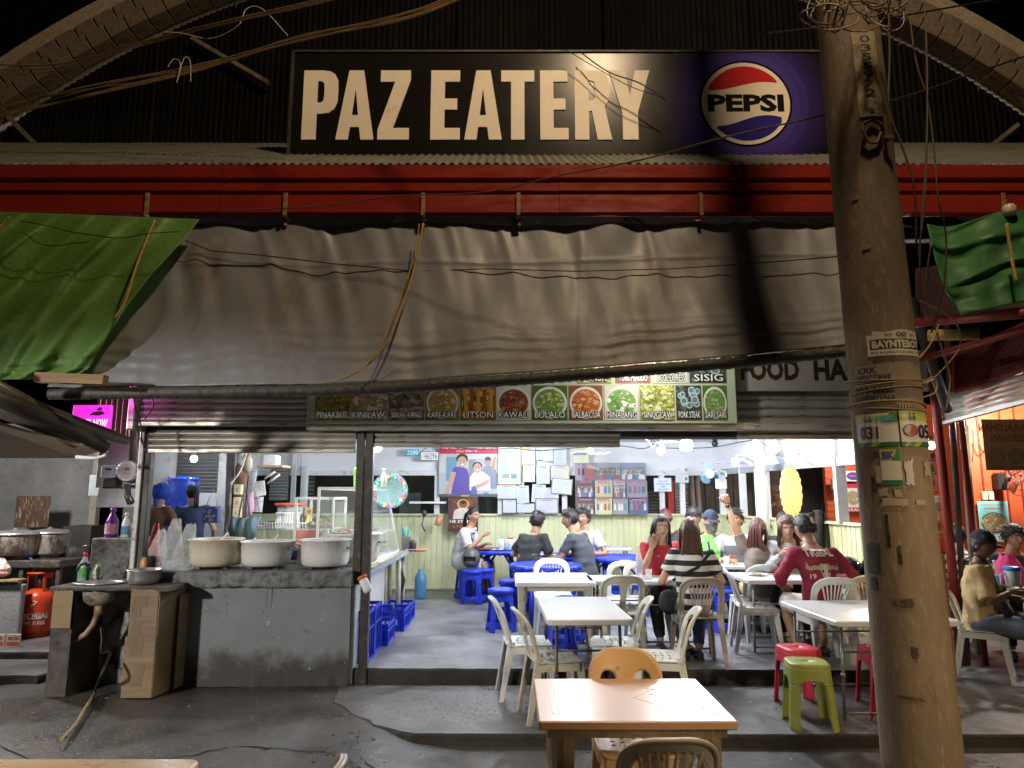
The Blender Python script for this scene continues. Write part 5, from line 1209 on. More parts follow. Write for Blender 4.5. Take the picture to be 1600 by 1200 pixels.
def hand(b, wr, d, up, curl, sk, s=1):
 """palm, four unequal bent fingers and a thumb that leaves the side of the palm"""
 d = d.normalized(); up = (up-d*up.dot(d)); up = up.normalized() if up.length > .01 else d.orthogonal().normalized(); x = d.cross(up); b.col = sk
 pal = B(); b.smooth = True
 b.tube([wr-d*.01, wr+d*.02, wr+d*.05*s, wr+d*.088*s], [.025*s, .033*s, .041*s, .036*s], 10, flat=.42, up=up)
 for k, L in enumerate((.068, .078, .073, .056)):
  o = wr+d*.082*s+x*(.029-.0195*k)*s; p = [o]; a = 0
  dd = (d+x*(.10-.07*k)).normalized()
  for q in range(3): a += curl*(.8 if q else .6); v = dd*math.cos(a)-up*math.sin(a); p.append(p[-1]+v*L*s*(.42, .32, .26)[q])
  b.tube(p, [.0098*s, .0092*s, .0085*s, .006*s], 7)
 o = wr+d*.03*s+x*.03*s; t = (d*.65+x*.75-up*.35*curl).normalized(); t2 = (d*.9+x*.2-up*.6*curl).normalized()
 b.tube([o, o+t*.035*s, o+t*.035*s+t2*.03*s, o+t*.035*s+t2*.052*s], [.014*s, .012*s, .0105*s, .007*s], 7)
def hairmesh(R_, pos, style, seed, mat, name, parent):
 rnd = random.Random(seed); n, m = 40, 36; ds = headdir(n, m); b = B(); b.smooth = True
 def region(d):
  p = headpt(d); front = d.y
  lim = {'short': (.052, -.075), 'buzz': (.060, -.06), 'long': (.06, -.10), 'pony': (.062, -.08), 'bun': (.062, -.08), 'fringe': (.030, -.08), 'undercut': (.058, -.05)}[style]
  side = abs(d.x); hl = interp([(-1, lim[1]), (-.35, lim[1]), (0, .0 if style != 'undercut' else .03), (.35, .02 if style != 'undercut' else .04), (.65, lim[0]), (1, lim[0])], front)
  if style in ('long',): 
   if side > .75 and front > -.1: hl = min(hl, -.03)
  return p.z-hl, p
 keep = {}; pts = []
 for k, d in enumerate(ds):
  r, p = region(d); th = {'long': .016, 'short': .017, 'buzz': .007, 'pony': .009, 'bun': .009, 'fringe': .022, 'undercut': .02}[style]
  up_ = max(0, d.z)
  q = p+d*(th*(.45+.55*min(1, max(0, r)/.03))+(.010*up_ if style in ('short', 'fringe', 'undercut') else .002))
  q += d*.005*noise.noise(V((d.x*9+seed, d.y*9, d.z*4)))+d*.003*noise.noise(V((d.x*30+seed, d.y*30, d.z*5)))
  pts.append(q); keep[k] = r > -.004*(1+noise.noise(V((d.x*20, d.y*20, seed))))
 base = len(b.v); b.v += [pos+R_ @ p for p in pts]
 for j in range(m):
  for i in range(n):
   q = (j*n+i, j*n+(i+1) % n, (j+1)*n+(i+1) % n, (j+1)*n+i)
   if sum(keep[k] for k in q) >= 3: b.face([base+k for k in q])
 if style in ('short', 'fringe', 'undercut') and seed != 22:
  for _ in range(240 if style != 'buzz' else 20):
   d = V((rnd.gauss(0, 1), rnd.gauss(-.1, 1), abs(rnd.gauss(0, 1))*.9-.12)).normalized()
   if region(d)[0] < .004: continue
   p = headpt(d)+d*.014
   dr = V((rnd.gauss(0, .5), .6*(1 if d.y > -.2 else -.3), (.15 if d.z > .6 else -.7) if style != 'fringe' else -.7)).normalized()
   b.tube([pos+R_ @ p, pos+R_ @ (p+d*.008+dr*.02), pos+R_ @ (p+d*.004+dr*rnd.uniform(.026, .044)-V((0, 0, .006)))], [.0045, .0035, .0008], 4)
 return b
def strands(b, n, start, path, spread, seed, r=.006, end=.6):
 rnd = random.Random(seed)
 for _ in range(n):
  a = rnd.uniform(-1, 1); c = rnd.uniform(-1, 1); L = rnd.uniform(end, 1); pts = []
  for k, p in enumerate(path):
   t = k/(len(path)-1)*1.0; w = lerp(V((*spread[0], 0)), V((*spread[1], 0)), t); q = V(p)+V((a*w[0], c*w[1], 0))+V((noise.noise(V((a*3, t*3, seed)))*.012, 0, 0)); pts.append(start(q))
   if t > L: break
  if len(pts) > 1: b.tube(pts, [r]*(len(pts)-1)+[.0012], 4, flat=.6)
DEFARM = ((.27, .10, .27), (.13, .34, .22))
def person(label, x, y, z, yaw, seat=.45, lean=(0, .04), arms=(None, None), head=(0, 0), style='short', hair=None, sk=(.42, .25, .16), shirt=None, sleeve=.55, pants=None, leg=1, s=1.0, fem=False, stand=False, lips=None,
           curl=(.5, .5), curlup=(None, None), feet=(.12, .45), cap=None, lowest=None, seed=1, tall=.50, nolegs=False, shoe=(.05, .05, .055), group=None):
 s = s*(1.10 if y < 12 else 1); seat = seat/s
 rz = math.radians(yaw); t = thing('person', label, 'person', (x, y, z), rz, group, world=False); t.scale = (s, s, s)
 Pz = (.92 if stand else seat+.075); P0 = V((0, 0, Pz)); N0 = V((lean[0], lean[1], Pz+tall)); w_ = .9 if fem else 1
 sp = lambda q: P0.lerp(N0, q)+V((0, -.05*math.sin(q*PI)*(1 if lean[1] > .08 else .3), 0))
 sec = [(-.14, .150, .115), (0, .165, .125), (.22, .150, .108), (.45, .148, .105), (.68, .165, .112), (.84, .165, .098), (.94, .115, .075), (1.0, .062, .058), (1.12, .056, .056)]
 def torso(b, g_=0, a=0, c=len(sec), hem=None):
  nn = 18; rings = []
  ss = [(q, rx, ry) for q, rx, ry in sec[a:c]]
  for q, rx, ry in ss:
   o = sp(q); base = len(b.v); rings.append(base)
   for k in range(nn): an = 2*PI*k/nn; b.v.append(o+V(((rx*w_+g_)*math.cos(an), (ry+g_)*math.sin(an), 0)))
  for r0, r1 in zip(rings, rings[1:]):
   for k in range(nn): b.face((r0+k, r0+(k+1) % nn, r1+(k+1) % nn, r1+k))
  b.face([rings[0]+k for k in reversed(range(nn))]); b.face([rings[-1]+k for k in range(nn)])
 sh = [sp(.87)+V((s_*.165*w_, 0, -.005)) for s_ in (-1, 1)]; el = []; wr = []
 for k, s_ in enumerate((-1, 1)):
  a = arms[k] or DEFARM; e = V((a[0][0]*s_ if a[0][0] >= 0 or a is DEFARM else a[0][0]*s_, a[0][1], a[0][2]))+P0; w2 = V((a[1][0]*s_, a[1][1], a[1][2]))+P0
  d = e-sh[k]; e = sh[k]+d.normalized()*.275; d = w2-e; w2 = e+d.normalized()*.245; el.append(e); wr.append(w2)
 hips = [P0+V((s_*.085, 0, -.02)) for s_ in (-1, 1)]
 if stand: kn = [V((s_*.10, .02, .50)) for s_ in (-1, 1)]; an = [V((s_*.11, -.02, .08)) for s_ in (-1, 1)]
 else: kn = [V((s_*(.10+feet[0]*.5), .41, seat+.055)) for s_ in (-1, 1)]; an = [V((s_*feet[0], feet[1]-.03, .085)) for s_ in (-1, 1)]
 b = B(); torso(b)
 for k in (0, 1): b.tube([sp(.84)+V(((-1, 1)[k]*.09, 0, 0)), sh[k], sh[k].lerp(el[k], .5), el[k], el[k].lerp(wr[k], .4), wr[k]], [.05, .054, .045*w_, .037, .036, .025], 10)
 if not nolegs:
  for k in (0, 1): b.tube([P0+V((0, 0, -.01)), hips[k], hips[k].lerp(kn[k], .5), kn[k], kn[k].lerp(an[k], .3), kn[k].lerp(an[k], .75), an[k]], [.08, .088, .075, .054, .056, .042, .034], 10)
 me = remesh(b, 'body', SKIN); bb = B(); append(bb, me, sk); bpy.data.meshes.remove(me)
 nb = sp(1.04); hd = nb+V((0, .025, .135)); R_ = (Matrix.Rotation(math.radians(head[0]), 3, 'Z') @ Matrix.Rotation(math.radians(head[1]), 3, 'X')); hd = nb+R_ @ V((0, .02, .128))
 bb.col = sk; bb.smooth = True; bb.tube([sp(.97), nb, hd-R_ @ V((0, .012, .06))], [.056, .054*w_, .05], 12)
 make_head(bb, R_, hd, sk, lips or tuple(v*f for v, f in zip(sk, (.85, .55, .6))), fem)
 for k in (0, 1):
  d = (wr[k]-el[k]); u = V(curlup[k]) if curlup[k] else V((0, 0, 1)); hand(bb, wr[k], d, u, curl[k], sk)
 if nolegs or shoe is None: pass
 body = bb.obj('body', SKIN, t)
 if not nolegs:
  for k, s_ in enumerate((-1, 1)):
   q = B(); q.smooth = True; a_ = an[k]; q.tube([a_+V((0, -.05, -.045)), a_+V((0, 0, -.035)), a_+V((s_*.01, .09, -.05)), a_+V((s_*.02, .16, -.06)), a_+V((s_*.02, .19, -.062))], [.028, .042, .042, .036, .02], 10, flat=.75)
   q.tube([a_+V((0, -.05, -.072)), a_+V((s_*.01, .08, -.072)), a_+V((s_*.02, .185, -.072))], [.03, .043, .03], 8, flat=.28); q.obj('shoe', M('shoe_%d' % int(shoe[0]*100), shoe, .6), t)
 if shirt:
  b = B(); torso(b, .017, 0, 7); 
  for k in (0, 1):
   if sleeve > .9: pts = [sp(.84)+V(((-1, 1)[k]*.09, 0, 0)), sh[k], sh[k].lerp(el[k], .5), el[k], el[k].lerp(wr[k], .5), el[k].lerp(wr[k], .93)]; rr = [.064, .071, .062, .056, .050, .040]
   else: pts = [sp(.84)+V(((-1, 1)[k]*.09, 0, 0)), sh[k], sh[k].lerp(el[k], sleeve*.6), sh[k].lerp(el[k], sleeve+.12)]; rr = [.064, .072, .066, .066]
   b.tube(pts, rr, 10)
  me = remesh(b, 'shirt', shirt, .015, 2, .017, seed); bs_ = B(); append(bs_, me, None); bpy.data.meshes.remove(me)
  c = sp(.985); b2 = B(); b2.smooth = True
  so = bs_.obj('shirt', shirt, t)
  q = B(); q.tube([c+V((.070*w_*math.cos(a), .068*math.sin(a)+.0, -.018+.0*math.sin(a)-(.02 if math.sin(a) > .3 else 0)*math.sin(a))) for a in [2*PI*i/20 for i in range(20)]], .009, 6, closed=True); q.obj('collar', shirt, t)
 if pants and not nolegs:
  b = B(); b.smooth = True
  torso(b, .010, 0, 2)
  for k in (0, 1):
   if leg > .7: pts = [P0+V((0, 0, -.01)), hips[k], hips[k].lerp(kn[k], .5), kn[k], kn[k].lerp(an[k], .4), kn[k].lerp(an[k], .9*leg)]; rr = [.09, .103, .088, .068, .064, .052]
   else: pts = [P0+V((0, 0, -.01)), hips[k], hips[k].lerp(kn[k], .55), hips[k].lerp(kn[k], .92)]; rr = [.09, .107, .096, .088]
   b.tube(pts, rr, 10)
  me = remesh(b, 'trousers', pants, .016, 3, .008, seed+3); q = B(); append(q, me, None); bpy.data.meshes.remove(me); q.obj('trousers' if leg > .7 else 'shorts', pants, t)
 hm = hair or m_hair
 if style:
  hb = hairmesh(R_, hd, style, seed, hm, 'hair', t)
  hp = lambda q: hd+R_ @ V(q)
  if style == 'long' or style == 'longback':
   low = lowest or .34
   hp2 = lambda q: hd+(R_ @ V((q.x, q.y, 0)) if q.z < -.09 else R_ @ q)+(V((0, 0, q.z)) if q.z < -.09 else V())
   strands(hb, 110, hp2, [(0, -.055, .075), (0, -.105, .01), (0, -.115, -.09), (0, -.125, -.18), (0, -.125, -.18-low*.4), (0, -.13, -.18-low*.8), (0, -.125, -.18-low)], ((.05, .015), (.125, .02)), seed, .0075, .72)
   for sd in (-1, 1): strands(hb, 26, hp2, [(sd*.045, .0, .085), (sd*.078, .0, .02), (sd*.086, -.01, -.07), (sd*.088, -.02, -.16), (sd*.09, -.02, -.22)], ((.01, .03), (.018, .03)), seed+sd, .0065, .7)
  if style == 'pony':
   hb.ball(tuple(hp(V((0, -.115, .02)))), .024); strands(hb, 40, lambda q: hp(q), [(0, -.10, .03), (0, -.135, .02), (0, -.15, -.05), (0, -.145, -.14), (0, -.135, -.22)], ((.01, .01), (.03, .018)), seed, .006, .8)
  if style == 'bun': c = hp(V((0, -.125, .0))); hb.ball(tuple(c), .036, .03, .036)
  hb.obj('hair', hm, t)
 if cap:
  cb = B(); cb.smooth = True; ds = headdir(28, 20); pts = [headpt(d)+d*.022 for d in ds]; base = len(cb.v); cb.v += [hd+R_ @ (p+V((0, -.004, .006))) for p in pts]
  for j in range(20):
   for i in range(28):
    q = (j*28+i, j*28+(i+1) % 28, (j+1)*28+(i+1) % 28, (j+1)*28+i)
    if all(pts[k].z > .030+.0*pts[k].y for k in q): cb.face([base+k for k in q])
  cb.surf(14, 6, lambda u, v: tuple(hd+R_ @ V(((u-.5)*.15*(1-.25*v*v), .085+.085*v*(1-(2*u-1)**2*.45), .040-.018*v-.02*(2*u-1)**2))), .005); cb.ball(tuple(hd+R_ @ V((0, -.004, .132))), .008); cb.obj('cap', cap, t)
 t['_h'] = [hd.x, hd.y, hd.z]
 t['_n'] = [nb.x, nb.y, nb.z]
 return t
c_white = cloth('white_cotton', (.66, .68, .70)); c_black = cloth('black_cotton', (.022, .023, .026)); c_dgrey = cloth('dark_slate_cotton', (.05, .058, .07)); c_navy = cloth('navy_cotton', (.02, .035, .085))
c_brown = cloth('brown_cotton', (.12, .05, .03)); c_mar = cloth('maroon_jersey', (.22, .012, .035)); c_taupe = cloth('taupe_cotton', (.20, .17, .14)); c_red = cloth('red_cotton', (.38, .02, .03)); c_cream = cloth('cream_yellow_cotton', (.58, .42, .20))
c_khaki = cloth('khaki_cotton', (.34, .25, .11)); c_denim = cloth('blue_denim', (.05, .09, .18)); c_lgrey = cloth('light_grey_fleece', (.5, .53, .54)); c_offw = cloth('off_white_shorts', (.55, .54, .48)); c_blk2 = cloth('black_trousers', (.018, .018, .022)); c_dg = cloth('faded_denim', (.12, .15, .19)); c_mauve = cloth('mauve_brown_cotton', (.16, .10, .09))
def striped():
 m = cloth('black_white_stripes', (1, 1, 1)).copy(); m.name = 'striped_knit'; n = m.node_tree; N = n.nodes; L = n.links; b = N['Principled BSDF']
 tc = N.new('ShaderNodeTexCoord'); sx = N.new('ShaderNodeSeparateXYZ'); L.new(tc.outputs['Object'], sx.inputs[0]); q = N.new('ShaderNodeMath'); q.operation = 'MULTIPLY'; q.inputs[1].default_value = 1/.094; L.new(sx.outputs['Z'], q.inputs[0])
 f = N.new('ShaderNodeMath'); f.operation = 'FRACT'; L.new(q.outputs[0], f.inputs[0]); c = N.new('ShaderNodeMath'); c.operation = 'GREATER_THAN'; c.inputs[1].default_value = .5; L.new(f.outputs[0], c.inputs[0])
 mx = N.new('ShaderNodeMix'); mx.data_type = 'RGBA'; mx.inputs[6].default_value = (.02, .02, .025, 1); mx.inputs[7].default_value = (.68, .68, .66, 1); L.new(c.outputs[0], mx.inputs[0]); L.new(mx.outputs[2], b.inputs['Base Color']); return m
c_str = striped()
LT = (.50, .30, .20); MD = (.38, .21, .13); DKs = (.20, .10, .06)
# facing: yaw 0 looks away from the street (+Y), 180 looks at the camera, -90 looks right (+X), 90 looks left
p_white = person('long haired man in a white tee eating at the far left blue table', -.80, 11.35, FL, -105, seat=.46, lean=(0, .14), style='pony', sk=MD, shirt=c_white, sleeve=.75, pants=c_offw, leg=.6, head=(-22, -4), seed=3,
 arms=(((.20, .16, .18), (.0, .40, .26)), ((.25, .20, .20), (.14, .36, .36))), curl=(.5, .6), shoe=(.12, .09, .07))
person('man in a black tee seen from behind at the blue round table', .20, 9.75, FL, -40, lean=(0, .17), style='short', sk=MD, shirt=c_black, sleeve=.6, pants=c_blk2, head=(5, -14), seed=4, s=.97, arms=(None, ((.22, .22, .2), (.02, .42, .3))))
person('man in a dark slate tee facing left across the blue table', .98, 9.65, FL, 58, lean=(0, .15), style='undercut', sk=MD, shirt=c_dgrey, sleeve=.6, pants=c_blk2, head=(18, -8), seed=5, s=1.0, arms=(((.25, .2, .2), (.1, .42, .2)), None))
person('person in white half hidden behind the man in the slate tee', 1.08, 10.4, FL, 150, lean=(0, .08), style='short', sk=MD, shirt=c_white, pants=c_blk2, seed=6)
person('woman in red resting her head on her hand and facing the street', 1.60, 7.98, FL, 186, lean=(.02, .20), style='long', fem=True, sk=LT, shirt=c_red, sleeve=.5, pants=c_blk2, head=(-4, -4), seed=7, lowest=.12, lips=(.45, .08, .08), s=.985,
 arms=(None, ((.22, .30, .28), (.08, .26, .58))), curl=(.5, .8), curlup=(None, (0, -1, 0)))
p_str = person('long haired woman in a black and white striped shirt, back to the street', 1.74, 6.98, FL, -3, seat=.45, lean=(0, .06), style='long', hair=m_hbr, fem=True, sk=LT, shirt=c_str, sleeve=.5, pants=c_denim, head=(-8, -4), seed=8, lowest=.30, s=.97, tall=.5,
 arms=(((.27, .06, .2), (.16, .3, .18)), ((.27, .06, .2), (.14, .3, .18))), feet=(.06, .18))
person('dark haired person with a pink clip behind the woman in red', 2.28, 10.3, FL, 20, style='bun', hair=m_hred, fem=True, sk=LT, shirt=c_black, pants=c_blk2, lean=(0, .1), seed=9)
person('young man with a heavy black fringe behind the group tables', 2.50, 9.9, FL, 172, style='fringe', sk=MD, shirt=c_black, pants=c_blk2, head=(0, -6), seed=10, s=1.03)
p_band = person('person in a dark blue cap with a bandana over the face', 2.56, 9.35, FL, 190, style='buzz', sk=MD, shirt=c_white, pants=c_blk2, cap=cloth('navy_cap_cloth', (.012, .02, .05)), head=(0, -8), seed=11, lean=(.04, .10))
p_polo = person('man in a white and grey polo shirt looking to the right', 2.86, 9.2, FL, 172, style='short', sk=MD, shirt=cloth('grey_polo', (.62, .63, .66)), sleeve=.6, pants=c_navy, head=(-22, 0), seed=12, s=1.02, lean=(0, .06))
p_arm = person('person with reddish hair in a taupe shirt raising one fist high, seen from behind', 2.78, 8.12, FL, -14, lean=(0, .05), style='long', hair=m_hred, fem=True, sk=LT, shirt=c_taupe, sleeve=.55, pants=c_khaki, head=(-22, 0), seed=13, lowest=.06, s=.93,
 arms=(((.28, .0, .76), (.33, .02, 1.0)), None), curl=(1.3, .5), curlup=((0, 1, 0), None))
person('woman with black hair tied back beside the raised arm, looking left', 3.42, 9.0, FL, 150, style='bun', fem=True, sk=LT, shirt=c_black, pants=c_blk2, head=(12, -4), seed=14, lips=(.42, .10, .10))
person('woman in a light grey jacket bringing food to her mouth', 3.12, 8.2, FL, 165, style='long', hair=m_hbr, fem=True, sk=LT, shirt=c_lgrey, sleeve=1, pants=c_blk2, head=(0, -22), seed=15, lowest=.05, lean=(0, .16),
 arms=(((.24, .20, .2), (.05, .30, .40)), ((.24, .2, .2), (.03, .3, .42))), curl=(.9, .9))
p_mar = person('man in a maroon sweater with a bull skull printed on its back', 2.98, 6.98, FL, 5, lean=(0, .16), style='undercut', sk=MD, shirt=c_mar, sleeve=1, pants=c_offw, leg=.6, head=(14, -16), seed=16, s=1.0,
 arms=(((.33, .10, .22), (.22, .28, .15)), ((.36, .06, .22), (.20, .26, .16))), feet=(.13, .3))
person('man in a brown cap behind the slanting window wall', 3.95, 10.6, FL, 150, style='buzz', sk=DKs, shirt=c_brown, pants=c_blk2, cap=cloth('faded_brown_cap', (.17, .10, .08)), stand=True, seed=17, s=.92, head=(-30, -10))
person('dark haired person sitting in the yard between the posters', 1.0, 13.4, 0, 60, style='bun', sk=MD, shirt=M('ochre_cotton', (.28, .16, .04), .8), pants=c_blk2, seed=18, seat=.75, s=1)
# kitchen
p_brn = person('cook in a brown tee with a blue head cloth, back turned in the kitchen', -4.46, 8.8, FL, -12, stand=True, style=None, sk=MD, shirt=c_brown, sleeve=.5, pants=c_blk2, lean=(.02, .12), head=(0, -15), seed=19, s=.93)
p_nav = person('woman with a ponytail in a navy tee working in the kitchen', -4.12, 9.25, FL, 18, stand=True, style='pony', fem=True, sk=LT, shirt=c_navy, sleeve=.45, pants=c_blk2, lean=(-.02, .06), head=(25, -12), seed=20, s=.93,
 arms=(((.24, -.02, .22), (.24, .10, .02)), ((.24, .02, .22), (.24, .18, .08))))
person('helper in a dark blue tee bending down behind the white pots', -2.62, 8.2, FL, -60, style='short', sk=LT, shirt=c_navy, pants=c_blk2, lean=(0, .26), head=(0, -38), seed=21, seat=.44)
# right hand stall
p_cap = person('seated man in a black cap and cream yellow tee with a black sling bag', 4.50, 7.02, 0, -128, seat=.44, lean=(.02, .03), style='short', sk=DKs, shirt=c_cream, sleeve=.75, pants=c_dg, leg=.6, cap=cloth('black_cap_cloth', (.012, .012, .014)), head=(-22, -10), seed=22, s=1.0, curl=(.7, .7),
 arms=(((.20, .12, .20), (.02, .34, .2)), ((.26, .10, .16), (-.02, .30, .30))), feet=(.16, .62), shoe=(.55, .53, .5))
person('dark haired person in a striped top behind the man in the black cap', 5.1, 8.2, 0, -25, style='bun', fem=True, sk=MD, shirt=c_str, pants=c_blk2, seed=23, lean=(0, .1))
person('boy in a black tee looking left at the right stall table', 5.62, 8.1, 0, 150, style='short', sk=MD, shirt=c_black, pants=c_blk2, head=(35, -6), seed=24)
person('person in a mauve brown shirt cut off by the right edge', 5.55, 6.55, 0, 30, style='short', sk=DKs, shirt=c_mauve, pants=c_blk2, seed=25, feet=(.1, .3))
person('seated person mostly hidden behind the concrete pole, only trousers and shoe visible', 4.12, 7.9, 0, -60, style='short', sk=MD, shirt=c_black, pants=cloth('olive_grey_trousers', (.09, .09, .07)), seed=26, shoe=(.5, .45, .38), head=(0, -5))
def local(t, b, name, mat): return b.obj(name, mat, t)
# extras that belong to single figures
h = V(p_band['_h']); b = B(); b.smooth = True
Rb = Matrix.Rotation(math.radians(-8), 3, 'X')
b.surf(20, 10, lambda u, v: tuple(h+Rb @ V(((.078-.02*(1-v))*math.sin((u-.5)*2.9), .100*math.cos((u-.5)*2.9)+.012*math.exp(-((u-.5)*6)**2), -.015-.10*(1-v)*(1-abs(u-.5)*.5)))), .004)
b.obj('bandana', M('black_white_bandana', (.10, .10, .12), .8, var=.9, vs=60), p_band)
h = V(p_brn['_h']); b = B(); b.smooth = True; b.ball(tuple(h+V((0, -.01, .02))), .098, .115, .118, 20, 14)
for k in range(7):
 a = -.6+.2*k; b.tube([h+V((.07*math.sin(a)*1.3, -.09, .10)), h+V((.10*math.sin(a), -.126, .02)), h+V((.03*math.sin(a), -.12, -.07))], [.006, .014, .010], 6)
b.tube([h+V((0, -.12, -.06)), h+V((.02, -.15, -.10)), h+V((.03, -.14, -.17))], [.02, .022, .008], 6); b.obj('head_cloth', M('royal_blue_cloth', (.01, .06, .45), .7, var=.2, bump=.4), p_brn)
h = V(p_nav['_h']); Rn = Matrix.Rotation(math.radians(25), 3, 'Z'); b = B(); b.ball(tuple(h+Rn @ V((0, -.122, .02))), .027, .018, .027); b.obj('hair_tie', M('pink_tie', (.6, .08, .15), .6), p_nav)
b = B(); wl = None
# watch on the raised wrist, sling bag, shirt prints
def bandat(t, armk, mat, face=True):
 pass
e_ = V(p_arm['_n']); 
b = B(); s0 = V((-.30, .02, 1.515-.005)); 
def armjoint(t, seat, lean, arm, side, fem, tall=.5, stand=False):
 seat = seat/1.023; P0 = V((0, 0, (.92 if stand else seat+.075))); N0 = V((lean[0], lean[1], P0.z+tall)); w_ = .9 if fem else 1
 sp = P0.lerp(N0, .87)+V((0, -.05*math.sin(.87*PI)*(1 if lean[1] > .08 else .3), 0)); sh = sp+V((side*.165*w_, 0, -.005)); e = V((arm[0][0]*side, arm[0][1], arm[0][2]))+P0; e = sh+(e-sh).normalized()*.275; q = V((arm[1][0]*side, arm[1][1], arm[1][2]))+P0; q = e+(q-e).normalized()*.245
 return sh, e, q
sh, e, q = armjoint(p_arm, .45, (0, .05), ((.28, .0, .76), (.33, .02, 1.0)), -1, True); d = (q-e).normalized()
b = B(); b.tube([q-d*.035, q-d*.015], [.031, .030], 14, caps=False); b.bar(q-d*.040+V((0, -.030, 0)), q-d*.010+V((0, -.030, 0)), .03, .010, up=(0, 1, 0)); b.obj('watch', MATS['black_cable'], p_arm)
def backprint(t, name, z0, z1, w, y, draw, lean):
 f = Flat((-w/2, y, z0), (1, 0, 0), (0, lean, 1), w, (z1-z0)*math.hypot(1, lean), step=.0006); draw(f); return f.b.obj(name, PRINT, t)
def skull(f):
 W_ = (.62, .58, .54); f.text('TRIBAL', .12, .80, .88, .98, W_, .03); f.poly([(.30, .50), (.42, .36), (.42, .12), (.58, .12), (.58, .36), (.70, .50), (.62, .66), (.38, .66)], (.07, .02, .03))
 for sd in (-1, 1): f.poly([(.5+sd*x, y) for x, y in ((.10, .58), (.24, .60), (.36, .56), (.41, .68), (.44, .52), (.36, .47), (.22, .50), (.10, .50))][::sd], (.35, .27, .2))
 f.poly([(.38, .64), (.36, .5), (.40, .38), (.44, .22), (.47, .14), (.53, .14), (.56, .22), (.60, .38), (.64, .5), (.62, .64)], (.42, .33, .25)); f.poly([(.44, .62), (.47, .3), (.53, .3), (.56, .62)], (.55, .45, .36))
 for sd in (-1, 1): f.ell(.5+sd*.08, .46, .035, .04, (.04, .02, .02), 10); f.ell(.5+sd*.025, .22, .015, .03, (.05, .02, .02), 8)
 f.text('19', .12, .28, .25, .40, W_, .02); f.text('89', .75, .28, .88, .40, W_, .02)
def wrapprint(t, so_name, W_, z0, z1, draw, mat=PRINT, front_=False, name='shirt_print', sub=12):
 """project a flat print onto the cloth behind it by ray casting"""
 so = [c for c in t.children if c.name.split('.')[0] == so_name][0]
 from mathutils.bvhtree import BVHTree
 me = so.data; bv = BVHTree.FromPolygons([v.co for v in me.vertices], [tuple(p.vertices) for p in me.polygons])
 f = Flat((-W_/2, 0, z0), (1, 0, 0), (0, 0, 1), W_, z1-z0, step=.0006) if not front_ else Flat((W_/2, 0, z0), (-1, 0, 0), (0, 0, 1), W_, z1-z0, step=.0006)
 draw(f); import bmesh; bm = bmesh.new(); vs = [bm.verts.new(v) for v in f.b.v]; lay = bm.loops.layers.float_color.new('Col')
 for fc, co in zip(f.b.f, f.b.c):
  nf = bm.faces.new([vs[i] for i in fc])
  for l in nf.loops: l[lay] = (*co, 1)
 for k in range(1, sub):
  for co, no in (((-W_/2+W_*k/sub, 0, 0), (1, 0, 0)), ((0, 0, z0+(z1-z0)*k/sub), (0, 0, 1))):
   gg = bm.verts[:]+bm.edges[:]+bm.faces[:]; bmesh.ops.bisect_plane(bm, geom=gg, plane_co=co, plane_no=no, dist=1e-6)
 sg_ = 1 if front_ else -1
 for v in bm.verts:
  lay_ = abs(v.co.y); hit = bv.ray_cast(V((v.co.x, sg_*1.0, v.co.z)), V((0, -sg_, 0)))
  v.co.y = (hit[0].y if hit[0] else sg_*.1)+sg_*(lay_+.0045)
 m2 = bpy.data.meshes.new(name); bm.to_mesh(m2); bm.free(); m2.materials.append(mat); o = link(name, m2, t); return o
wrapprint(p_mar, 'shirt', .35, .615, .965, skull)
wrapprint(p_white, 'shirt', .17, .72, .90, lambda f: (f.rect(0, 0, 1, 1, (.05, .06, .08)), f.rect(.1, .55, .9, .9, (.4, .45, .5)), f.rect(.1, .1, .5, .45, (.25, .3, .35))), front_=True)
wrapprint(p_polo, 'shirt', .30, .62, .84, lambda f: (f.rect(0, 0, 1, 1, (.16, .16, .18)), f.poly([(.12, .45), (.22, .6), (.26, .42)], (.7, .2, .03)), f.rect(.28, .46, .4, .52, (.6, .25, .1))), front_=True)
wrapprint(p_cap, 'shirt', .16, .66, .86, lambda f: [f.rect(.1+.0*k, .1+.2*k, .9, .15+.2*k, (.25, .16, .08)) for k in range(4)], front_=True)
# sling bag of the man in the cap
b = B(); b.surf(16, 10, lambda u, v: ((u-.5)*.26+.05, .15+.05*math.sin(v*PI)*math.sin(u*PI)+.03, .50+.16*v-.05*math.sin(u*PI)), .03); b.obj('sling_bag', c_black, p_cap)
b = B(); b.tube([(-.02, .16, .62), (.0, .135, .80), (.09, .115, .95), (.13, .02, 1.04), (.10, -.09, .98)], .014, 6, flat=.4, up=(0, 1, 0)); b.obj('bag_strap', c_black, p_cap)
b = B(); b.surf(14, 10, lambda u, v: (-.02+(u-.5)*.2, -.02, 0), 0) if False else b.tube([(-.16, .1, .70), (-.10, -.125, .78), (.02, -.14, .84), (.14, -.10, .96), (.15, .0, 1.05)], .016, 6, flat=.4, up=(0, 1, 0)); b.obj('bag_strap', c_black, p_str)
b = B(); b.smooth = True; b.ball((-.22, .03, .52), .09, .06, .11); b.obj('shoulder_bag', c_black, p_str)
for o in bpy.data.objects:
 for k in ('_h', '_n'):
  if k in o: del o[k]
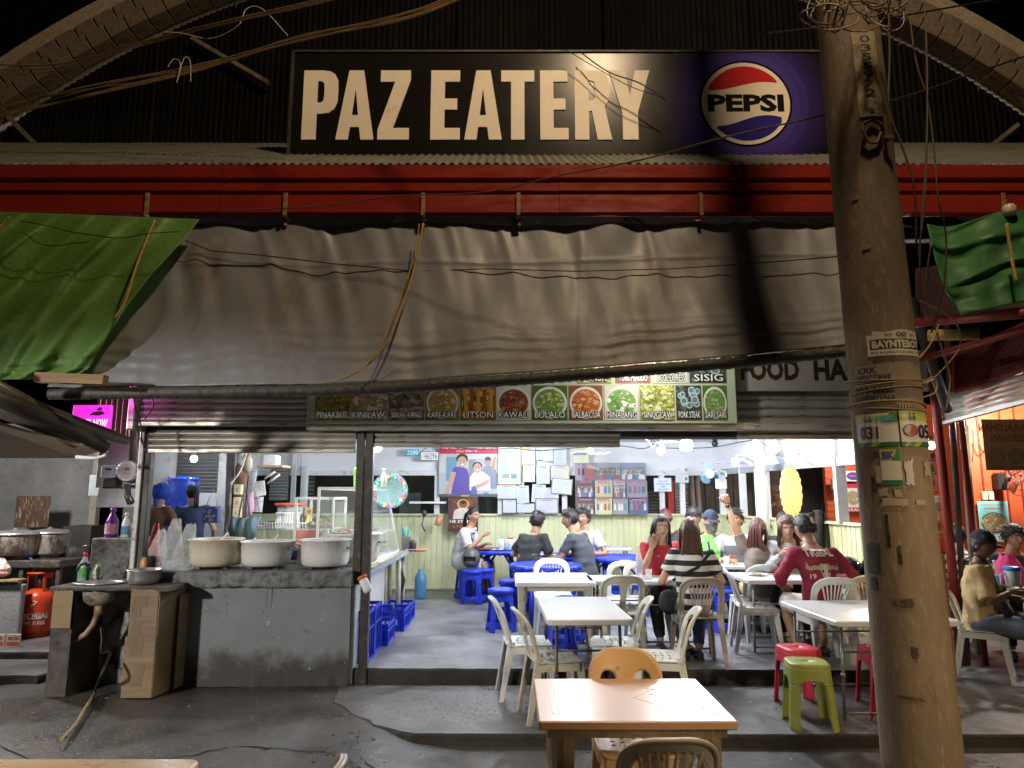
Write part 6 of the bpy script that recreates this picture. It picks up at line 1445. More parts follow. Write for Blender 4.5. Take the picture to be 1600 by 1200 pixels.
# ================================================================== FOOD COUNTER
def stainz(m, z0, z1, col, sc=5):
 """damp and grime creeping up from the floor, in a shape of its own"""
 n = m.node_tree; N = n.nodes; L = n.links; b = N['Principled BSDF']; src = b.inputs['Base Color'].links[0].from_socket
 ge = N.new('ShaderNodeNewGeometry'); sx = N.new('ShaderNodeSeparateXYZ'); L.new(ge.outputs['Position'], sx.inputs[0]); nz = N.new('ShaderNodeTexNoise'); nz.inputs['Scale'].default_value = sc; nz.inputs['Detail'].default_value = 9; nz.inputs['Roughness'].default_value = .65; L.new(ge.outputs['Position'], nz.inputs['Vector'])
 a = N.new('ShaderNodeMath'); a.operation = 'MULTIPLY_ADD'; L.new(nz.outputs['Fac'], a.inputs[0]); a.inputs[1].default_value = -.62; L.new(sx.outputs['Z'], a.inputs[2])
 r = N.new('ShaderNodeMapRange'); L.new(a.outputs[0], r.inputs[0]); r.inputs[1].default_value = z1-.3; r.inputs[2].default_value = z0-.3
 mx = N.new('ShaderNodeMix'); mx.data_type = 'RGBA'; L.new(r.outputs[0], mx.inputs[0]); L.new(src, mx.inputs[6]); mx.inputs[7].default_value = (*col, 1); L.new(mx.outputs[2], b.inputs['Base Color'])
stainz(m_grey, .14, .34, (.055, .046, .04))
CT = P(400, 893, 6.66).z
fc = thing('food_counter', 'grey painted concrete counter carrying the big white pots', 'counter', (-2.3, 6.9, 0))
x0 = P(271, 1000, 6.72).x; x1 = P(546, 1000, 6.72).x
b = B(); b.surf(60, 30, lambda u, v: (lerp(x0, x1, u), 6.72+.006*noise.noise(V((u*6, v*3, 0)))+.02*max(0, .14-v)/.14*noise.noise(V((u*20, 1, 0))), lerp(-.01, CT-.14, v))); b.obj('front', m_grey, fc)
b = B(); b.box(x0, x1, 6.735, 7.35, 0, CT-.141); b.obj('body', M('plain_grey_render', (.13, .15, .16), .7), fc)
rnd = random.Random(77); b = B()
for _ in range(60):
 x = rnd.uniform(x0+.1, x1-.03); z = rnd.uniform(.12, CT-.2); r = rnd.uniform(.002, .008); b.col = rnd.choice(((.6, .6, .58), (.5, .48, .44), (.05, .045, .04))); b.ball((x, 6.722, z), r*rnd.uniform(.6, 2), .004, r, 6, 4)
for _ in range(9):
 x = rnd.uniform(x0+.2, x1-.1); z = CT-.15; b.col = (.09, .085, .075); b.tube([(x, 6.7225, z), (x+rnd.uniform(-.01, .01), 6.7225, z-rnd.uniform(.05, .14)), (x+rnd.uniform(-.01, .01), 6.7225, z-rnd.uniform(.16, .34))], [.006, .004, .001], 5, flat=.3, up=(0, 1, 0))
o = b.obj('chips_and_drips', PRINT, fc); o['kind'] = 'stuff'
def rough_slab(x0, x1, y0, y1, z0, z1, mat, name, par, amp=.008):
 b = B(); n = 70; rnd = random.Random(int(x0*100)); vs = []
 for i in range(n+1):
  x = lerp(x0, x1, i/n); a = [noise.noise(V((x*9, k*5.3, 2)))*amp+rnd.uniform(-.3, .3)*amp for k in range(4)]
  vs += [(x, y1, z0), (x, y0+.006+a[0], z0+a[1]), (x, y0+a[2], z0+.02), (x, y0+a[3]*.7, z1-.012), (x, y0+.012, z1), (x, y1, z1)]
 m = 6; fs = [(i*m+k, (i+1)*m+k, (i+1)*m+(k+1) % m, i*m+(k+1) % m) for i in range(n) for k in range(m)]+[tuple(range(m))[::-1], tuple(n*m+k for k in range(m))]
 b.add(vs, [f[::-1] for f in fs]); return b.obj(name, mat, par)
sx0 = P(208, 905, 6.66).x; sx1 = P(566, 905, 6.66).x
rough_slab(sx0, sx1-.1, 6.66, 7.4, CT-.14, CT, m_slab, 'slab', fc)
b = B(); a = P(548, 1000, 6.8); b.bbox(a.x-.03, a.x+.03, 6.76, 7.0, 0, CT-.145, .004); b.obj('end_panel', M('pale_blue_grey_edge', (.42, .46, .50), .5, dirt=(.2, .2, .2), da=.3), fc)
# serving counter going back into the hall
sc = thing('serving_counter', 'tiled serving counter running back into the hall under the glass cases', 'counter', (-1.7, 8.2, FL))
b = B(); b.bbox(-2.15, -1.36, 6.86, 9.7, CT-.06, CT-.004, .004); b.obj('top', M('mottled_marble_top', (.50, .52, .52), .2, var=.2, vs=9, dirt=(.3, .3, .3), da=.4, ds=14), sc)
b = B(); b.box(-2.1, -1.62, 6.9, 9.3, FL, CT-.062); b.obj('body', M('off_white_panel', (.55, .55, .56), .5, var=.06, dirt=(.35, .33, .3), da=.15), sc)
q = B(); q.bbox(-.006, .006, -.046, .046, -.028, .028, .002); me = q.obj('tile', M('blue_white_tile', (.42, .50, .68), .15, var=.5, vs=30), None, mesh=True)
for k in range(28): o = link('tile', me, sc); o.location = V((-1.352, 6.93+k*.1, CT-.036))-rootloc(sc)
q = B(); q.bbox(-.005, .01, -.16, .16, -.012, .008, .002); me = q.obj('edge_strip', M('peeling_wood_edge', (.45, .33, .18), .6, var=.4, dirt=(.2, .13, .07), da=.4), None, mesh=True)
for k in range(8): o = link('edge_strip', me, sc); o.location = V((-1.350, 7.1+k*.33, CT+.002))-rootloc(sc)
for y in (9.25, 9.6):
 for x in (-1.45, -1.62): b = B(); b.tube([(x, y, CT-.06), (x+.01, y, FL)], .03, 8); b.obj('leg', m_gl, sc)
b = B(); b.tube([(-1.5, 9.5, CT-.062), (-1.42, 9.55, .6), (-1.5, 9.4, FL)], .02, 6); b.obj('leg', m_steel, sc)
# ---- pots
m_enam = M('cream_enamel_pot', (.60, .55, .42), .3, var=.08, vs=3, dirt=(.36, .27, .14), da=.3, ds=5, stretch=(1, 1, .3)); m_wenam = M('white_aluminium_pot', (.66, .66, .63), .33, var=.08, vs=3, dirt=(.38, .33, .25), da=.3, ds=5, stretch=(1, 1, .3))
m_tin = M('worn_aluminium', (.55, .55, .54), .35, .8, var=.15, vs=6, dirt=(.25, .24, .22), da=.2)
def pot(px, Y, r, h, z, mat, label, food=(.45, .25, .08), spoon=True, handles=True, n=40):
 c = V((P(px, 870, Y).x, Y, z)); t = thing('cooking_pot', label, 'pot', c)
 b = B(); b.smooth = True; b.lathe([(r*.78, .025), (r*.90, .035), (r*.965, .07), (r*.985, h*.5), (r*.99, h-.012), (r*1.07, h-.006), (r*1.08, h+.002), (r*1.0, h+.006), (r*.95, h-.004), (r*.94, h-.06), (0.001, h-.06)], c, n); b.obj('body', mat, t)
 b = B(); b.lathe([(0.001, h-.05), (r*.938, h-.048)], c, n); b.obj('stew', M('stew_%d' % (food[0]*100), food, .25, var=.5, vs=30, bump=1, bs=40), t)
 if handles:
  for s_ in (-1, 1): b = B(); b.tube([c+V((s_*(r-.01), -.05, h*.72)), c+V((s_*(r+.055), -.05, h*.74)), c+V((s_*(r+.06), .05, h*.74)), c+V((s_*(r-.01), .05, h*.72))], .009, 6); b.obj('handle', m_steelg, t)
 for k in range(3): a = 2*PI*k/3-.5; b = B(); b.bbox(c.x+r*.6*math.cos(a)-.03, c.x+r*.6*math.cos(a)+.03, c.y+r*.6*math.sin(a)-.03, c.y+r*.6*math.sin(a)+.03, z, z+.027, .003); b.obj('foot', m_steel, t)
 if spoon: b = B(); b.tube([c+V((-.02, .06, h-.04)), c+V((.06, .02, h+.01)), c+V((.10, .0, h+.055))], .008, 6); b.obj('ladle', m_white, t)
 return t
r1 = .255; pot(337, 6.98, .245, .275, CT, m_enam, 'big cream enamel pot of soup, leftmost of the row on the counter', (.5, .45, .25))
pot(416, 6.98, .235, .255, CT, m_wenam, 'wide white pot of stew in the middle of the counter row')
pot(508, 6.96, .23, .27, CT, m_wenam, 'white pot with dark scratches nearest the door post', (.6, .5, .35), False)
pot(553, 7.45, .26, .30, CT, m_wenam, 'taller white pot half hidden behind the door post', (.5, .4, .3), False)
# ---- clear bags of rice by the pots
m_bag = M('clear_bag_plastic', (.9, .95, .92), .06, var=.1, bump=2.5, bs=42, trans=.72)
def plbag(px, Y, w_, h, z, label, lean=0, seed=0, mat=None, cat='bag', name='plastic_bag', tint=None, depth=None):
 c = V((P(px, 870, Y).x, Y, z)); b = B(); b.smooth = True
 def f(u, v):
  a = 2*PI*u; k = math.sin(min(1, v*3.5+.28)*PI/2)*(1-.62*max(0, v-.45)/.55); rr = w_*k*(1+.16*noise.noise(V((math.cos(a)*2.2+seed, math.sin(a)*2.2, v*5)))+.07*noise.noise(V((math.cos(a)*6, math.sin(a)*6+seed, v*13))))
  return (c.x+rr*math.cos(a)+lean*v*v, c.y+rr*(depth or .7)*math.sin(a), c.z+h*v+.008*math.sin(a*5+seed)*v)
 b.surf(44, 34, f, 0, wrap=True); return solo(b, name, mat or m_bag, label, cat)
plbag(245, 6.86, .085, .37, CT, 'clear plastic bag with a dark drink, leftmost beside the shutter guide', .03, 1)
plbag(267, 6.82, .10, .47, CT, 'tallest clear plastic bag, middle of the three on the counter', .03, 2)
plbag(288, 6.84, .10, .42, CT, 'clear plastic bag leaning against the cream pot', .05, 3)
plbag(238, 6.98, .06, .42, CT, 'red and white striped bag tied behind the clear bags', .02, 5, M('red_striped_plastic', (.65, .08, .10), .35, var=.9, vs=30))
b = B(); c = V((P(236, 880, 6.76).x, 6.76, CT)); b.lathe([(.035, 0), (.042, .12), (.044, .13), (.038, .13), (.036, .1), (.001, .1)], c, 16); solo(b, 'cup', MATS['black_cable'], 'small dark cup at the left end of the counter', 'cup')
b = B(); c = V((P(226, 880, 6.78).x, 6.78, CT)); b.lathe([(.03, 0), (.04, .02), (.036, .09), (.02, .12)], c, 14); solo(b, 'jar', M('orange_jar', (.55, .3, .1), .4), 'little orange jar next to the dark cup', 'jar')
# ---- glass cases
m_glass = M('case_glass', (.75, .85, .82), .05, var=0, trans=.80); m_case = M('white_case_frame', (.75, .78, .74), .35, var=.05)
def case(x0, x1, y0, y1, z0, z1, label, shelves, slant=0, group=None):
 t = thing('display_case', label, 'display case', ((x0+x1)/2, (y0+y1)/2, z0)); e = .016
 xs_ = x1-slant
 for (xa, xb_) in ((x0, x0), (x1, xs_)):
  for y in (y0, y1): b = B(); b.bar((xa, y, z0), (xb_, y, z1), .025, .025, up=(0, 1, 0)); b.obj('post', m_case, t)
 for z, xr in ((z0+.012, x1), (z1, xs_)):
  b = B(); b.box(x0-.012, xr+.012, y0-.012, y0+.012, z-.012, z+.012); b.box(x0-.012, xr+.012, y1-.012, y1+.012, z-.012, z+.012)
  b.box(x0-.012, x0+.012, y0, y1, z-.012, z+.012); b.box(xr-.012, xr+.012, y0, y1, z-.012, z+.012); b.obj('rail', m_case, t)
 b = B(); b.box(x0, xs_, y0, y1, z1+.012, z1+.017); b.obj('top_glass', m_glass, t)
 for nm, v4 in (('front_glass', ((x0, y0-.004), (x1, y0-.004), (xs_, y0-.004), (x0, y0-.004))), ):
  b = B(); b.add([(x0, y0, z0+.02), (x1, y0, z0+.02), (xs_, y0, z1-.01), (x0, y0, z1-.01)], [(0, 1, 2, 3)]); b.obj('side_glass', m_glass, t)
 b = B(); b.add([(x1, y0, z0+.02), (x1, y1, z0+.02), (xs_, y1, z1-.01), (xs_, y0, z1-.01)], [(0, 1, 2, 3)]); b.obj('front_glass', m_glass, t)
 b = B(); b.box(x0, x1, y0, y1, z0+.001, z0+.018); b.obj('base', m_case, t)
 for z in shelves:
  q = (z-z0)/(z1-z0)*slant; b = B(); b.box(x0+.015, x1-q-.02, y0+.015, y1-.015, z, z+.008); b.obj('shelf', m_case if z == shelves[0] else m_glass, t)
 return t
case(-1.95, -1.42, 7.2, 9.0, CT, CT+.76, 'long slanted glass food case behind the door post, stickered and lit', (CT+.26, CT+.5), .16)
case(-2.22, -1.84, 7.35, 7.9, CT+.14, CT+.66, 'smaller glass case on the left holding a tray of fried food', (CT+.34,))
b = B(); b.box(-2.2, -1.86, 7.4, 7.85, CT-.004, CT+.139); solo(b, 'case_stand', m_case, 'low white stand under the smaller glass case', 'stand')
rnd = random.Random(41)
def tray(x, y, z, lx, ly, cols, label, n=40, hgt=.05):
 t = thing('food_tray', label, 'tray', (x, y, z)); b = B(); b.lathe([(lx*.40, 0), (lx*.5, .045), (lx*.54, .05), (lx*.48, .042), (lx*.38, .006), (.001, .006)], (x, y, z), 24, 1, ly/lx); b.obj('tray', m_tin, t)
 b = B()
 for _ in range(n): a = rnd.uniform(0, 6.28); q = math.sqrt(rnd.random())*.4; b.col = rnd.choice(cols); b.ball((x+lx*q*math.cos(a), y+ly*q*math.sin(a), z+.02+rnd.uniform(0, hgt)*(1-q*1.5)), rnd.uniform(.012, .03), rnd.uniform(.012, .03), rnd.uniform(.008, .02), 7, 5)
 o = b.obj('food', PRINT, t); o['kind'] = 'stuff'; return t
FR = ((.45, .22, .04), (.6, .35, .08), (.3, .14, .03), (.2, .3, .06)); GRN = ((.15, .3, .05), (.4, .45, .15), (.5, .5, .3)); RD = ((.4, .1, .03), (.55, .2, .06), (.3, .2, .1))
tray(-2.03, 7.6, CT+.35, .30, .4, FR, 'metal tray heaped with fried pieces in the smaller glass case', 60, .08)
for k in range(4):
 tray(-1.70, 7.45+k*.42, CT+.028, .34, .36, (FR, GRN, RD, FR)[k], ('nearest', 'second', 'third', 'farthest')[k]+' tray of food on the floor of the long glass case')
 tray(-1.74, 7.45+k*.42, CT+.27, .28, .34, (RD, FR, GRN, RD)[k], ('nearest', 'second', 'third', 'farthest')[k]+' dish on the lower shelf of the long glass case', 30)
for k, (px, py, w_, h_, tx) in enumerate(((577, 771, 13, 14, '31'), (577, 790, 11, 13, '25'))):
 x0, x1, z0, z1 = R(px-w_/2, py-h_/2, px+w_/2, py+h_/2, 7.17); board('price_card', x0, x1, z0, z1, 7.16, ('upper' if k == 0 else 'lower')+' yellow price card on the end of the long glass case', 'card', lambda f: (f.text(tx, .25, .5, .75, .9, (.1, .05, .02)), f.rect(.15, .2, .85, .3, (.1, .05, .02))), col=(.8, .55, .05), t=.003)
x0, x1, z0, z1 = R(482, 793, 488, 806, 7.6); board('price_card', x0-.03, x1, z0, z1, 7.6, 'tiny yellow card left of the smaller glass case', 'card', lambda f: f.ell(.5, .5, .3, .3, (.6, .05, .03), 12), col=(.85, .65, .1), t=.003)
x0, x1, z0, z1 = R(584, 768, 590, 782, 7.17); board('price_card', x0, x1, z0, z1, 7.158, 'small white card stuck beside the yellow price cards', 'card', lambda f: f.rect(.2, .4, .8, .5, (.3, .3, .3)), t=.003)
TZ = CT+.778
b = B(); c = V((-1.70, 7.9, TZ)); b.lathe([(.055, 0), (.06, .02), (.065, .2), (.06, .22), (.06, .205), (.001, .2)], c, 18); t = solo(b, 'jug', M('lime_jug', (.35, .75, .12), .3, trans=.15), 'lime green plastic jug on top of the long glass case', 'jug')
b = B(); q = P(612, 764, 8.3); b.lathe([(.001, 0), (.19, .004), (.205, .012), (.21, .022), (.19, .012), (.001, .010)], (q.x-.02, 8.3, q.z-.02), 36, axis=(.25, -1, .12)); dt = thing('round_tray', 'round party tray with flower pattern standing on the glass case', 'tray', (q.x, 8.3, TZ)); b.obj('tray', M('pale_aqua_tray', (.22, .34, .34), .25, trans=.45), dt)
b = B(); ax_ = V((.25, -1, .12)).normalized(); u_ = ax_.cross(V((0, 0, 1))).normalized(); w2 = u_.cross(ax_); rnd = random.Random(3)
for k in range(26):
 a = 2*PI*k/26; rr = .165+.015*(k % 2); b.col = ((.6, .1, .2), (.7, .5, .1), (.1, .4, .45), (.15, .4, .12), (.5, .15, .5))[k % 5]; cc = V((q.x-.02, 8.3, q.z-.02))+ax_*.021+u_*rr*math.cos(a)+w2*rr*math.sin(a)
 b.add([cc+u_*.022*math.cos(t_*1.047)*(1 if t_ % 2 else .7)+w2*.022*math.sin(t_*1.047) for t_ in range(6)], [tuple(range(6))])
b.obj('flower_print', PRINT, dt)
for k, (px, Y, z, hh, cols, lab) in enumerate(((573, 7.4, TZ, .16, ((.75, .55, .1), (.6, .3, .1)), 'yellow topped bottles standing on the near end of the glass case'), (600, 7.75, TZ, .2, ((.6, .7, .6), (.8, .75, .3)), 'clear bottle with yellow cap beside the lime jug'))):
 x = P(px, 750, Y).x; t = thing('bottle', lab, 'bottle', (x, Y, z)); b = B(); b.lathe([(.03, 0), (.034, .01), (.034, hh*.6), (.014, hh*.8), (.014, hh*.9)], (x, Y, z), 14); b.obj('body', M('bottle_%d' % k, cols[0], .25), t); b = B(); b.lathe([(.017, hh*.9), (.017, hh)], (x, Y, z), 12); b.obj('cap', M('cap_%d' % k, cols[1], .4), t)
# utensil cup and condiments at the far end
t = thing('utensil_cup', 'steel cup of blue and green spoons at the end of the serving counter', 'cup', (P(634, 840, 9.35).x, 9.35, CT)); c = t.location
b = B(); b.lathe([(.05, 0), (.06, .17), (.064, .172), (.055, .165), (.05, .02), (.001, .02)], c, 18); b.obj('cup', m_tin, t)
for k in range(8): a = k*.8; b = B(); b.tube([c+V((.02*math.cos(a), .02*math.sin(a), .05)), c+V((.055*math.cos(a), .05*math.sin(a), .24+.02*(k % 3)))], [.006, .011], 6, flat=.5); b.obj('spoon', M('blue_spoon', (.02, .25, .7), .35) if k % 2 else M('green_spoon', (.2, .65, .15), .35), t)
b = B(); c = V((P(645, 845, 9.45).x, 9.45, CT)); b.lathe([(.045, 0), (.05, .07), (.052, .09), (.03, .1), (.012, .12)], c, 14); solo(b, 'condiment_jar', M('dark_jar', (.1, .09, .08), .2), 'short dark condiment jar beside the utensil cup', 'jar')
b = B(); c = V((P(656, 862, 9.6).x-.02, 9.6, CT-.05)); b.lathe([(.001, 0), (.09, .005), (.13, .03), (.128, .034), (.08, .012)], c, 20); solo(b, 'plate', M('orange_rim_plate', (.8, .35, .2), .3), 'orange and white plate jutting out at the counter end', 'plate')
# rice salt bottle tied on the door post
t = thing('shaker_bottle', 'white plastic bottle with orange lid tilted against the door post', 'bottle', tuple(P(571, 915, 6.70))); a = P(567, 905, 6.68); c = P(576, 925, 6.66); d = (c-a).normalized()
b = B(); b.tube([a, a.lerp(c, .1), a.lerp(c, .9), c], [.036, .042, .042, .03], 16); b.obj('bottle', m_white, t); b = B(); b.tube([a-d*.03, a-d*.005], [.046, .046], 16); b.obj('lid', M('orange_lid', (.75, .16, .02), .4), t)
# ---- crates
def crate(x, y, z, lx, ly, lz, label, word=False, rz=0):
 t = thing('drinks_crate', label, 'crate', (x, y, z), rz, 'blue bottle crates by the serving counter', world=False); m = m_blue; hx, hy = lx/2, ly/2
 b = B(); b.box(-hx+.01, hx-.01, -hy+.01, hy-.01, .004, .016); b.obj('floor', m, t)
 for z0_, z1_ in ((0, .03), (lz-.035, lz), (lz*.62, lz*.62+.018)):
  b = B(); b.box(-hx, hx, -hy, -hy+.012, z0_, z1_); b.box(-hx, hx, hy-.012, hy, z0_, z1_); b.box(-hx, -hx+.012, -hy+.012, hy-.012, z0_, z1_); b.box(hx-.012, hx, -hy+.012, hy-.012, z0_, z1_); b.obj('rim', m, t)
 for sx in (-1, 1):
  for sy_ in (-1, 1): b = B(); b.bbox(sx*hx-.022*(sx > 0)-.004*(sx < 0), sx*hx+.022*(sx < 0)+.004*(sx > 0), sy_*hy-.022*(sy_ > 0)-.004*(sy_ < 0), sy_*hy+.022*(sy_ < 0)+.004*(sy_ > 0), .002, lz-.002, .003); b.obj('corner_post', m, t)
 nx = max(2, int(lx/.085)); ny = max(2, int(ly/.085))
 for k in range(1, nx):
  for s_ in (-1, 1): b = B(); xx = -hx+lx*k/nx; b.box(xx-.008, xx+.008, s_*hy-.010*(s_ > 0)+.002*(s_ < 0), s_*hy+.010*(s_ < 0)-.002*(s_ > 0), .03, lz-.035); b.obj('slat', m, t)
 for k in range(1, ny):
  for s_ in (-1, 1): b = B(); yy = -hy+ly*k/ny; b.box(s_*hx-.010*(s_ > 0)+.002*(s_ < 0), s_*hx+.010*(s_ < 0)-.002*(s_ > 0), yy-.008, yy+.008, .03, lz-.035); b.obj('slat', m, t)
 for k in range(1, 4): b = B(); yy = -hy+ly*k/4; b.box(-hx+.012, hx-.012, yy-.002, yy+.002, .016, lz*.7); b.obj('divider', m, t)
 if word: b2 = Flat((-hx+.02, -hy-.001, lz*.2), (1, 0, 0), (0, 0, 1), lx*.8, lz*.4, step=.001); b2.rect(0, 0, 1, 1, (.015, .04, .55)); b2.text('pepsi', .1, .1, .9, .9, (.5, .6, .8), .03); b2.b.obj('lettering', PRINT, t)
 return t
crate(-1.54, 7.12, FL, .36, .30, .48, 'tall blue crate standing on end nearest the door post')
crate(-1.52, 7.52, FL, .30, .34, .47, 'second upright blue crate just behind the nearest one')
crate(-1.46, 7.96, FL, .30, .42, .22, 'low blue crate partly hidden behind the upright crates')
crate(-1.44, 8.78, FL, .36, .44, .24, 'low blue bottle crate with white lettering on its side', True)
crate(-1.44, 9.32, FL, .34, .42, .22, 'farthest low blue crate by the counter legs')
b = B(); c = V((-1.42, 8.75, FL+.02)); b.lathe([(.03, 0), (.032, .14), (.012, .2), (.012, .26)], c, 12); solo(b, 'bottle', M('green_glass', (.03, .15, .06), .1), 'green glass bottle standing in the lettered crate', 'bottle')
b = B(); x = P(657, 900, 11.2).x; b.lathe([(.08, 0), (.09, .02), (.09, .12), (.084, .14), (.09, .16), (.09, .3), (.07, .36), (.04, .4), (.04, .44)], (x, 11.2, FL), 24); solo(b, 'water_jug', M('blue_water_jug', (.08, .25, .5), .15, trans=.2), 'big translucent blue water jug on the floor by the counter end', 'water jug')
# ================================================================== SINK AND CARDBOARD BLOCKS
m_card = M('brown_cardboard', (.25, .175, .11), .8, var=.3, vs=2, dirt=(.22, .15, .09), da=.25, ds=3, bump=.3, bs=5, stretch=(1, 1, 14)); m_card2 = M('yellowish_cardboard', (.28, .21, .115), .8, var=.3, vs=2, dirt=(.2, .15, .08), da=.3, ds=3)
sk_ = thing('sink', 'grimy concrete wash stand with a steel basin and hanging drain pipe', 'sink', (P(150, 1080, 6.5).x, 6.5, 0))
zt = P(225, 917, 6.34).z; xl0 = P(78, 1000, 6.36).x; xl1 = P(110, 1000, 6.36).x; xr0 = P(199, 1000, 6.34).x; xr1 = P(243, 1000, 6.34).x
b = B(); b.surf(10, 30, lambda u, v: (lerp(xl0, xl1, u), 6.36+.012*noise.noise(V((u*3, v*6, 0))), v*zt)); b.box(xl0, xl1, 6.375, 7.1, -.02, zt-.03); b.obj('left_block', m_stain, sk_)
b = B(); b.box(xr0+.006, xr1-.004, 6.35, 6.80, 0, zt-.03); b.obj('right_block', m_stain, sk_)
rough_slab(xl0-.03, xr1+.10, 6.33, 6.95, zt-.035, zt, m_stain, 'ledge', sk_, .012)
b = B(); b.surf(20, 20, lambda u, v: (lerp(xl1, xr0, u), 6.82+.02*noise.noise(V((u*5, v*5, 1))), v*(zt-.04)), 0); b.obj('back', M('mouldy_plaster', (.42, .40, .36), .85, var=.5, vs=5, dirt=(.035, .03, .025), da=.75, ds=5, bump=1), sk_)
cxs = P(152, 925, 6.55).x
b = B(); b.lathe([(.22, .004), (.23, .012), (.21, .016), (.19, .01), (.17, -.02), (.15, -.03)], (cxs, 6.58, zt), 30, 1, .75); b.obj('basin', m_tin, sk_)
b = B(); b.lathe([(.02, -.18), (.07, -.175), (.135, -.13), (.15, -.06), (.148, -.02)], (cxs+.04, 6.5, zt), 24, 1, .7); b.obj('bowl', M('rusty_basin_bowl', (.30, .27, .22), .6, .2, dirt=(.08, .05, .03), da=.55, ds=12), sk_)
b = B(); b.tube([(cxs+.06, 6.5, zt-.17), (cxs+.06, 6.5, zt-.26)], .04, 10); b.tube([(cxs+.05, 6.5, zt-.25), (cxs+.03, 6.48, zt-.34), (cxs-.02, 6.46, zt-.42), (cxs-.11, 6.44, zt-.47)], .026, 10); b.obj('drain_pipe', M('brown_pvc', (.30, .2, .11), .5, dirt=(.06, .04, .03), da=.4), sk_)
b = B(); fx_ = P(140, 900, 6.75).x; b.tube([(fx_, 6.72, zt), (fx_, 6.72, zt+.13), (fx_-.01, 6.68, zt+.17), (fx_+.0, 6.58, zt+.16), (fx_+.01, 6.53, zt+.12)], .013, 8); b.lathe([(.02, .10), (.026, .12), (.02, .16)], (fx_, 6.72, zt), 10); b.obj('tap', MATS['black_cable'], sk_)
pts = [V((cxs+.10, 6.48, zt-.36)), V((cxs+.13, 6.46, zt-.46)), V((cxs+.16, 6.42, zt-.56)), P(172, 1020, 6.3), P(158, 1055, 6.1)]
hz = []
for (x, y) in ((146, 1086), (130, 1112), (112, 1140), (100, 1156)): q = G(x, y, .012); hz.append(q+V((0, 0, .012)))
rope(pts+hz, .013, 'hose', 'dark hose running from the sink drain down across the ground', MATS['black_cable'], 'hose')
rope([hz[0]+V((.012, 0, .012)), hz[1]+V((.012, 0, .008)), hz[2]+V((.012, 0, .006)), hz[3]+V((.01, -.05, .004))], .012, 'bamboo_stick', 'thin yellowish stick lying along the hose on the ground', MATS['dry_bamboo_slat'], 'stick')
cb = thing('cardboard_cladding', 'sheets of brown cardboard taped round the right sink block', 'cardboard', (xr0, 6.34, 0))
zz = [0, .22, .46, .70, zt-.02]
b = B(); b.bbox(xr0-.012, xr1+.004, 6.325, 6.331, -.0, zt*.55, .001); b.obj('sheet', m_card, cb)
b = B(); b.bbox(xr0+.004, xr1+.002, 6.333, 6.339, zt*.55-.03, zt-.01, .001); b.obj('sheet', m_card, cb)
b = B(); b.bar((xr1+.006, 6.33, zt*.27), (xr1+.075, 6.78, zt*.27), .006, zt*.54); b.obj('sheet', m_card2, cb)
b = B(); b.bar((xr1+.010, 6.335, zt*.76), (xr1+.085, 6.79, zt*.76), .006, zt*.44); b.obj('sheet', m_card2, cb)
b = B(); b.bar((xr1+.085, 6.56, zt*.45), (xr1+.095, 6.80, zt*.45), .005, zt*.88); b.obj('sheet', m_card, cb)
rnd = random.Random(8)
for k in range(7):     # packing tape
 z = zt*(.12+.12*k)+rnd.uniform(-.03, .03); b = B(); w_ = rnd.uniform(.05, .11); xa = xr0+rnd.uniform(0, .08); yt = (6.3235 if z < zt*.5 else 6.3315)-.0011*(k % 2); b.box(xa, min(xr1, xa+w_*1.4), yt, yt+.0008, z, z+rnd.uniform(.06, .12)); b.obj('tape', M('brown_tape', (.18, .12, .07), .35, var=.05) , cb)
b = B(); b.bbox(xl0+.006, xl1-.002, 6.338, 6.345, zt*.62, zt-.02, .001); solo(b, 'cardboard_sheet', m_card2, 'small cardboard sheet on the front of the left sink block', 'cardboard')
t = thing('basin', 'silver metal basin standing on the right sink block', 'basin', (P(225, 905, 6.55).x, 6.55, zt)); c = t.location
b = B(); b.lathe([(.10, .002), (.125, .012), (.137, .05), (.139, .115), (.152, .125), (.153, .131), (.135, .128), (.13, .05), (.11, .014), (.001, .012)], c, 36); b.obj('bowl', m_tin, t)
# ================================================================== LEFT NEIGHBOUR
b = B(); x1 = P(141, 800, 10.4).x; b.box(-10.5, x1, 10.4, 10.5, 0, 2.75); solo(b, 'stall_wall', m_wallg, 'speckled grey concrete wall at the back of the left stall', 'wall')
xq = P(147, 800, 10.3).x; b = B(); b.bbox(xq-.05, xq+.05, 10.25, 10.36, 0, 2.75, .005); solo(b, 'stall_post', m_gl, 'pale wooden post at the right end of the grey wall', 'post')
b = B(); x0, x1, z0, z1 = R(25, 775, 78, 824, 9.6); b.bbox(x0, x1, 9.58, 9.60, z0, z1, .004); o = solo(b, 'metal_sheet', M('brown_rusty_sheet', (.11, .06, .05), .5, dirt=(.5, .4, .25), da=.36, ds=9, stretch=(4, 4, .8)), 'brown rusty sheet with scraped paint leaning on the grey wall', 'metal sheet')
x0, x1, z0, z1 = R(-60, 873, 115, 884, 8.4)
t = thing('stove_table', 'greasy low metal stove table under the blackened pots', 'table', ((x0+x1)/2, 8.5, FL))
b = B(); b.bbox(x0, x1, 8.15, 9.1, z0, z1, .006); b.obj('top', M('greasy_steel', (.11, .10, .095), .4, .5, dirt=(.3, .22, .14), da=.4, ds=14, bump=1), t)
for xx in (x0+.3, x1-.45, x1-.03):
 for yy in (8.2, 9.05): b = B(); b.bbox(xx-.025, xx+.025, yy-.025, yy+.025, FL, z0, .004); b.obj('leg', m_stain, t)
b = B(); b.box(x0, x1, 8.95, 8.97, FL, z0-.05); b.obj('back_board', M('pale_green_grey_board', (.20, .21, .17), .7, var=.3, dirt=(.06, .05, .04), da=.4), t)
SZ = z1
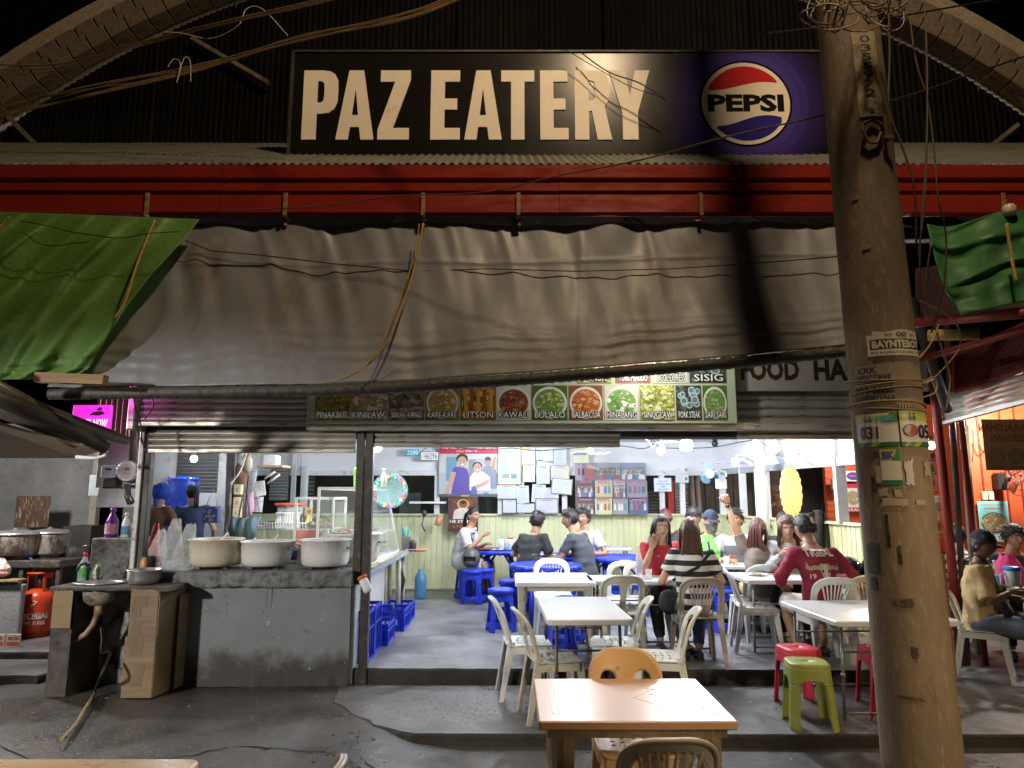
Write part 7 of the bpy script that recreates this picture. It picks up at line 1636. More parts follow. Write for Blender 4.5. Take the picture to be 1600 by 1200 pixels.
m_burn = M('burnt_white_pot', (.46, .44, .42), .5, var=.3, vs=4, dirt=(.05, .03, .02), da=.65, ds=4, stretch=(1, 1, .4), bump=.6); m_black = M('burnt_black_pot', (.10, .075, .06), .5, var=.4, dirt=(.5, .46, .42), da=.42, ds=5, stretch=(1, 1, .4), bump=.6)
def lidpot(px, Y, r, h, mat, label, lid=m_tin):
 c = V((P(px, 850, Y).x, Y, SZ+.04)); t = thing('cooking_pot', label, 'pot', c)
 b = B(); b.lathe([(r*.9, 0), (r*.97, .02), (r, h*.9), (r*1.03, h)], c, 36); b.obj('body', mat, t); b = B(); b.lathe([(r*1.06, h), (r*1.07, h+.012), (r*.9, h+.035), (r*.3, h+.05), (.03, h+.052), (.025, h+.07), (.001, h+.075)], c, 36); b.obj('lid', lid, t)
 b = B(); b.lathe([(r*.8, -.038), (r*.85, -.002)], c, 20); b.obj('burner', m_steel, t); return t
lidpot(22, 8.35, .265, .24, m_black, 'large blackened lidded pot at the left edge')
lidpot(76, 8.6, .215, .24, m_burn, 'lidded pot with burnt white enamel, right of the blackened one')
b = B(); c = V((P(118, 880, 8.7).x, 8.7, SZ)); b.lathe([(.12, 0), (.13, .12), (.15, .13), (.13, .12), (.12, .02), (.001, .02)], c, 24); solo(b, 'pan', m_tin, 'dull steel pan on the right end of the stove table', 'pan')
b = B(); x0, x1, z0, z1 = R(98, 822, 142, 842, 9.2); b.box(x0, x1, 9.2, 9.6, z0-.4, z1); solo(b, 'dark_cabinet', m_dark, 'dark cabinet in the shade behind the stove', 'cabinet')
# gas cylinders
m_gas = M('orange_red_cylinder', (.62, .06, .015), .32, var=.1, vs=3, dirt=(.2, .04, .02), da=.18, ds=8)
def gas(x, y, z, label, text=True, s=1):
 t = thing('gas_cylinder', label, 'gas cylinder', (x, y, z), 0, 'red gas cylinders', world=False); t.scale = (s, s, s)
 b = B(); b.lathe([(.11, .03), (.135, .05), (.152, .10), (.155, .15), (.155, .34), (.148, .40), (.12, .445), (.07, .47), (.03, .478)], (0, 0, 0), 40); b.obj('tank', m_gas, t)
 b = B(); b.lathe([(.105, 0), (.115, .004), (.112, .05)], (0, 0, 0), 32); b.obj('foot_ring', m_gas, t)
 b = B(); b.lathe([(.158, .243), (.160, .25), (.158, .257)], (0, 0, 0), 40, cap=False); b.obj('weld_seam', m_gas, t)
 for s_ in (-1, 1):
  b = B(); b.surf(14, 10, lambda u, v, s_=s_: ((.112)*math.cos((u-.5)*1.5+(0 if s_ > 0 else PI)), .112*math.sin((u-.5)*1.5+(0 if s_ > 0 else PI)), .43+.2*v), .008, sdf=lambda u, v: -(.22-max(abs(u-.5)-.10, abs(v-.42)-.12))); b.obj('handle', m_gas, t)
 b = B(); b.tube([(.112*math.cos(a), .112*math.sin(a), .635) for a in [2*PI*i/32 for i in range(32)]], .013, 6, closed=True); b.obj('collar', m_gas, t)
 b = B(); b.lathe([(.018, .47), (.022, .5), (.02, .54), (.03, .545), (.03, .57)], (0, 0, 0), 12); b.obj('valve', m_steelg, t)
 if text:
  import bmesh; f = Flat((0, 0, 0), (1, 0, 0), (0, 0, 1), 1, 1, step=.0003); W_ = (.72, .68, .62)
  f.text('BRYCEGAS', .0, .27, 1.0, .49, W_, .05); f.text('NET WT. 11 KGS.', .05, .10, .92, .22, W_, .04)
  for k in range(3): o_ = .09-.03*k; f.poly([(.52, .62+o_*1.0-.02), (.64, .74+o_-.02), (.52, .86+o_-.09), (.49, .83+o_-.09), (.58, .74+o_-.02), (.49, .65+o_-.02)], W_) if k == 0 else f.poly([(.50-.03*k, .66+.0*k), (.48-.03*k, .68), (.54-.03*k+.0, .755), (.565-.03*k, .735)], W_)
  bm = bmesh.new(); vs = [bm.verts.new(v) for v in f.b.v]; lay = bm.loops.layers.float_color.new('Col')
  for fc_, co in zip(f.b.f, f.b.c):
   nf = bm.faces.new([vs[i] for i in fc_])
   for l in nf.loops: l[lay] = (*co, 1)
  for k in range(1, 10): bmesh.ops.bisect_plane(bm, geom=bm.verts[:]+bm.edges[:]+bm.faces[:], plane_co=(k/10, 0, 0), plane_no=(1, 0, 0), dist=1e-6)
  for v in bm.verts: a = -PI/2-.85+1.9*v.co.x+.2; r = .158-v.co.y*1; v.co = (r*math.cos(a), r*math.sin(a), .10+.32*v.co.z)
  me = bpy.data.meshes.new('lettering'); bm.to_mesh(me); bm.free(); me.materials.append(PRINT); link('lettering', me, t)
 return t
g0 = G(54, 994, FL); gas(g0.x, g0.y, FL, 'orange red gas cylinder with white lettering, standing in the left stall', True, 1.1)
g1 = G(103, 985, FL); gas(g1.x, g1.y+.5, FL, 'second red gas cylinder in shade behind the left sink block', False, 1.15)
rope([P(54, 905, 8.2), P(52, 880, 8.2), P(46, 872, 8.3), P(40, 878, 8.4)], .012, 'gas_hose', 'blue grey hose from the lettered gas cylinder to the stove', M('blue_hose', (.05, .1, .25), .5), 'hose')
x0, x1, z0, z1 = R(-60, 913, 31, 985, 7.95); b = B(); b.bbox(x0, x1, 7.95, 8.03, FL, z1, .012); solo(b, 'concrete_block', m_wallg, 'low grey concrete block at the left edge beside the lettered cylinder', 'block')
x0, x1, z0, z1 = R(-40, 908, 32, 913, 7.95); b = B(); b.bbox(x0, x1, 7.9, 8.05, z1-.0-.005, z1+.02, .003); solo(b, 'plank', MATS['dry_bamboo_slat'], 'thin wooden plank lying on the low grey block', 'plank')
plbag(0, 7.97, .12, .2, P(2, 909, 7.7).z+.02, 'white and red sack on the plank at the left edge', 0, 7, M('red_white_sack', (.7, .6, .58), .5, dirt=(.5, .02, .03), da=.5, ds=9))
for k, (x, w_) in enumerate(((-10, 20), (12, 14), (24, 10))): 
 x0, x1, z0, z1 = R(x, 982, x+w_, 1003, 7.72); board('food_packet', x0, x1, FL+.001, FL+.13, 7.70, ('leftmost', 'middle', 'rightmost')[k]+' of the small packets propped against the low grey block', 'packet', lambda f: (f.rect(.1, .1, .9, .4, (.5, .1, .06)), f.rect(.2, .55, .8, .8, (.3, .15, .1))), col=(.6, .5, .38), t=.02)
# half height panel with bottles, meter board
x0, x1, z0, z1 = R(141, 841, 212, 892, 7.25); b = B(); b.bbox(x0, x1, 7.25, 7.6, FL, z1, .01); solo(b, 'low_wall', m_slab, 'grey chipped half wall carrying the purple and white bottles', 'wall')
BZ = z1
def pbottle(px, Y, r, h, z, cb_, cc, label, labelcol):
 c = V((P(px, 820, Y).x, Y, z)); t = thing('bottle', label, 'bottle', c)
 b = B(); b.lathe([(r*.92, 0), (r, .01), (r, h*.5), (r*.9, h*.58), (r*.42, h*.78), (r*.34, h*.82), (r*.34, h*.86)], c, 22); b.obj('body', cb_, t); b = B(); b.lathe([(r*.42, h*.86), (r*.42, h*.98), (r*.3, h)], c, 16); b.obj('cap', cc, t)
 b = B(); b.surf(20, 2, lambda u, v: (c.x+(r+.0015)*math.cos(PI*(1.05+.9*u)), c.y+(r+.0015)*math.sin(PI*(1.05+.9*u)), c.z+h*(.12+.34*v)), 0); b.obj('label', labelcol, t)
 return t
pbottle(175, 7.4, .062, .30, BZ, M('purple_plastic', (.16, .02, .28), .3), M('purple_cap', (.3, .05, .45), .3), 'large purple detergent bottle on the half wall', M('pink_yellow_label', (.65, .35, .45), .4, var=.6, vs=30))
pbottle(197, 7.4, .043, .25, BZ, M('white_bottle', (.75, .78, .8), .3), M('pale_cap', (.7, .74, .8), .3), 'slim white spray bottle right of the purple one', M('blue_label', (.12, .4, .6), .4, var=.5, vs=30))
pbottle(138, 6.78, .05, .26, zt, M('soap_clear', (.5, .6, .55), .2, trans=.3), M('red_cap', (.6, .03, .03), .4), 'dish soap bottle with a red cap behind the tap', M('green_label', (.1, .4, .12), .4, var=.5, vs=30))
plbag(155, 6.85, .05, .14, zt, 'crumpled pale green cloth on the wash stand beside the soap', 0, 9, M('pale_green_cloth', (.45, .55, .38), .8), 'cloth', 'cloth')
em = thing('meter_board', 'lilac lit metal board carrying two electricity meters', 'meter board', (P(182, 740, 7.12).x, 7.12, 1.5))
m_mb = M('grey_meter_board', (.34, .33, .36), .5, .3, dirt=(.16, .13, .12), da=.25)
x0, x1, z0, z1 = R(152, 690, 224, 762, 7.12); b = B(); b.bbox(x0, x1, 7.12, 7.15, z0, z1, .004); b.obj('panel', m_mb, em)
x0, x1, z0, z1 = R(152, 763, 217, 793, 7.06); b = B(); b.bbox(x0, x1, 7.06, 7.10, z0, z1, .004); b.obj('panel', M('dull_steel_plate', (.26, .27, .29), .45, .4, dirt=(.12, .12, .12), da=.3, ds=14), em)
t = thing('electricity_meter', 'small boxy electricity meter left of the round one', 'meter', tuple(P(169, 760, 7.05)))
x0, x1, z0, z1 = R(158, 727, 181, 747, 7.04); b = B(); b.bbox(x0, x1, 7.03, 7.115, z0, z1, .01); b.obj('case', M('meter_glass', (.50, .56, .62), .15), t)
x0, x1, z0, z1 = R(159, 748, 180, 762, 7.04); b = B(); b.bbox(x0, x1, 7.045, 7.105, z0, z1, .006); b.obj('base', m_stain, t)
x0, x1, z0, z1 = R(161, 730, 178, 737, 7.03); f = front(x0, x1, z0, z1, 7.027); f.rect(0, 0, 1, 1, (.7, .72, .7)); f.rect(.2, .3, .8, .8, (.1, .1, .1)); f.b.obj('dial', PRINT, t)
t = thing('electricity_meter', 'round glass electricity meter with a grey ring beside the shutter guide', 'meter', tuple(P(198, 750, 7.0))); c = P(199, 736, 7.06)
b = B(); b.lathe([(.10, 0), (.11, .02), (.112, .05), (.10, .06), (.092, .062), (.088, .05)], c+V((0, .05, 0)), 36, axis=(0, -1, 0)); b.obj('ring', m_tin, t)
b = B(); b.lathe([(.088, 0), (.086, .05), (.075, .075), (.05, .085), (.001, .088)], c+V((0, -.0, 0)), 32, axis=(0, -1, 0)); b.obj('glass', m_glass, t)
f = Flat(c+V((-.08, -.002, -.08)), (1, 0, 0), (0, 0, 1), .16, .16, step=.001); f.ell(.5, .5, .48, .48, (.55, .5, .48), 28); f.rect(.32, .55, .68, .72, (.15, .15, .14)); f.rect(.25, .35, .75, .38, (.1, .1, .1)); f.rect(.3, .27, .7, .29, (.1, .1, .1)); f.b.obj('dial', PRINT, t)
b = B(); b.tube([P(199, 757, 7.06), P(199, 775, 7.05), P(203, 786, 7.03)], .03, 8); b.obj('conduit', m_steel, t)
b = B(); b.tube([P(208, 600, 6.95), P(207, 720, 7.0)], .035, 10); solo(b, 'conduit_pipe', m_pipe, 'dark vertical conduit pipe above the round meter', 'pipe')
x0, x1, z0, z1 = R(165, 612, 205, 692, 7.4); b = B(); b.surf(60, 2, lambda u, v: (lerp(x0-.1, x1+.1, u), 7.4+.012*math.sin(u*50), lerp(z0, z1, v))); b.smooth = True; solo(b, 'corrugated_panel', M('maroon_corrugated', (.16, .05, .06), .6, dirt=(.06, .02, .02), da=.4), 'maroon corrugated panel behind the neon sign', 'panel')
x0, x1, z0, z1 = R(139, 742, 156, 775, 7.6); b = B(); b.bbox(x0, x1, 7.6, 7.62, z0, z1, .003); solo(b, 'pale_plate', M('pale_blue_plate', (.5, .56, .6), .4), 'pale bluish plate left of the boxy meter', 'plate')
# ================================================================== KITCHEN
louvre(262, 705, 341, 772, 11.3, 12, 'rolled metal shutter at the back of the kitchen', M('kitchen_shutter_metal', (.27, .27, .27), .5, .3, dirt=(.15, .1, .07), da=.35, stretch=(1, 1, 4)), .05, 'back_shutter')
x0, x1, z0, z1 = R(225, 690, 268, 850, 10.9); b = B(); b.box(x0-.3, x1, 10.9, 11, 0, CZ); x0, x1, z0, z1 = R(339, 690, 362, 850, 10.9); b.box(x0, x1, 10.9, 11, 0, CZ); kw = thing('kitchen_back_wall', 'grey back wall pieces framing the kitchen shutter', 'wall', (0, 10.95, 0)); b.obj('wall', MATS['kitchen_grey_wall'], kw)
b = B(); x0, x1, z0, z1 = R(262, 770, 362, 860, 11.2); b.box(x0, x1, 11.15, 11.2, 0, z1+.0); b.obj('lower_wall', M('pale_grey_sheet', (.5, .53, .57), .5, var=.08), kw)
x0, x1, z0, z1 = R(246, 745, 298, 860, 10.0); xm = (x0+x1)/2
def bt(u, v):
 a = 2*PI*u; r = (x1-x0)/2*(1+.04*noise.noise(V((math.cos(a)*3, math.sin(a)*3, v*3)))*(1+3*max(0, v-.65))); rr = r*(1-.12*max(0, v-.9)/.1); return (xm+rr*math.cos(a), 10.2+rr*.8*math.sin(a), lerp(FL, z1+.02*math.sin(a*4), v)-(0 if v < .999 else 0))
b = B(); b.smooth = True; b.surf(60, 60, bt, 0, wrap=True); t = thing('water_drum', 'tall blue drum wrapped in a crumpled blue plastic sheet', 'drum', (xm, 10.2, FL)); b.obj('sheet', M('blue_plastic_sheet', (.012, .05, .42), .25, var=.2, bump=1, bs=14), t)
b = B(); b.lathe([(.001, 0), ((x1-x0)/2*.9, -.01), ((x1-x0)/2*.93, -.05)], (xm, 10.2, z1+.0), 30, 1, .8); b.obj('lid', MATS['blue_plastic_sheet'], t)
solo_bar(P(361, 700, 8.25), V((P(359, 860, 8.25).x, 8.25, FL)), .075, .06, m_steelg, 'kitchen_post', 'grey steel post dividing the kitchen from the food shelves', 'post')
rope([P(386, 704, 8.2), P(376, 735, 8.1), P(360, 757, 8.0)], .01, 'white_pipe', 'thin white pipe running diagonally across the kitchen post', m_wl, 'pipe')
wd = thing('timber_post', 'rough brown timber post hung with plastic bags and papers', 'post', (P(380, 800, 8.3).x, 8.3, FL))
b = B(); p0_ = P(379, 700, 8.3); b.tube([(p0_.x, 8.3, CZ), (p0_.x+.02, 8.3, 2.0), (p0_.x-.02, 8.3, 1.4), (p0_.x, 8.3, FL)], [.08, .065, .075, .07], 9); b.obj('trunk', M('rough_brown_timber', (.16, .09, .055), .8, var=.5, vs=5, stretch=(2, 2, .4), bump=1), wd)
for k, (px, py, mt) in enumerate(((378, 716, m_case), (388, 725, m_wl), (374, 735, MATS['rough_brown_timber']))):
 b = B(); c = P(px, py, 8.2); b.ball(c, .05, .03, .10, 10, 8); b.obj('bundle', mt, wd)
for k, (px, py) in enumerate(((372, 765), (371, 785), (370, 801))):
 x0, x1, z0, z1 = R(px-6, py-8, px+6, py+8, 8.15); t = thing('switch_box', ('top', 'middle', 'lowest')[k]+' of three cream switch boxes on the kitchen post', 'switch', ((x0+x1)/2, 8.15, z0)); b = B(); b.bbox(x0, x1, 8.13, 8.20, z0, z1, .008); b.obj('box', M('cream_switch', (.72, .64, .40), .4), t); b = B(); b.bbox(x0+.03, x1-.03, 8.122, 8.131, z0+.035, z1-.035, .003); b.obj('plate', M('dark_cream', (.4, .36, .25), .4), t)
rnd = random.Random(12)
def scrib(f, n=8, c=(.25, .27, .35), x0=.1, x1=.9, y0=.1, y1=.85, hd=None):
 for k in range(n): y = lerp(y1, y0, k/max(1, n-1)); f.rect(x0, y, lerp(x0, x1, rnd.uniform(.55, 1)), y+.018*(10/n)**.5, c)
 if hd: f.rect(.25, .89, .75, .93, hd)
def paper(px0, py0, px1, py1, Y, label, cat='paper', col=(.78, .82, .86), frame=None, tilt=0, draw=None, name='paper_sheet', group=None):
 x0, x1, z0, z1 = R(px0, py0, px1, py1, Y); return board(name, x0, x1, z0, z1, Y, label, cat, draw or (lambda f: scrib(f, rnd.randint(6, 11), (.35, .38, .45), hd=(.2, .2, .3))), col=col, t=.006, frame=frame, tilt=math.radians(tilt), group=group)
paper(388, 735, 400, 755, 8.0, 'paper note hung highest on the timber post', tilt=4); paper(388, 754, 404, 778, 8.02, 'wide paper note below the highest one on the post', tilt=-3)
paper(396, 752, 416, 775, 7.98, 'slightly turned white note right of the timber post', tilt=-8); paper(392, 776, 410, 800, 7.99, 'lowest white note over the teal bag', tilt=3)
plbag(384, 7.95, .055, .26, P(384, 805, 7.95).z, 'pale pink cloth hanging beside the paper notes', .02, 12, M('pink_cloth', (.75, .42, .6), .8), 'cloth', 'cloth', depth=.4)
t = thing('tote_bag', 'teal grey tote bag hanging from the kitchen post', 'bag', tuple(P(381, 845, 7.85)))
x0, x1, z0, z1 = R(359, 806, 402, 846, 7.85); b = B(); b.surf(40, 20, lambda u, v: (lerp(x0, x1, u)+(u-.5)*-.06*v*0+.02*(v-.5)*(u-.5), 7.85+.03*math.sin(u*19+v*2)*(.4+.6*v)-.05*math.sin(PI*v), lerp(z0+.05*(2*u-1)**2, z1-.02*math.sin(u*PI), v)), .03); b.obj('bag', M('teal_grey_cloth', (.11, .17, .19), .75, var=.2), t)
b = B(); b.tube([(lerp(x0, x1, .3), 7.85, z1-.01), (lerp(x0, x1, .38), 7.86, z1+.2), (lerp(x0, x1, .5), 7.88, z1+.32), (lerp(x0, x1, .58), 7.86, z1+.2), (lerp(x0, x1, .7), 7.85, z1-.01)], .01, 6); b.obj('strap', M('teal_grey_cloth', (.11, .17, .19)), t)
t = thing('floral_bag', 'see-through bag with blue flower print hanging in the kitchen', 'bag', tuple(P(328, 816, 8.5))); x0, x1, z0, z1 = R(316, 791, 341, 817, 8.5)
b = B(); b.bbox(x0, x1, 8.5, 8.58, z0, z1, .01); b.obj('bag', M('blue_floral_cloth', (.10, .16, .42), .7, var=.2), t)
f = front(x0, x1, z0, z1, 8.499)
for k in range(16): xx, yy = rnd.uniform(.1, .9), rnd.uniform(.08, .92); f.ell(xx, yy, .075, .07, (.75, .7, .68), 6); f.ell(xx, yy, .03, .03, (.7, .3, .15), 6)
f.b.obj('flower_print', PRINT, t)
b = B(); b.tube([(x0+.02, 8.54, z1), ((x0+x1)/2, 8.54, z1+.2), (x1-.02, 8.54, z1)], .006, 5); b.obj('strap', m_wl, t)
ks = thing('shelf', 'small wooden shelf with white box high above the paper notes', 'shelf', tuple(P(428, 729, 8.3))); x0, x1, z0, z1 = R(406, 727, 446, 731, 8.3); b = B(); b.bbox(x0, x1, 8.2, 8.5, z0, z1, .004); b.obj('board', M('pale_wood', (.5, .36, .22), .6, var=.2), ks)
x0, x1, z0, z1 = R(412, 711, 432, 727, 8.3); b = B(); b.bbox(x0, x1, 8.28, 8.45, z0, z1, .004); solo(b, 'carton', m_white, 'white carton standing on the small wooden shelf', 'box')
b = B(); c = P(402, 708, 8.2); b.surf(20, 4, lambda u, v: (c.x+(u-.5)*.28, 8.2+.02*v, c.z+.02*math.sin(u*9)+.06*(v-.5)+.05*u), .003); solo(b, 'leaf_spray', M('lime_leaf', (.35, .6, .12), .5), 'bright green blade of a ceiling fan above the notes', 'leaf')
for k, (a, c) in enumerate((((414, 748), (430, 737)), ((418, 756), (437, 741)))): b = B(); b.tube([P(*a, 8.1), P(*c, 8.1)], .013, 8); solo(b, 'white_stick', m_wl, ('upper' if k == 0 else 'lower')+' of two white sticks poking out by the paper notes', 'stick')
# food prep shelf behind pots
rk = thing('wire_rack', 'white wire rack full of packages behind the middle pots', 'rack', (P(452, 830, 8.35).x, 8.4, FL)); x0, x1, z0, z1 = R(398, 817, 505, 827, 8.3)
for z in (z0, z1):
 for y in (8.25, 8.62): b = B(); b.tube([(x0, y, z), (x1, y, z)], .007, 5); b.obj('rail', m_case, rk)
for k in range(26): b = B(); xx = lerp(x0, x1, k/25); b.tube([(xx, 8.245, z0-.004), (xx, 8.245, z1+.004)], .0045, 4); b.obj('wire', m_case, rk)
b = B(); b.box(x0, x1, 8.26, 8.61, z0-.002, z0+.004); b.obj('shelf', m_case, rk)
for xx in (x0+.02, x1-.02):
 for y in (8.27, 8.6): b = B(); b.tube([(xx, y, FL), (xx, y, z0)], .012, 6); b.obj('leg', m_case, rk)
RZ = z0+.005
x0, x1, z0, z1 = R(434, 786, 469, 812, 8.4); t = thing('food_basket', 'clear box with a red lid in a white basket on the rack', 'basket', ((x0+x1)/2, 8.45, RZ)); b = B(); b.bbox(x0, x1, 8.32, 8.6, RZ, z0+.09, .01); b.obj('basket', m_case, t)
b = B(); b.bbox(x0+.01, x1-.01, 8.34, 8.58, z0+.091, z1-.03, .01); b.obj('box', M('frosted_plastic', (.6, .64, .68), .3, trans=.2), t); b = B(); b.bbox(x0-.015, x1+.02, 8.31, 8.61, z1-.03, z1, .006); b.obj('lid', M('red_orange_lid', (.7, .10, .04), .4), t)
for k in range(9): b = B(); xx = lerp(x0+.02, x1-.02, k/8); b.box(xx-.003, xx+.003, 8.3185, 8.3195, RZ+.02, z0+.07); b.obj('slot', m_steelg, t)
for k in range(6):
 b = B(); px = 404+k*6; c = P(px, 812, 8.35); b.obox(V((c.x, 8.42, RZ+.025+.012*k)), (1, 0, .1*(k % 2)), (0, 1, 0), (-.1*(k % 2), 0, 1), .10, .08, .009); solo(b, 'packet', (m_card, m_white, M('red_packet', (.6, .05, .05), .5), m_case, M('blue_packet', (.1, .3, .5), .5), m_card2)[k], ('brown', 'white', 'red', 'pale', 'blue', 'tan')[k]+' flat packet in the pile at the left end of the wire rack', 'packet')
for k, (px, h_, cc) in enumerate(((466, .22, (.35, .2, .06)), (474, .24, (.03, .02, .02)), (481, .16, (.7, .5, .05)))):
 c = V((P(px, 800, 8.4).x, 8.42, RZ)); b = B(); b.lathe([(.03, 0), (.033, .01), (.033, h_*.6), (.012, h_*.8), (.014, h_)], c, 14); solo(b, 'sauce_bottle', M('sauce_%d' % k, cc, .2), ('brown', 'black', 'yellow')[k]+' sauce bottle on the wire rack beside the red lidded box', 'bottle')
b = B(); c = V((P(409, 838, 7.75).x, 7.75, CT-.01)); b.lathe([(.045, 0), (.045, .15), (.04, .152), (.001, .15)], c, 18); t = thing('milk_can', 'blue and white can behind the second pot', 'can', c); b.obj('can', M('blue_white_tin', (.25, .4, .7), .3, .3, var=.9, vs=25), t)
b = B(); b.bbox(-4.3, -2.35, 7.42, 7.95, CT-.05, CT-.012, .004); solo(b, 'prep_shelf', m_steelg, 'steel prep shelf right behind the concrete counter', 'shelf')
b = B()
pl_ = thing('plate_stack', 'orange and white plastic plates held by the bending helper', 'plates', tuple(P(480, 852, 7.7)))
for k in range(5): b = B(); c = P(481, 850-k*3, 7.7); b.lathe([(.001, 0), (.10, .004), (.15, .025), (.148, .03), (.09, .012)], c, 20, axis=(.12, -.35, 1)); b.obj('plate', MATS['red_orange_lid'] if k % 2 == 0 else m_white, pl_)
x0, x1, z0, z1 = R(320, 826, 354, 846, 7.6); t = thing('wire_basket', 'square wire basket of yellow fritters behind the cream pot', 'basket', ((x0+x1)/2, 7.65, CT-.01))
for z in (CT-.01, CT+.15, CT+.24):
 b = B(); b.tube([(x0, 7.5, z), (x1, 7.5, z), (x1, 7.8, z), (x0, 7.8, z)], .005, 5, closed=True); b.obj('rail', m_tin, t)
for k in range(9): b = B(); xx = lerp(x0, x1, k/8); b.tube([(xx, 7.497, CT-.01), (xx, 7.497, CT+.24)], .003, 4); b.obj('wire', m_tin, t)
b = B()
for k in range(22): b.ball((rnd.uniform(x0+.03, x1-.03), rnd.uniform(7.53, 7.77), CT+.02+rnd.uniform(0, .12)), .025, .02, .018, 7, 5)
o = b.obj('fritters', M('yellow_fritter', (.6, .45, .1), .6), t); o['kind'] = 'stuff'
# ================================================================== POSTERS AND PAPERS ON THE BACK WALL
WY = BY-.14
def squig(f, x0, y0, x1, y1, n, c=(.85, .8, .8)):      # hand lettering too small to read in the photograph
 r_ = random.Random(n)
 for k in range(n):
  if k % 7 == 6: continue
  x = lerp(x0, x1, k/n); w_ = (x1-x0)/n*.62; a = r_.uniform(0, .25); f.rect(x, lerp(y0, y1, a), x+w_*.45, lerp(y0, y1, r_.uniform(.6, 1)), c); f.rect(x+w_*.4, lerp(y0, y1, a+.1), x+w_, lerp(y0, y1, .45), c)
def fam(f):
 f.rect(0, 0, 1, .82, (.42, .47, .5)); f.rect(0, .45, .12, .82, (.55, .55, .52)); f.rect(.12, .3, .3, .75, (.15, .3, .4)); f.rect(.4, .55, .52, .8, (.5, .52, .5)); f.rect(.3, .72, 1, .82, (.62, .64, .62)); f.rect(.75, .2, 1, .45, (.12, .12, .13)); f.rect(.5, .3, .62, .7, (.25, .28, .3))
 f.poly([(.66, .15), (.98, .15), (.97, .5), (.88, .58), (.78, .58), (.70, .48)], (.2, .24, .35)); f.ell(.83, .66, .055, .075, (.4, .25, .17)); f.ell(.83, .72, .055, .04, (.05, .04, .04)); f.poly([(.93, .45), (.97, .75), (.93, .76), (.89, .5)], (.42, .27, .18))
 f.poly([(.20, .0), (.56, .0), (.52, .35), (.48, .52), (.38, .57), (.26, .56), (.20, .45), (.24, .25)], (.10, .07, .33)); f.poly([(.08, .02), (.16, .02), (.26, .32), (.29, .46), (.20, .48), (.16, .25)], (.5, .32, .24)); f.ell(.39, .72, .10, .10, (.03, .02, .02)); f.ell(.39, .66, .078, .105, (.52, .34, .25)); f.ell(.36, .68, .012, .01, (.05, .03, .03), 8); f.ell(.42, .68, .012, .01, (.05, .03, .03), 8); f.ell(.395, .61, .03, .014, (.8, .7, .65), 10)
 f.poly([(.52, .12), (.88, .12), (.86, .38), (.76, .46), (.70, .49), (.60, .47), (.52, .36)], (.72, .75, .76)); f.ell(.65, .58, .082, .08, (.03, .02, .02)); f.ell(.65, .54, .068, .095, (.55, .36, .26)); f.ell(.625, .56, .01, .01, (.05, .03, .03), 8); f.ell(.675, .56, .01, .01, (.05, .03, .03), 8); f.ell(.65, .50, .024, .012, (.8, .7, .65), 10)
 f.poly([(.55, .1), (.8, .22), (.86, .28), (.84, .33), (.7, .25), (.54, .18)], (.52, .34, .25)); f.ell(.60, .08, .05, .12, (.08, .15, .4), 14); f.ell(.8, .05, .05, .04, (.05, .3, .5), 14); f.rect(0, 0, 1, .05, (.1, .1, .12)); f.rect(.38, .0, .52, .03, (.5, .35, .1))
 f.rect(0, .815, 1, 1, (.50, .02, .06)); squig(f, .05, .905, .96, .965, 44); squig(f, .30, .84, .66, .89, 17)
paper(686, 694, 778, 776, WY, 'large family photo poster with a red banner on the back wall', 'poster', (.5, .5, .5), draw=fam, name='photo_poster')
def news(f):
 f.rect(.04, .03, .96, .97, (.42, .52, .5)); f.rect(.12, .1, .88, .93, (.60, .68, .68)); f.text('Life', .35, .84, .68, .90, (.1, .15, .15)); f.ell(.38, .66, .13, .07, (.3, .42, .45)); f.ell(.38, .66, .08, .04, (.6, .65, .65)); scrib(f, 12, (.35, .42, .43), .55, .85, .15, .78); scrib(f, 7, (.35, .42, .43), .15, .5, .32, .54); f.rect(.17, .15, .5, .27, (.25, .32, .33)); f.rect(.58, .14, .84, .26, (.2, .25, .26))
paper(779, 698, 813, 756, WY, 'tall framed newspaper page beside the family poster', 'framed page', draw=news, frame=(.025, M('gold_wood_frame', (.30, .20, .10), .4), .012), name='framed_page')
W1 = (.56, .60, .65)
for (a, c, d, e, lab, kw_) in (
 (815, 698, 836, 726, 'cream certificate with a yellow tag right of the framed page', dict(col=(.68, .70, .58))), (837, 696, 848, 719, 'narrow white paper in the top row of certificates', {}), (848, 695, 864, 721, 'blue edged certificate in the top row', dict(col=(.66, .72, .82))),
 (865, 696, 885, 728, 'white permit with dark edge, rightmost of the top row', {}), (817, 727, 836, 753, 'cream striped receipt sheet below the yellow tag', dict(col=(.70, .72, .66))), (838, 727, 859, 756, 'shiny plastic covered paper in the middle row', {}),
 (861, 728, 889, 750, 'beige framed certificate right in the middle row', dict(col=(.62, .62, .50), frame=(.008, m_gl, .004))), (777, 758, 806, 779, 'wide paper below the framed newspaper page', {}), (807, 759, 827, 786, 'paper with a blue heading in the lower row', dict(tilt=-2)),
 (830, 757, 851, 785, 'tilted plastic sleeve paper in the lower row', dict(tilt=4)), (852, 762, 873, 779, 'blank white card in the lower row', {}), (786, 781, 806, 801, 'black framed certificate resting on the lime wall', dict(frame=(.02, m_steel, .01))), (807, 787, 835, 801, 'wide half covered paper just above the lime wall', {}),
 (838, 780, 871, 801, 'silver framed award with a purple corner above the lime wall', dict(frame=(.02, m_steelg, .01))), (896, 695, 920, 723, 'yellowish leaflet above the photo collage', dict(col=(.72, .72, .48)))):
 paper(a, c, d, e, WY-.002*random.randint(1, 6), lab, 'certificate', **{**dict(col=W1), **kw_}, name='certificate')
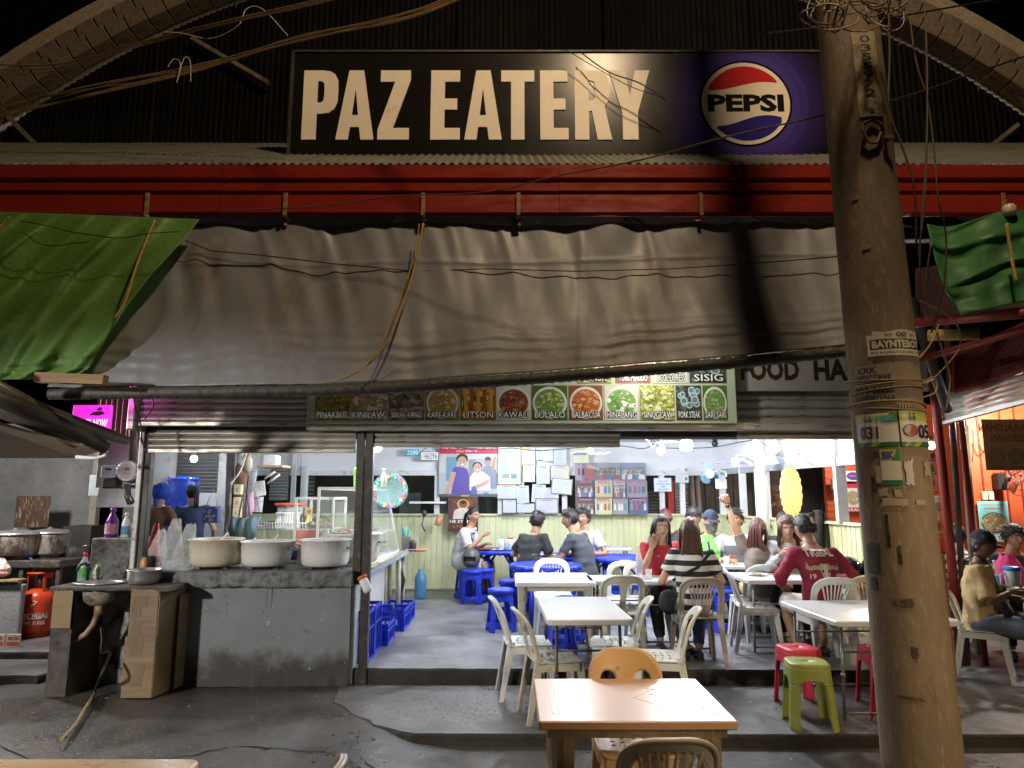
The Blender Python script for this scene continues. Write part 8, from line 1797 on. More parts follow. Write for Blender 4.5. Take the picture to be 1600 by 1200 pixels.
x0, x1, z0, z1 = R(862, 749, 892, 771, WY-.03); board('certificate', x0, x1, z0, z1, WY-.03, 'crooked grey framed certificate left of the photo collage', 'certificate', lambda f: scrib(f, 7, (.3, .34, .4)), col=(.60, .66, .72), frame=(.015, m_steelg, .008), tilt=math.radians(5))
x0, x1, z0, z1 = R(815, 696, 823, 702, WY-.03); board('yellow_tag', x0, x1, z0, z1, WY-.02, 'bright yellow tag stuck at the top of the cream certificate', 'tag', lambda f: None, col=(.85, .8, .05), t=.003)
def collage(f):
 r_ = random.Random(9); f.rect(0, 0, 1, 1, (.25, .2, .3))
 cells = [(0, .66, .3, 1), (.3, .66, .64, 1), (.64, .66, 1, 1), (0, .32, .26, .655), (.265, .32, .52, .655), (.525, .32, .70, .655), (.705, .32, 1, .655), (0, .0, .25, .315), (.255, 0, .50, .315), (.505, 0, .72, .315), (.725, 0, 1, .315)]
 bgs = [(.3, .28, .35), (.35, .36, .42), (.22, .26, .4), (.08, .08, .1), (.45, .42, .25), (.35, .36, .42), (.22, .22, .3), (.07, .08, .09), (.5, .48, .28), (.2, .25, .28), (.06, .09, .22)]
 cl = [(.5, .5, .55), (.1, .1, .12), (.35, .06, .08), (.08, .12, .35), (.6, .58, .55), (.25, .2, .15), (.05, .2, .3)]
 for (a, c, d, e), bg_ in zip(cells, bgs):
  f.rect(a+.004, c+.006, d-.004, e-.006, bg_); w_ = d-a; hh = e-c; n = 9 if bg_ in ((.35, .36, .42), (.08, .08, .1), (.07, .08, .09), (.22, .26, .4)) else 4
  for row_ in range(2 if n > 5 else 1):
   for k in range(n): q = hh*(.5 if n > 5 else .75); x = lerp(a+w_*.08, d-w_*.08, (k+.5)/n)+r_.uniform(-.008, .008); f.person(min(d-w_*.07, max(a+w_*.07, x)), c+hh*.05+(1-row_)*hh*.22, q*.9, (.42, .28, .2), r_.choice(cl), (.04, .03, .03), min(w_*.14, q*.4)) 
  if c < .6: f.rect(lerp(a, d, .2), e-.045, lerp(a, d, .85), e-.02, (.55, .12, .15)); 
 f.poly([(.13, .68), (.24, .68), (.25, .86), (.2, .93), (.13, .9)], (.3, .08, .08)); f.ell(.18, .93, .035, .05, (.42, .26, .18)); f.poly([(.18, .9), (.32, .84), (.33, .87), (.2, .95)], (.45, .4, .3))
paper(899, 723, 1010, 804, WY-.03, 'photo collage poster of crowds and diners on the back wall', 'poster', (.5, .5, .55), draw=collage, name='photo_collage')
def hero(f):
 f.rect(0, 0, 1, 1, (.10, .04, .03)); r_ = random.Random(4)
 for k in range(14): a = r_.uniform(0, 6.28); f.poly([(.5+.12*math.cos(a-.15), .7+.1*math.sin(a-.15)), (.5+.5*math.cos(a), max(.3, min(.98, .7+.4*math.sin(a)))), (.5+.12*math.cos(a+.15), .7+.1*math.sin(a+.15))], (.35, .12, .05))
 f.ell(.5, .80, .2, .14, (.75, .45, .08)); f.ell(.5, .8, .16, .115, (.35, .14, .04)); f.poly([(.16, .36), (.84, .36), (.80, .6), (.62, .68), (.38, .68), (.2, .6)], (.62, .56, .52)); f.ell(.5, .80, .11, .11, (.16, .09, .06)); f.ell(.5, .86, .11, .06, (.03, .02, .02)); f.rect(.49, .38, .51, .62, (.4, .35, .33))
 for k in range(6): f.ell(.2+.12*k, .12+.03*(k % 2), .05, .04, (.3, .15, .1), 10)
 f.text('HE STAND', .06, .24, .9, .33, (.75, .72, .7), .04)
paper(700, 777, 747, 830, BY-.2, 'dark film style banner of a man in a white shirt hanging over the lime wall', 'banner', (.7, .7, .7), draw=hero, name='man_banner')
paper(1022, 747, 1049, 768, BY-.2, "notice saying don't leave your personal items unattended on a window post", 'notice', (.66, .76, .88), draw=lambda f: [f.text(t_, .5-.4*w_, .70-.2*k, .5+.4*w_, .82-.2*k, (.12, .16, .3), .01) for k, (t_, w_) in enumerate((("DON'T LEAVE", .7), ('YOUR PERSONAL', 1), ('ITEMS', .4), ('UNATTENDED', .75)))], name='notice')
for k, y in enumerate((727, 741)): paper(1056, y, 1076, y+13, BY-.2, ('upper' if k == 0 else 'lower')+' of two small printed notices with a face drawing', 'notice', (.70, .76, .84), draw=lambda f: (scrib(f, 5, (.3, .3, .45), .08, .6, .2, .75), f.ell(.8, .45, .12, .22, (.3, .25, .25), 12)), name='notice')
x0, x1, z0, z1 = R(634, 702, 655, 712, BY-.2); board('opening_sign', x0, x1, z0, z1, BY-.2, 'small cyan sign with white figures hanging high on the white wall', 'sign', lambda f: f.text('2200', .08, .15, .92, .85, (.8, .9, .95), .02), col=(.03, .45, .65), t=.01)
x0, x1, z0, z1 = R(657, 706, 685, 719, BY-.2); board('number_board', x0, x1, z0, z1, BY-.2, 'white number plate 46296 hung on strings left of the family poster', 'number plate', lambda f: (f.text('46296', .22, .15, .92, .85, (.15, .15, .17), .0)), col=(.8, .82, .83), t=.01, frame=(.008, m_steel, .002))
b = B(); c = P(671, 694, BY-.2); b.tube([P(658, 706, BY-.21), c, P(684, 706, BY-.21)], .006, 4); solo(b, 'hanging_string', MATS['black_cable'], 'strings holding the white number plate', 'string')
b = rope([P(x, y, 10.5) for x, y in ((600, 694), (680, 697), (760, 702), (800, 700), (840, 704), (900, 700), (960, 696), (1005, 701), (1022, 694), (1040, 700), (1110, 699), (1160, 690), (1200, 684))], .008, None, None); solo(b, 'ceiling_cable', m_steel, 'dark cable looping along the top of the white wall', 'cable')
b = rope([P(x, y, 9.6) for x, y in ((1000, 685), (1012, 688), (1020, 699), (1026, 692), (1038, 690), (1060, 690))], .007, None, None); solo(b, 'bulb_cable', m_wl, 'white cable running between the two ceiling bulbs', 'cable')
b = B(); c = P(1117, 693, 10.6); b.ball(c, .05); b.lathe([(.03, .04), (.06, .10)], c, 12); solo(b, 'security_camera', MATS['black_cable'], 'small round security camera under the ceiling', 'camera')
for k, (px, w_) in enumerate(((641, .2), (710, .35), (770, .3))):
 x = P(px, 780, 13.5).x; b = B(); b.box(x-w_, x+w_, 13.5, 13.52, 1.2, 1.75); solo(b, 'yard_panel', M('grey_green_panel', (.16, .20, .19), .3, var=.3), ('left', 'middle', 'right')[k]+' of the grey green panels standing in the yard behind the window opening', 'panel')
b = B(); x0 = P(640, 785, 12.2).x; x1 = P(697, 785, 12.2).x; z = P(660, 785, 12.2).z; b.bbox(x0, x1, 12.15, 12.25, z-.02, z+.015, .003); solo(b, 'window_ledge', m_white, 'short white rail across the opening left of the family poster', 'rail')
b = B(); c = P(663, 802, 12.1); b.ball(c, .04, .03, .06); b.tube([c, c-V((.04, 0, .2)), c-V((-.02, 0, .3))], .012, 6); solo(b, 'hook', m_steel, 'black hook with a cord on the lime wall', 'hook')
b = B(); c = P(688, 806, 12.05); b.tube([c, c+V((-.05, -.02, -.16))], [.06, .05], 12); solo(b, 'dipper', M('orange_dipper', (.75, .35, .2), .4, trans=.2), 'orange rimmed plastic dipper hanging left of the dark banner', 'dipper')
# ================================================================== BULBS, FANS, LANTERN
m_bulb = M('lit_bulb', (.92, .96, 1), .3, emit=9, var=0)
def bulb(px, py, Y, r, label, glob=False, z=None, mat=None):
 c = P(px, py, Y); t = thing('light_bulb', label, 'light bulb', c); b = B()
 if glob: b.lathe([(.4*r, -r*.9), (.9*r, -r*.8), (r, 0), (r*.95, r*.5), (.5*r, r*.8)], c, 20)
 else: b.ball(c, r, r, r*1.05, 16, 10)
 b.obj('bulb', mat or m_bulb, t); b = B(); b.lathe([(.028, r*.8), (.03, r+.05), (.02, r+.07)], c, 12); b.tube([c+V((0, 0, r+.07)), V((c.x, c.y, max(c.z+r+.1, CZ)))], .006, 5); b.obj('holder', m_steelg, t)
bulb(1033, 704, 9.5, .055, 'round white bulb hanging near the ceiling above the woman in red'); bulb(1072, 695, 8.2, .075, 'larger white globe lamp right of the round bulb', True)
bulb(590, 699, 7.9, .05, 'white bulb glaring just right of the door post'); bulb(303, 717, 10.1, .05, 'white bulb lighting the kitchen'); bulb(770, 690, 10.9, .05, 'dazzling bulb over the framed newspaper')
bulb(1320-62, 722, 13.0, .06, 'warm bulb in the orange stall seen left of the pole', False, None, M('warm_bulb', (1, .8, .55), .3, emit=9, var=0)); bulb(1455, 696, 10.5, .06, 'warm bulb right behind the pole in the orange stall', False, None, MATS['warm_bulb'])
def fan(px, py, Y, r, blade, label, axis=(0, 0, 1), nb=3, arm=None, box=None, a0=0):
 c = P(px, py, Y); t = thing('fan', label, 'fan', c); ax = V(axis).normalized(); u = ax.orthogonal().normalized(); w_ = ax.cross(u)
 b = B(); b.lathe([(.02, -.05), (.055, -.04), (.06, .0), (.05, .05), (.02, .06)], c, 18, axis=ax); b.obj('motor', m_case, t)
 for k in range(nb):
  a = 2*PI*k/nb+a0; d = u*math.cos(a)+w_*math.sin(a); e = ax.cross(d); b = B()
  b.surf(8, 5, lambda s_, v: tuple(c+d*(.05+(r-.05)*s_)+e*((v-.5)*.11*(.6+.9*math.sin(PI*min(1, s_*.9+.1))))+ax*(.02*(v-.5)-.02)), .004); b.obj('blade', blade, t)
 if arm: b = rope([c]+[P(*q) for q in arm], .018, None, None); b.obj('arm', m_case, t)
 if box: x0, x1, z0, z1 = R(*box[:4], box[4]); b = B(); b.bbox(x0, x1, box[4], box[4]+.05, z0, z1, .01); b.obj('mount', m_case, t)
fan(922, 706, 10.3, .34, m_white, 'white ceiling fan above the photo collage', (0, 0, 1), 4, [(922, 697, 10.3), (922, 690, 10.3)])
fan(1110, 741, 10.0, .16, M('blue_fan_blade', (.16, .30, .42), .35, trans=.72), 'blue bladed wall fan above the man in the polo shirt', (-.3, -1, -.3), 3, [(1120, 736, 10.2), (1133, 738, 10.3), (1134, 745, 10.3)], (1119, 748, 1136, 764, 10.3))
fan(1150, 722, 9.6, .26, M('purple_fan_blade', (.35, .25, .7), .35, trans=.5), 'purple bladed fan hanging above the raised fist', (0, -.15, 1), 3, [(1153, 712, 9.6), (1168, 716, 9.7), (1180, 724, 9.8), (1190, 729, 9.9)])
fan(1212, 704, 8.9, .26, MATS['blue_fan_blade'], 'large pale blue fan above the round column', (.5, -.5, .7), 3, [(1222, 697, 8.9), (1236, 702, 8.9), (1248, 710, 8.9), (1251, 700, 8.95)])
b = rope([P(1250, 711, 8.9), P(1262, 722, 8.9), P(1280, 729, 8.9), P(1295, 722, 8.9)], .008, None, None); solo(b, 'fan_cable', m_wl, 'white cable sagging right of the pale blue fan', 'cable')
t = thing('lantern', 'glowing yellow fish shaped wire lantern hanging before the slanting wall', 'lantern', tuple(P(1236, 812, 8.75)))
cL = P(1236, 768, 8.75); rx = (P(1253, 768, 8.75)-cL).x; rz_ = (P(1236, 729, 8.75)-cL).z; rnd = random.Random(2)
m_lan = M('lantern_glow', (1.0, .55, .10), .5, emit=.0, var=.0); n_ = m_lan.node_tree; tx_ = n_.nodes.new('ShaderNodeTexVoronoi'); tx_.inputs['Scale'].default_value = 38; tx_.feature = 'DISTANCE_TO_EDGE'; tc_ = n_.nodes.new('ShaderNodeTexCoord'); n_.links.new(tc_.outputs['Object'], tx_.inputs['Vector'])
mr_ = n_.nodes.new('ShaderNodeMapRange'); mr_.inputs[1].default_value = .0; mr_.inputs[2].default_value = .25; mr_.inputs[3].default_value = .5; mr_.inputs[4].default_value = 1.25; n_.links.new(tx_.outputs['Distance'], mr_.inputs[0]); bs_ = n_.nodes['Principled BSDF']; bs_.inputs['Emission Color'].default_value = (1, .68, .26, 1); n_.links.new(mr_.outputs[0], bs_.inputs['Emission Strength'])
b = B(); b.smooth = True
b.surf(36, 30, lambda u, v: (cL.x+rx*math.sin(PI*v)**.8*math.cos(2*PI*u)*(1+.05*math.sin(v*60)), cL.y+rx*.45*math.sin(PI*v)**.8*math.sin(2*PI*u), cL.z-rz_*math.cos(PI*v)), 0, wrap=True); b.obj('body', m_lan, t)
b = B(); b.bbox(cL.x-.075, cL.x+.075, cL.y-.02, cL.y+.02, P(1236, 813, 8.75).z, cL.z-rz_*.86, .004); b.obj('tail', m_lan, t)
for k in range(9):
 a = 2*PI*k/9; b = B(); b.tube([(cL.x+rx*1.01*math.sin(PI*v/14)**.8*math.cos(a+.3*math.sin(v)), cL.y+rx*.46*math.sin(PI*v/14)**.8*math.sin(a+.3*math.sin(v)), cL.z-rz_*math.cos(PI*v/14)) for v in range(15)], .0035, 4); b.obj('wire', MATS['rusty_wire_bracket'], t)
for dx in (-.05, .06): b = B(); b.tube([(cL.x+dx*.3, cL.y, cL.z+rz_*.97), (cL.x+dx, cL.y, CZ)], .003, 4); b.obj('string', m_wl, t)
lamp('lantern_light', (cL.x, cL.y-.22, cL.z), 9, (1, .62, .22), .12)
# ================================================================== THINGS ON TABLES
def bottle(x, y, z, label, h=.30, r=.037, body=None, lab=None):
 t = thing('bottle', label, 'bottle', (x, y, z)); b = B(); b.lathe([(r*.9, 0), (r, .01), (r, h*.55), (r*.5, h*.78), (r*.33, h*.84), (r*.33, h*.95)], (x, y, z), 18); b.obj('body', body or M('clear_bottle', (.75, .82, .85), .08, trans=.55, var=0), t)
 b = B(); b.lathe([(r+.001, h*.18), (r+.001, h*.5)], (x, y, z), 18, cap=False); b.obj('label', lab or M('blue_red_label', (.5, .5, .62), .4, var=.9, vs=40), t); b = B(); b.lathe([(r*.38, h*.94), (r*.38, h)], (x, y, z), 12); b.obj('cap', m_white, t)
def cupo(x, y, z, label, r=.035, h=.10, mat=None): b = B(); b.lathe([(r*.8, 0), (r, h), (r*.94, h), (r*.76, .006), (.001, .006)], (x, y, z), 18); solo(b, 'cup', mat or M('clear_cup', (.8, .82, .82), .1, trans=.5, var=0), label, 'cup')
def plate(x, y, z, label, r=.11, mat=None, food=FR):
 t = thing('plate', label, 'plate', (x, y, z)); b = B(); b.lathe([(r*.6, 0), (r*.95, .018), (r, .022), (r*.92, .02), (r*.6, .006), (.001, .006)], (x, y, z), 24); b.obj('plate', mat or m_white, t)
 b = B()
 for k in range(12): a = rnd.uniform(0, 6.28); q = rnd.uniform(0, r*.5); b.col = rnd.choice(food); b.ball((x+q*math.cos(a), y+q*math.sin(a), z+.016), .02, .018, .012, 6, 4)
 o = b.obj('food', PRINT, t); o['kind'] = 'stuff'
T2 = FL+.72
bottle(P(998, 870, 7.5).x, 7.5, T2, 'tall clear water bottle on the white table left of the woman in red', .34); cupo(P(1013, 885, 7.42).x, 7.42, T2, 'clear plastic cup beside the tall bottle')
plate(-.42, 11.30, T2, 'red rimmed plate before the man in white', .13, M('red_plate', (.55, .06, .05), .4)); plate(-.22, 11.2, T2, 'white bowl on the far left blue table', .10)
t = thing('pitcher_tray', 'blue tray with clear pitchers and cups on the far left blue table', 'tray', (-.02, 11.35, T2)); b = B(); b.lathe([(.14, .002), (.16, .03), (.155, .03), (.13, .01), (.001, .01)], t.location, 24); b.obj('tray', M('sky_blue_tray', (.08, .4, .7), .35), t)
for k, (dx, dy) in enumerate(((-.06, 0), (.05, .03), (.0, -.06), (-.15, -.1))): b = B(); b.lathe([(.04, .01), (.05, .17), (.046, .17), (.036, .02)], t.location+V((dx, dy, 0)), 16); b.obj('pitcher', MATS['clear_cup'], t)
b = B(); b.lathe([(.03, .17), (.05, .175), (.045, .195)], t.location+V((0, 0, 0)), 16); b.obj('red_lid', MATS['red_orange_lid'], t)
plate(.50, 10.25, T2, 'plate of rice between the two men in dark tees', .13); plate(.82, 10.2, T2, 'red plate in front of the man in the slate tee', .12, MATS['red_plate'], RD); cupo(.7, 10.45, T2, 'clear cup on the middle blue table')
plate(2.95, 7.95, T2, 'red plate of food in front of the woman in the grey jacket', .12, MATS['red_plate'], RD); plate(2.62, 7.75, T2, 'white plate left on the folding table by the maroon sweater', .11)
cupo(2.6, 8.75, FL+.74, 'clear cup on the group table by the polo shirt'); 
b = B(); b.tube([(2.72, 8.75, FL+.75), (2.84, 8.78, FL+.752)], .006, 5); b.ball((2.70, 8.745, FL+.752), .022, .016, .006); solo(b, 'spoon', m_tin, 'spoon lying on the table of the polo shirt man', 'spoon')
plbag(1104, 8.72, .15, .36, FL+.74, 'bright green plastic bag tied on the group table', .02, 21, M('green_bag_plastic', (.22, .68, .16), .3, var=.2, bump=1, bs=20, trans=.12)); plbag(1206, 8.6, .16, .13, FL+.74, 'flattened lime plastic bag behind the raised arm', 0, 22, M('lime_bag_plastic', (.42, .62, .22), .35, var=.2, bump=1, bs=20))
# helmets
def helmet(x, y, z, rz, label, mat=None, s=1):
 t = thing('helmet', label, 'helmet', (x, y, z), rz, 'motorcycle helmets', world=False); t.scale = (s, s, s); b = B()
 b.surf(34, 26, lambda u, v: (lambda a, e: (.135*math.cos(e)*math.sin(a), .155*math.cos(e)*math.cos(a), .13+.145*math.sin(e)))(2*PI*u, lerp(-.95, PI/2, v)), .012, wrap=True, sdf=lambda u, v: -min(.12-abs((u+.5) % 1-.5), .10-abs(v-.36))*1 if True else 1); b.obj('shell', mat or M('gloss_black_helmet', (.012, .012, .014), .12, var=0, coat=.6), t)
 b = B(); b.ball((0, 0, .12), .115, .13, .11, 14, 10); b.obj('lining', c_black, t)
 b = B(); b.surf(16, 6, lambda u, v: (lambda a, e: (.142*math.cos(e)*math.sin(a), .163*math.cos(e)*math.cos(a), .13+.15*math.sin(e)))(lerp(-.85, .85, u), lerp(.38, .75, v)), .004); b.obj('visor', M('helmet_visor', (.1, .1, .11), .08, var=0), t)
 return t
helmet(-.62, 10.98, FL+.50, math.radians(170), 'black and silver open helmet resting on the thigh of the man in white', M('silver_black_shell', (.10, .10, .09), .25, dirt=(.45, .4, .3), da=.3), .95)
b = B(); b.bbox(3.45, 4.25, 7.9, 8.35, .70, .74, .006)
t = thing('wood_bench', 'plain wooden bench carrying the two black helmets', 'bench', (3.9, 8.1, FL)); b.obj('seat', M('raw_timber', (.42, .26, .12), .6, var=.25, stretch=(.4, 3, 3)), t)
for x in (3.5, 4.2):
 for y in (7.95, 8.3): b = B(); b.bbox(x-.025, x+.025, y-.025, y+.025, .0, .70, .003); b.obj('leg', MATS['raw_timber'], t)
helmet(3.76, 8.1, .742, .3, 'left black helmet on the bench beside the pole'); helmet(4.02, 8.0, .742, -.2, 'right glossy black helmet nearest the concrete pole', None, 1.08)
q = onR(1276); b = B(); b.smooth = True
b.surf(30, 30, lambda u, v: (q.x-.1+(u-.5)*.30*(.5+.5*math.sin(min(1, v*1.6+.2)*PI/2)), q.y-.16-.08*math.sin(u*PI)-.03*math.sin(u*15+v*3), WZ+.1-.62*v+.05*math.sin(u*PI)), .02); solo(b, 'jacket', c_black, 'black jacket hung over the slanting wall behind the maroon sweater', 'jacket')
# ================================================================== RIGHT STALL
m_or = M('orange_wall_paint', (.56, .10, .035), .45, var=.08, vs=1.5, dirt=(.45, .10, .03), da=.15)
m_dred = M('dark_red_steel', (.24, .03, .025), .45, .2, var=.2, dirt=(.12, .03, .02), da=.3)
b = B(); x0 = P(1292, 780, 13.2).x; b.box(x0, 12, 13.2, 13.3, 0, 3.4); ow = thing('stall_back_wall', 'orange ribbed back wall of the neighbouring stall, seen beside the pole', 'wall', ((x0+12)/2, 13.25, 0)); b.obj('wall', m_or, ow)
for k in range(16): b = B(); z = 1.05+k*.12; b.box(x0, 9.4, 13.185, 13.199, z, z+.012); b.obj('rib', m_or, ow)
x0 = P(1514, 700, 9.4).x; b = B(); b.box(x0, 10, 9.4, 9.5, 0, 3.6); t = thing('stall_front_wall', 'bright orange wall behind the diners at the right edge', 'wall', ((x0+10)/2, 9.45, 0)); b.obj('wall', m_or, t)
for px in (1531, 1567, 1590): b = B(); x = P(px, 700, 9.39).x; b.box(x-.01, x+.01, 9.388, 9.399, .3, 3.5); b.obj('batten', m_dred, t)
b = B(); b.bbox(6.2, 10, 8.9, 9.3, .72, .80, .01); x = 6.2; b2 = b; solo(b, 'stall_counter', m_tt, 'white topped counter along the orange wall', 'counter')
b = B(); b.box(6.3, 10, 8.95, 9.25, 0, .719); solo(b, 'counter_base', m_or, 'orange base under the white topped counter', 'counter base')
def stallp(px0, py0, px1, py1, Y, label, draw, col, **k): return paper(px0, py0, px1, py1, Y, label, 'poster', col, draw=draw, name='stall_poster', **k)
def sisig(f):
 f.rect(0, 0, 1, 1, (.25, .62, .62)); f.text("ELLEN'S BULALOHAN", .12, .88, .88, .94, (.5, .05, .05), .02); f.text('SA BANKEROHAN', .2, .79, .8, .85, (.5, .05, .05), .02)
 f.ell(.5, .46, .44, .26, (.05, .04, .04), 26); f.ell(.5, .47, .40, .23, (.45, .33, .2), 26); f.blobs(60, .1, .2, .9, .7, ((.75, .7, .6), (.25, .12, .06), (.5, .3, .12), (.85, .82, .75)), .02, .06, random.Random(6), (.5, .47, .36, .2))
 for x in (.1, .5, .9): f.ell(x, .5, .06, .05, (.45, .6, .08), 12)
 f.rect(.0, .0, 1, .16, (.7, .78, .76)); f.text('PORK SISIG', .08, .02, .92, .13, (.02, .02, .02), .01)
stallp(1530, 783, 1577, 846, 9.36, 'light blue poster of a sizzling dish reading PORK SISIG', sisig, (.6, .7, .7))
def mirror(f):   # thin banner seen from behind: the lettering shows through reversed
 f.rect(0, 0, 1, 1, (.50, .36, .18))
 for t_, a, c, d, e in (("ELLEN'S BULALOHAN", 1.15, .76, -.05, .92), ('SA BANKEROHAN', 1.05, .56, .12, .70)):
  f.text(t_, a, c, d, e, (.38, .10, .05), .03)
 for x in (.18, .48, .8): f.ell(x, .28, .13, .15, (.33, .25, .14)); f.ell(x, .28, .09, .1, (.42, .3, .17)); f.rect(x-.1, .03, x+.1, .08, (.3, .2, .1))
a = P(1535, 665, 7.6); x0, x1, z0, z1 = R(1537, 655, 1640, 735, 7.6)
board('translucent_banner', x0, x1, z0, z1, 7.6, 'tan see-through banner hanging in the right stall with its lettering reversed', 'banner', mirror, col=(.5, .36, .18), t=.003, tilt=math.radians(0))
for px0, px1, py0, py1, c1_, c2_, lab, tx in ((1322, 1344, 736, 752, (.75, .75, .78), (.06, .08, .35), 'oval logo poster on the orange wall left of the pole', None), (1320, 1346, 756, 800, (.68, .62, .55), (.45, .05, .05), 'bulalo dish poster on the orange wall left of the pole', 'BULALO')):
 def dd(f, c1_=c1_, c2_=c2_, tx=tx):
  f.rect(0, 0, 1, 1, c1_)
  if tx: f.rect(0, .85, 1, 1, (.5, .03, .08)); f.rect(0, 0, 1, .16, (.5, .03, .08)); f.text(tx, .1, .03, .95, .13, (.8, .75, .7), .02); f.ell(.5, .5, .38, .26, (.35, .3, .2), 20); f.blobs(40, .1, .25, .9, .75, ((.45, .25, .12), (.3, .35, .15), (.6, .5, .4)), .03, .09, random.Random(4), (.5, .5, .33, .22))
  else: f.ell(.5, .5, .46, .40, c2_, 24); f.rect(.2, .42, .8, .58, (.6, .1, .1))
 stallp(px0, py0, px1, py1, 13.1, lab, dd, c1_)
x0, x1, z0, z1 = R(1299, 748, 1309, 765, 13.0); board('meter_box', x0, x1, z0, z1, 12.95, 'grey box with a paper sheet on the orange wall beyond the lantern', 'box', lambda f: f.rect(.15, .15, .85, .85, (.6, .62, .58)), col=(.4, .42, .4), t=.08)
for k, (px0, py0, px1, py1, cc, lab) in enumerate(((1452, 706, 1463, 722, (.25, .1, .3), 'purple round emblem sheet behind the pole'), (1452, 724, 1462, 744, (.1, .45, .15), 'green poster behind the pole'), (1462, 735, 1474, 758, (.65, .65, .65), 'white poster behind the pole by the red post'), (1453, 748, 1463, 766, (.6, .12, .15), 'red lettered sheet behind the pole'))):
 stallp(px0, py0, px1, py1, 11.6, lab, lambda f, cc=cc: (f.rect(.0, .0, 1, 1, (.7, .68, .66)), f.ell(.5, .6, .35, .3, cc, 16), f.rect(.1, .1, .9, .22, cc)), (.7, .7, .7))
for k, (px, py, cc) in enumerate(((1458, 793, (.6, .6, .6)), (1465, 806, (.6, .35, .25)), (1458, 822, (.3, .6, .2)), (1466, 783, (.5, .5, .5)))):
 c = P(px, py, 11.0); b = B(); b.lathe([(.07, -.08), (.09, -.06), (.1, .06), (.09, .08), (.001, .08)], c, 14); b.box(c.x-.16, c.x+.16, c.y-.1, c.y+.1, c.z-.10, c.z-.085); solo(b, 'shelf_tub', M('tub_%d' % k, cc, .4), ('grey', 'pinkish', 'green', 'upper grey')[k]+' tub on a stall shelf seen between pole and red post', 'tub')
x0, x1, z0, z1 = R(1450, 838, 1500, 900, 10.6); b = B(); b.bbox(x0, x1, 10.6, 11.4, 0, z1, .01); solo(b, 'stall_table', m_or, 'orange fronted stall counter seen right behind the pole', 'counter')
for (a, c, wd_, m_, lab) in (((1463, 640), (1488, 890), .075, m_dred, 'left dark red steel post of the right stall'), ((1484, 600), (1500, 850), .05, m_pipe, 'dark pipe beside the red steel post'), ((1500, 640), (1521, 850), .05, m_dred, 'right dark red post next to the shutter guide')):
 p0_ = P(*a, 7.5); p1_ = P(*c, 7.5); d = (p1_-p0_); e = p0_+d*((p0_.z-.0)/(p0_.z-p1_.z)); up_ = p0_-d*.45; b = B(); b.tube([e, p0_, up_], wd_*.6, 10); solo(b, 'stall_post', m_, lab, 'post')
b = B()
for k, px in enumerate((1503, 1509)): 
 p0_ = P(px, 665, 8.0); p1_ = P(px+13, 850, 8.0); b = B(); d = p1_-p0_; e = p0_+d*(p0_.z/(p0_.z-p1_.z)); b.bar(e, p0_, .035, .04); solo(b, 'shutter_guide', m_tin if k else m_steelg, ('pale' if k else 'grey')+' metal shutter guide at the edge of the orange wall', 'guide')
rs = thing('rolling_shutter', 'rolled metal shutter above the entrance of the right stall', 'shutter', tuple(P(1540, 665, 7.4)))
A0 = P(1470, 652, 7.5); A1 = P(1660, 600, 6.2); 
for k in range(6):
 b = B(); z_ = .052*k; b.surf(2, 8, lambda u, v: tuple(A0.lerp(A1, u)+V((.0, -.022*math.sin(PI*v), z_-.06+.050*v))), .004); b.obj('slat', m_shut, rs)
b = B(); b.bar(A0-V((0, 0, .07)), A1-V((0, 0, .07)), .06, .035); b.obj('bottom_rail', m_shut, rs)
gl = thing('grille', 'dark red diagonal mesh panel above the right stall shutter', 'grille', tuple(P(1545, 600, 6.9)))
GA, GB_, GC_, GD = P(1492, 612, 7.2), P(1660, 560, 6.2), P(1660, 480, 6.2), P(1492, 555, 7.2)
for a, c in ((GA, GB_), (GB_, GC_), (GC_, GD), (GD, GA)): b = B(); b.bar(a, c, .04, .04); b.obj('frame', m_dred, gl)
for k in range(30):
 t0 = k/30; a = GA.lerp(GB_, t0); c = GD.lerp(GC_, min(1, t0+.12)); b = B(); b.bar(a, c, .006, .006); b.obj('bar', m_dred, gl)
for k in range(9): a = GA.lerp(GD, k/9); c = GB_.lerp(GC_, k/9); b = B(); b.bar(a, c, .006, .006); b.obj('bar', m_dred, gl)
b = B(); o_ = V((0, .12, 0)); b.add([GA+o_, GB_+o_, GC_+o_, GD+o_, GA+o_*1.3, GB_+o_*1.3, GC_+o_*1.3, GD+o_*1.3], [(0, 1, 2, 3), (7, 6, 5, 4)]); b.obj('backing', M('deep_maroon_board', (.10, .02, .02), .7), gl)
for k, (a, c, r_, m_, lab) in enumerate((((1425, 505, 6.0), (1620, 488, 5.0), .04, m_dred, 'long dark red pipe crossing under the right green tarpaulin'), ((1440, 560, 6.6), (1640, 505, 5.2), .03, m_dred, 'lower dark red rafter above the mesh panel'),
 ((1450, 524, 5.4), (1530, 522, 5.2), .045, M('yellow_brown_bamboo', (.36, .24, .08), .5, var=.3), 'thick yellow brown bamboo pole end right of the concrete pole'), ((1425, 470, 6.2), (1480, 640, 7.2), .05, m_dark, 'dark slanting strut right behind the concrete pole'))):
 b = B(); b.tube([P(*a), P(*c)], r_, 10); solo(b, 'rafter', m_, lab, 'beam')
b = B(); a = P(1438, 470, 6.6); b.add([P(1430, 500, 7.2), P(1680, 470, 5.8), P(1680, 380, 5.6), P(1430, 420, 7.0), P(1430, 500, 7.25), P(1680, 470, 5.85), P(1680, 380, 5.65), P(1430, 420, 7.05)], [(0, 1, 2, 3), (7, 6, 5, 4), (0, 4, 5, 1), (2, 6, 7, 3)]); solo(b, 'roof_sheet', M('maroon_roof_sheet', (.14, .05, .045), .6, var=.3, dirt=(.05, .03, .03), da=.4), 'maroon roof sheet in shade behind the right green tarpaulin', 'roof')
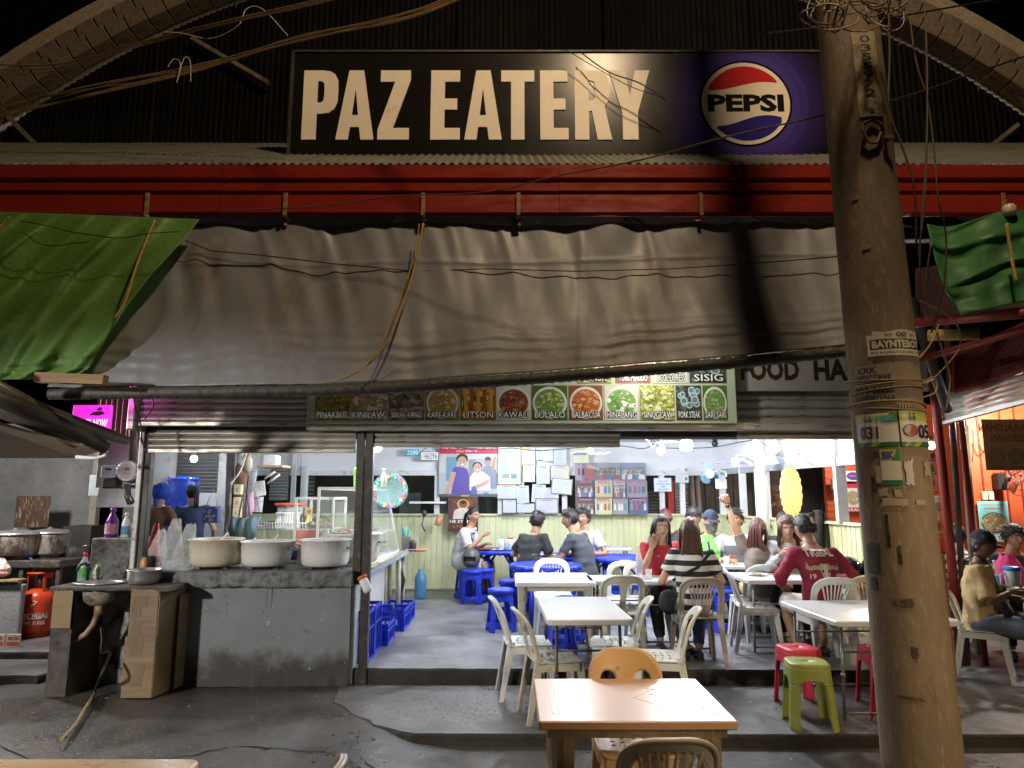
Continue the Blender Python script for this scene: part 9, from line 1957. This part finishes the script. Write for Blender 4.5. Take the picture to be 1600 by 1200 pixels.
e = G(1490, 1062, 0); tpq = P(1470, 866, e.y+.02); b = B(); b.bar(e+V((-.02, 0, 0)), tpq+V((-.02, 0, 0)), .09, .04, up=(0, 1, 0)); solo(b, 'wood_board', M('orange_brown_board', (.42, .17, .06), .5, var=.25, dirt=(.2, .09, .04), da=.3), 'narrow orange brown board standing right behind the concrete pole', 'board')
tb = fold_table('stall_table', 'small white table in front of the boy at the right stall', (5.72, 7.45, 0), 0, .8, .7, .75, m_tt, m_steelg)
bottle(P(1554, 890, 7.35).x, 7.35, .75, 'clear water bottle with a blue label at the right stall', .30, .036, None, M('blue_label2', (.1, .4, .7), .4))
t = thing('pitcher', 'frosted pitcher with a bright blue lid at the right stall', 'pitcher', (P(1581, 890, 7.25).x, 7.25, .75)); c = t.location; b = B(); b.lathe([(.06, 0), (.075, .2), (.076, .21)], c, 24); b.obj('body', M('frosted_pitcher', (.7, .68, .74), .3), t); b = B(); b.lathe([(.08, .21), (.082, .24), (.06, .25), (.001, .252)], c, 24); b.obj('lid', M('bright_blue_lid', (.03, .25, .75), .35), t); b = B(); b.tube([c+V((-.075, 0, .18)), c+V((-.12, 0, .17)), c+V((-.12, 0, .08)), c+V((-.07, 0, .05))], .01, 6); b.obj('handle', MATS['frosted_pitcher'], t)
plbag(1574, 7.55, .17, .34, .75, 'hot pink bag on the small table of the right stall', 0, 31, M('hot_pink_bag', (.70, .05, .25), .6, var=.15))
x0, x1, z0, z1 = R(1534, 768, 1552, 781, 9.38); t = thing('switch_plate', 'pair of cream switch plates above the PORK SISIG poster', 'switch', ((x0+x1)/2, 9.37, z0)); xm = (x0+x1)/2
for a, c in ((x0, xm-.006), (xm+.006, x1)): b = B(); b.bbox(a, c, 9.36, 9.395, z0, z1, .006); b.obj('plate', MATS['cream_switch'], t)
t = thing('wall_fan', 'black wall fan with a reddish cage on the orange wall', 'fan', tuple(P(1580, 750, 9.2))); c = P(1584, 745, 9.0)
for k in range(3): b = B(); b.tube([c+V(((.24-.07*k)*math.cos(a_), -.06+.02*k-.05, (.24-.07*k)*math.sin(a_))) for a_ in [2*PI*i/28 for i in range(28)]], .005, 4, closed=True); b.obj('cage_ring', m_steel, t)
for k in range(12): a_ = 2*PI*k/12; b = B(); b.tube([c+V((0, -.14, 0)), c+V((.24*math.cos(a_), -.11, .24*math.sin(a_)))], .003, 4); b.obj('cage_wire', m_steel, t)
for k in range(3):
 a_ = 2*PI*k/3; d = V((math.cos(a_), 0, math.sin(a_))); e_ = V((-math.sin(a_), .3, math.cos(a_))); b = B(); b.surf(6, 4, lambda u, v: tuple(c+V((0, -.07, 0))+d*(.03+.18*u)+e_*((v-.5)*.13)), .004); b.obj('blade', M('red_brown_blade', (.35, .08, .05), .4, trans=.3), t)
b = B(); x0, x1, z0, z1 = R(1557, 738, 1571, 766, 9.3); b.bbox(x0, x1, 9.25, 9.39, z0, z1, .02); b.tube([((x0+x1)/2, 9.2, (z0+z1)/2), tuple(c)], .03, 8); b.obj('housing', MATS['black_cable'], t)
for k, (x0p, pts) in enumerate(((1521, [(1520, 672, 9.3), (1521, 700, 9.3), (1519, 722, 9.3)]), (1540, [(1528, 690, 9.3), (1536, 706, 9.3), (1545, 700, 9.3), (1548, 690, 9.3)]))):
 b = rope([P(*q_) for q_ in pts], .008, None, None); solo(b, 'power_cable', MATS['black_cable'], ('straight' if k == 0 else 'looped')+' black cord hanging on the orange wall', 'cord')
for k, (px, lab) in enumerate(((1580, 'orange'), (1588, 'clear'))):
 c = V((P(px, 830, 9.1).x, 9.1, .80)); b = B(); b.lathe([(.03, 0), (.03, .1), (.01, .15), (.012, .18)], c, 12); solo(b, 'sauce_bottle', M('sq_%d' % k, ((.7, .3, .05), (.6, .5, .4))[k], .3), lab+' squeeze bottle on the counter of the orange stall', 'bottle')
c = V((6.9, 9.0, .8)); b = B(); b.ball(c+V((0, 0, .22)), .25, .15, .22); solo(b, 'sack', c_black, 'dark sack on the counter by the orange wall', 'sack')
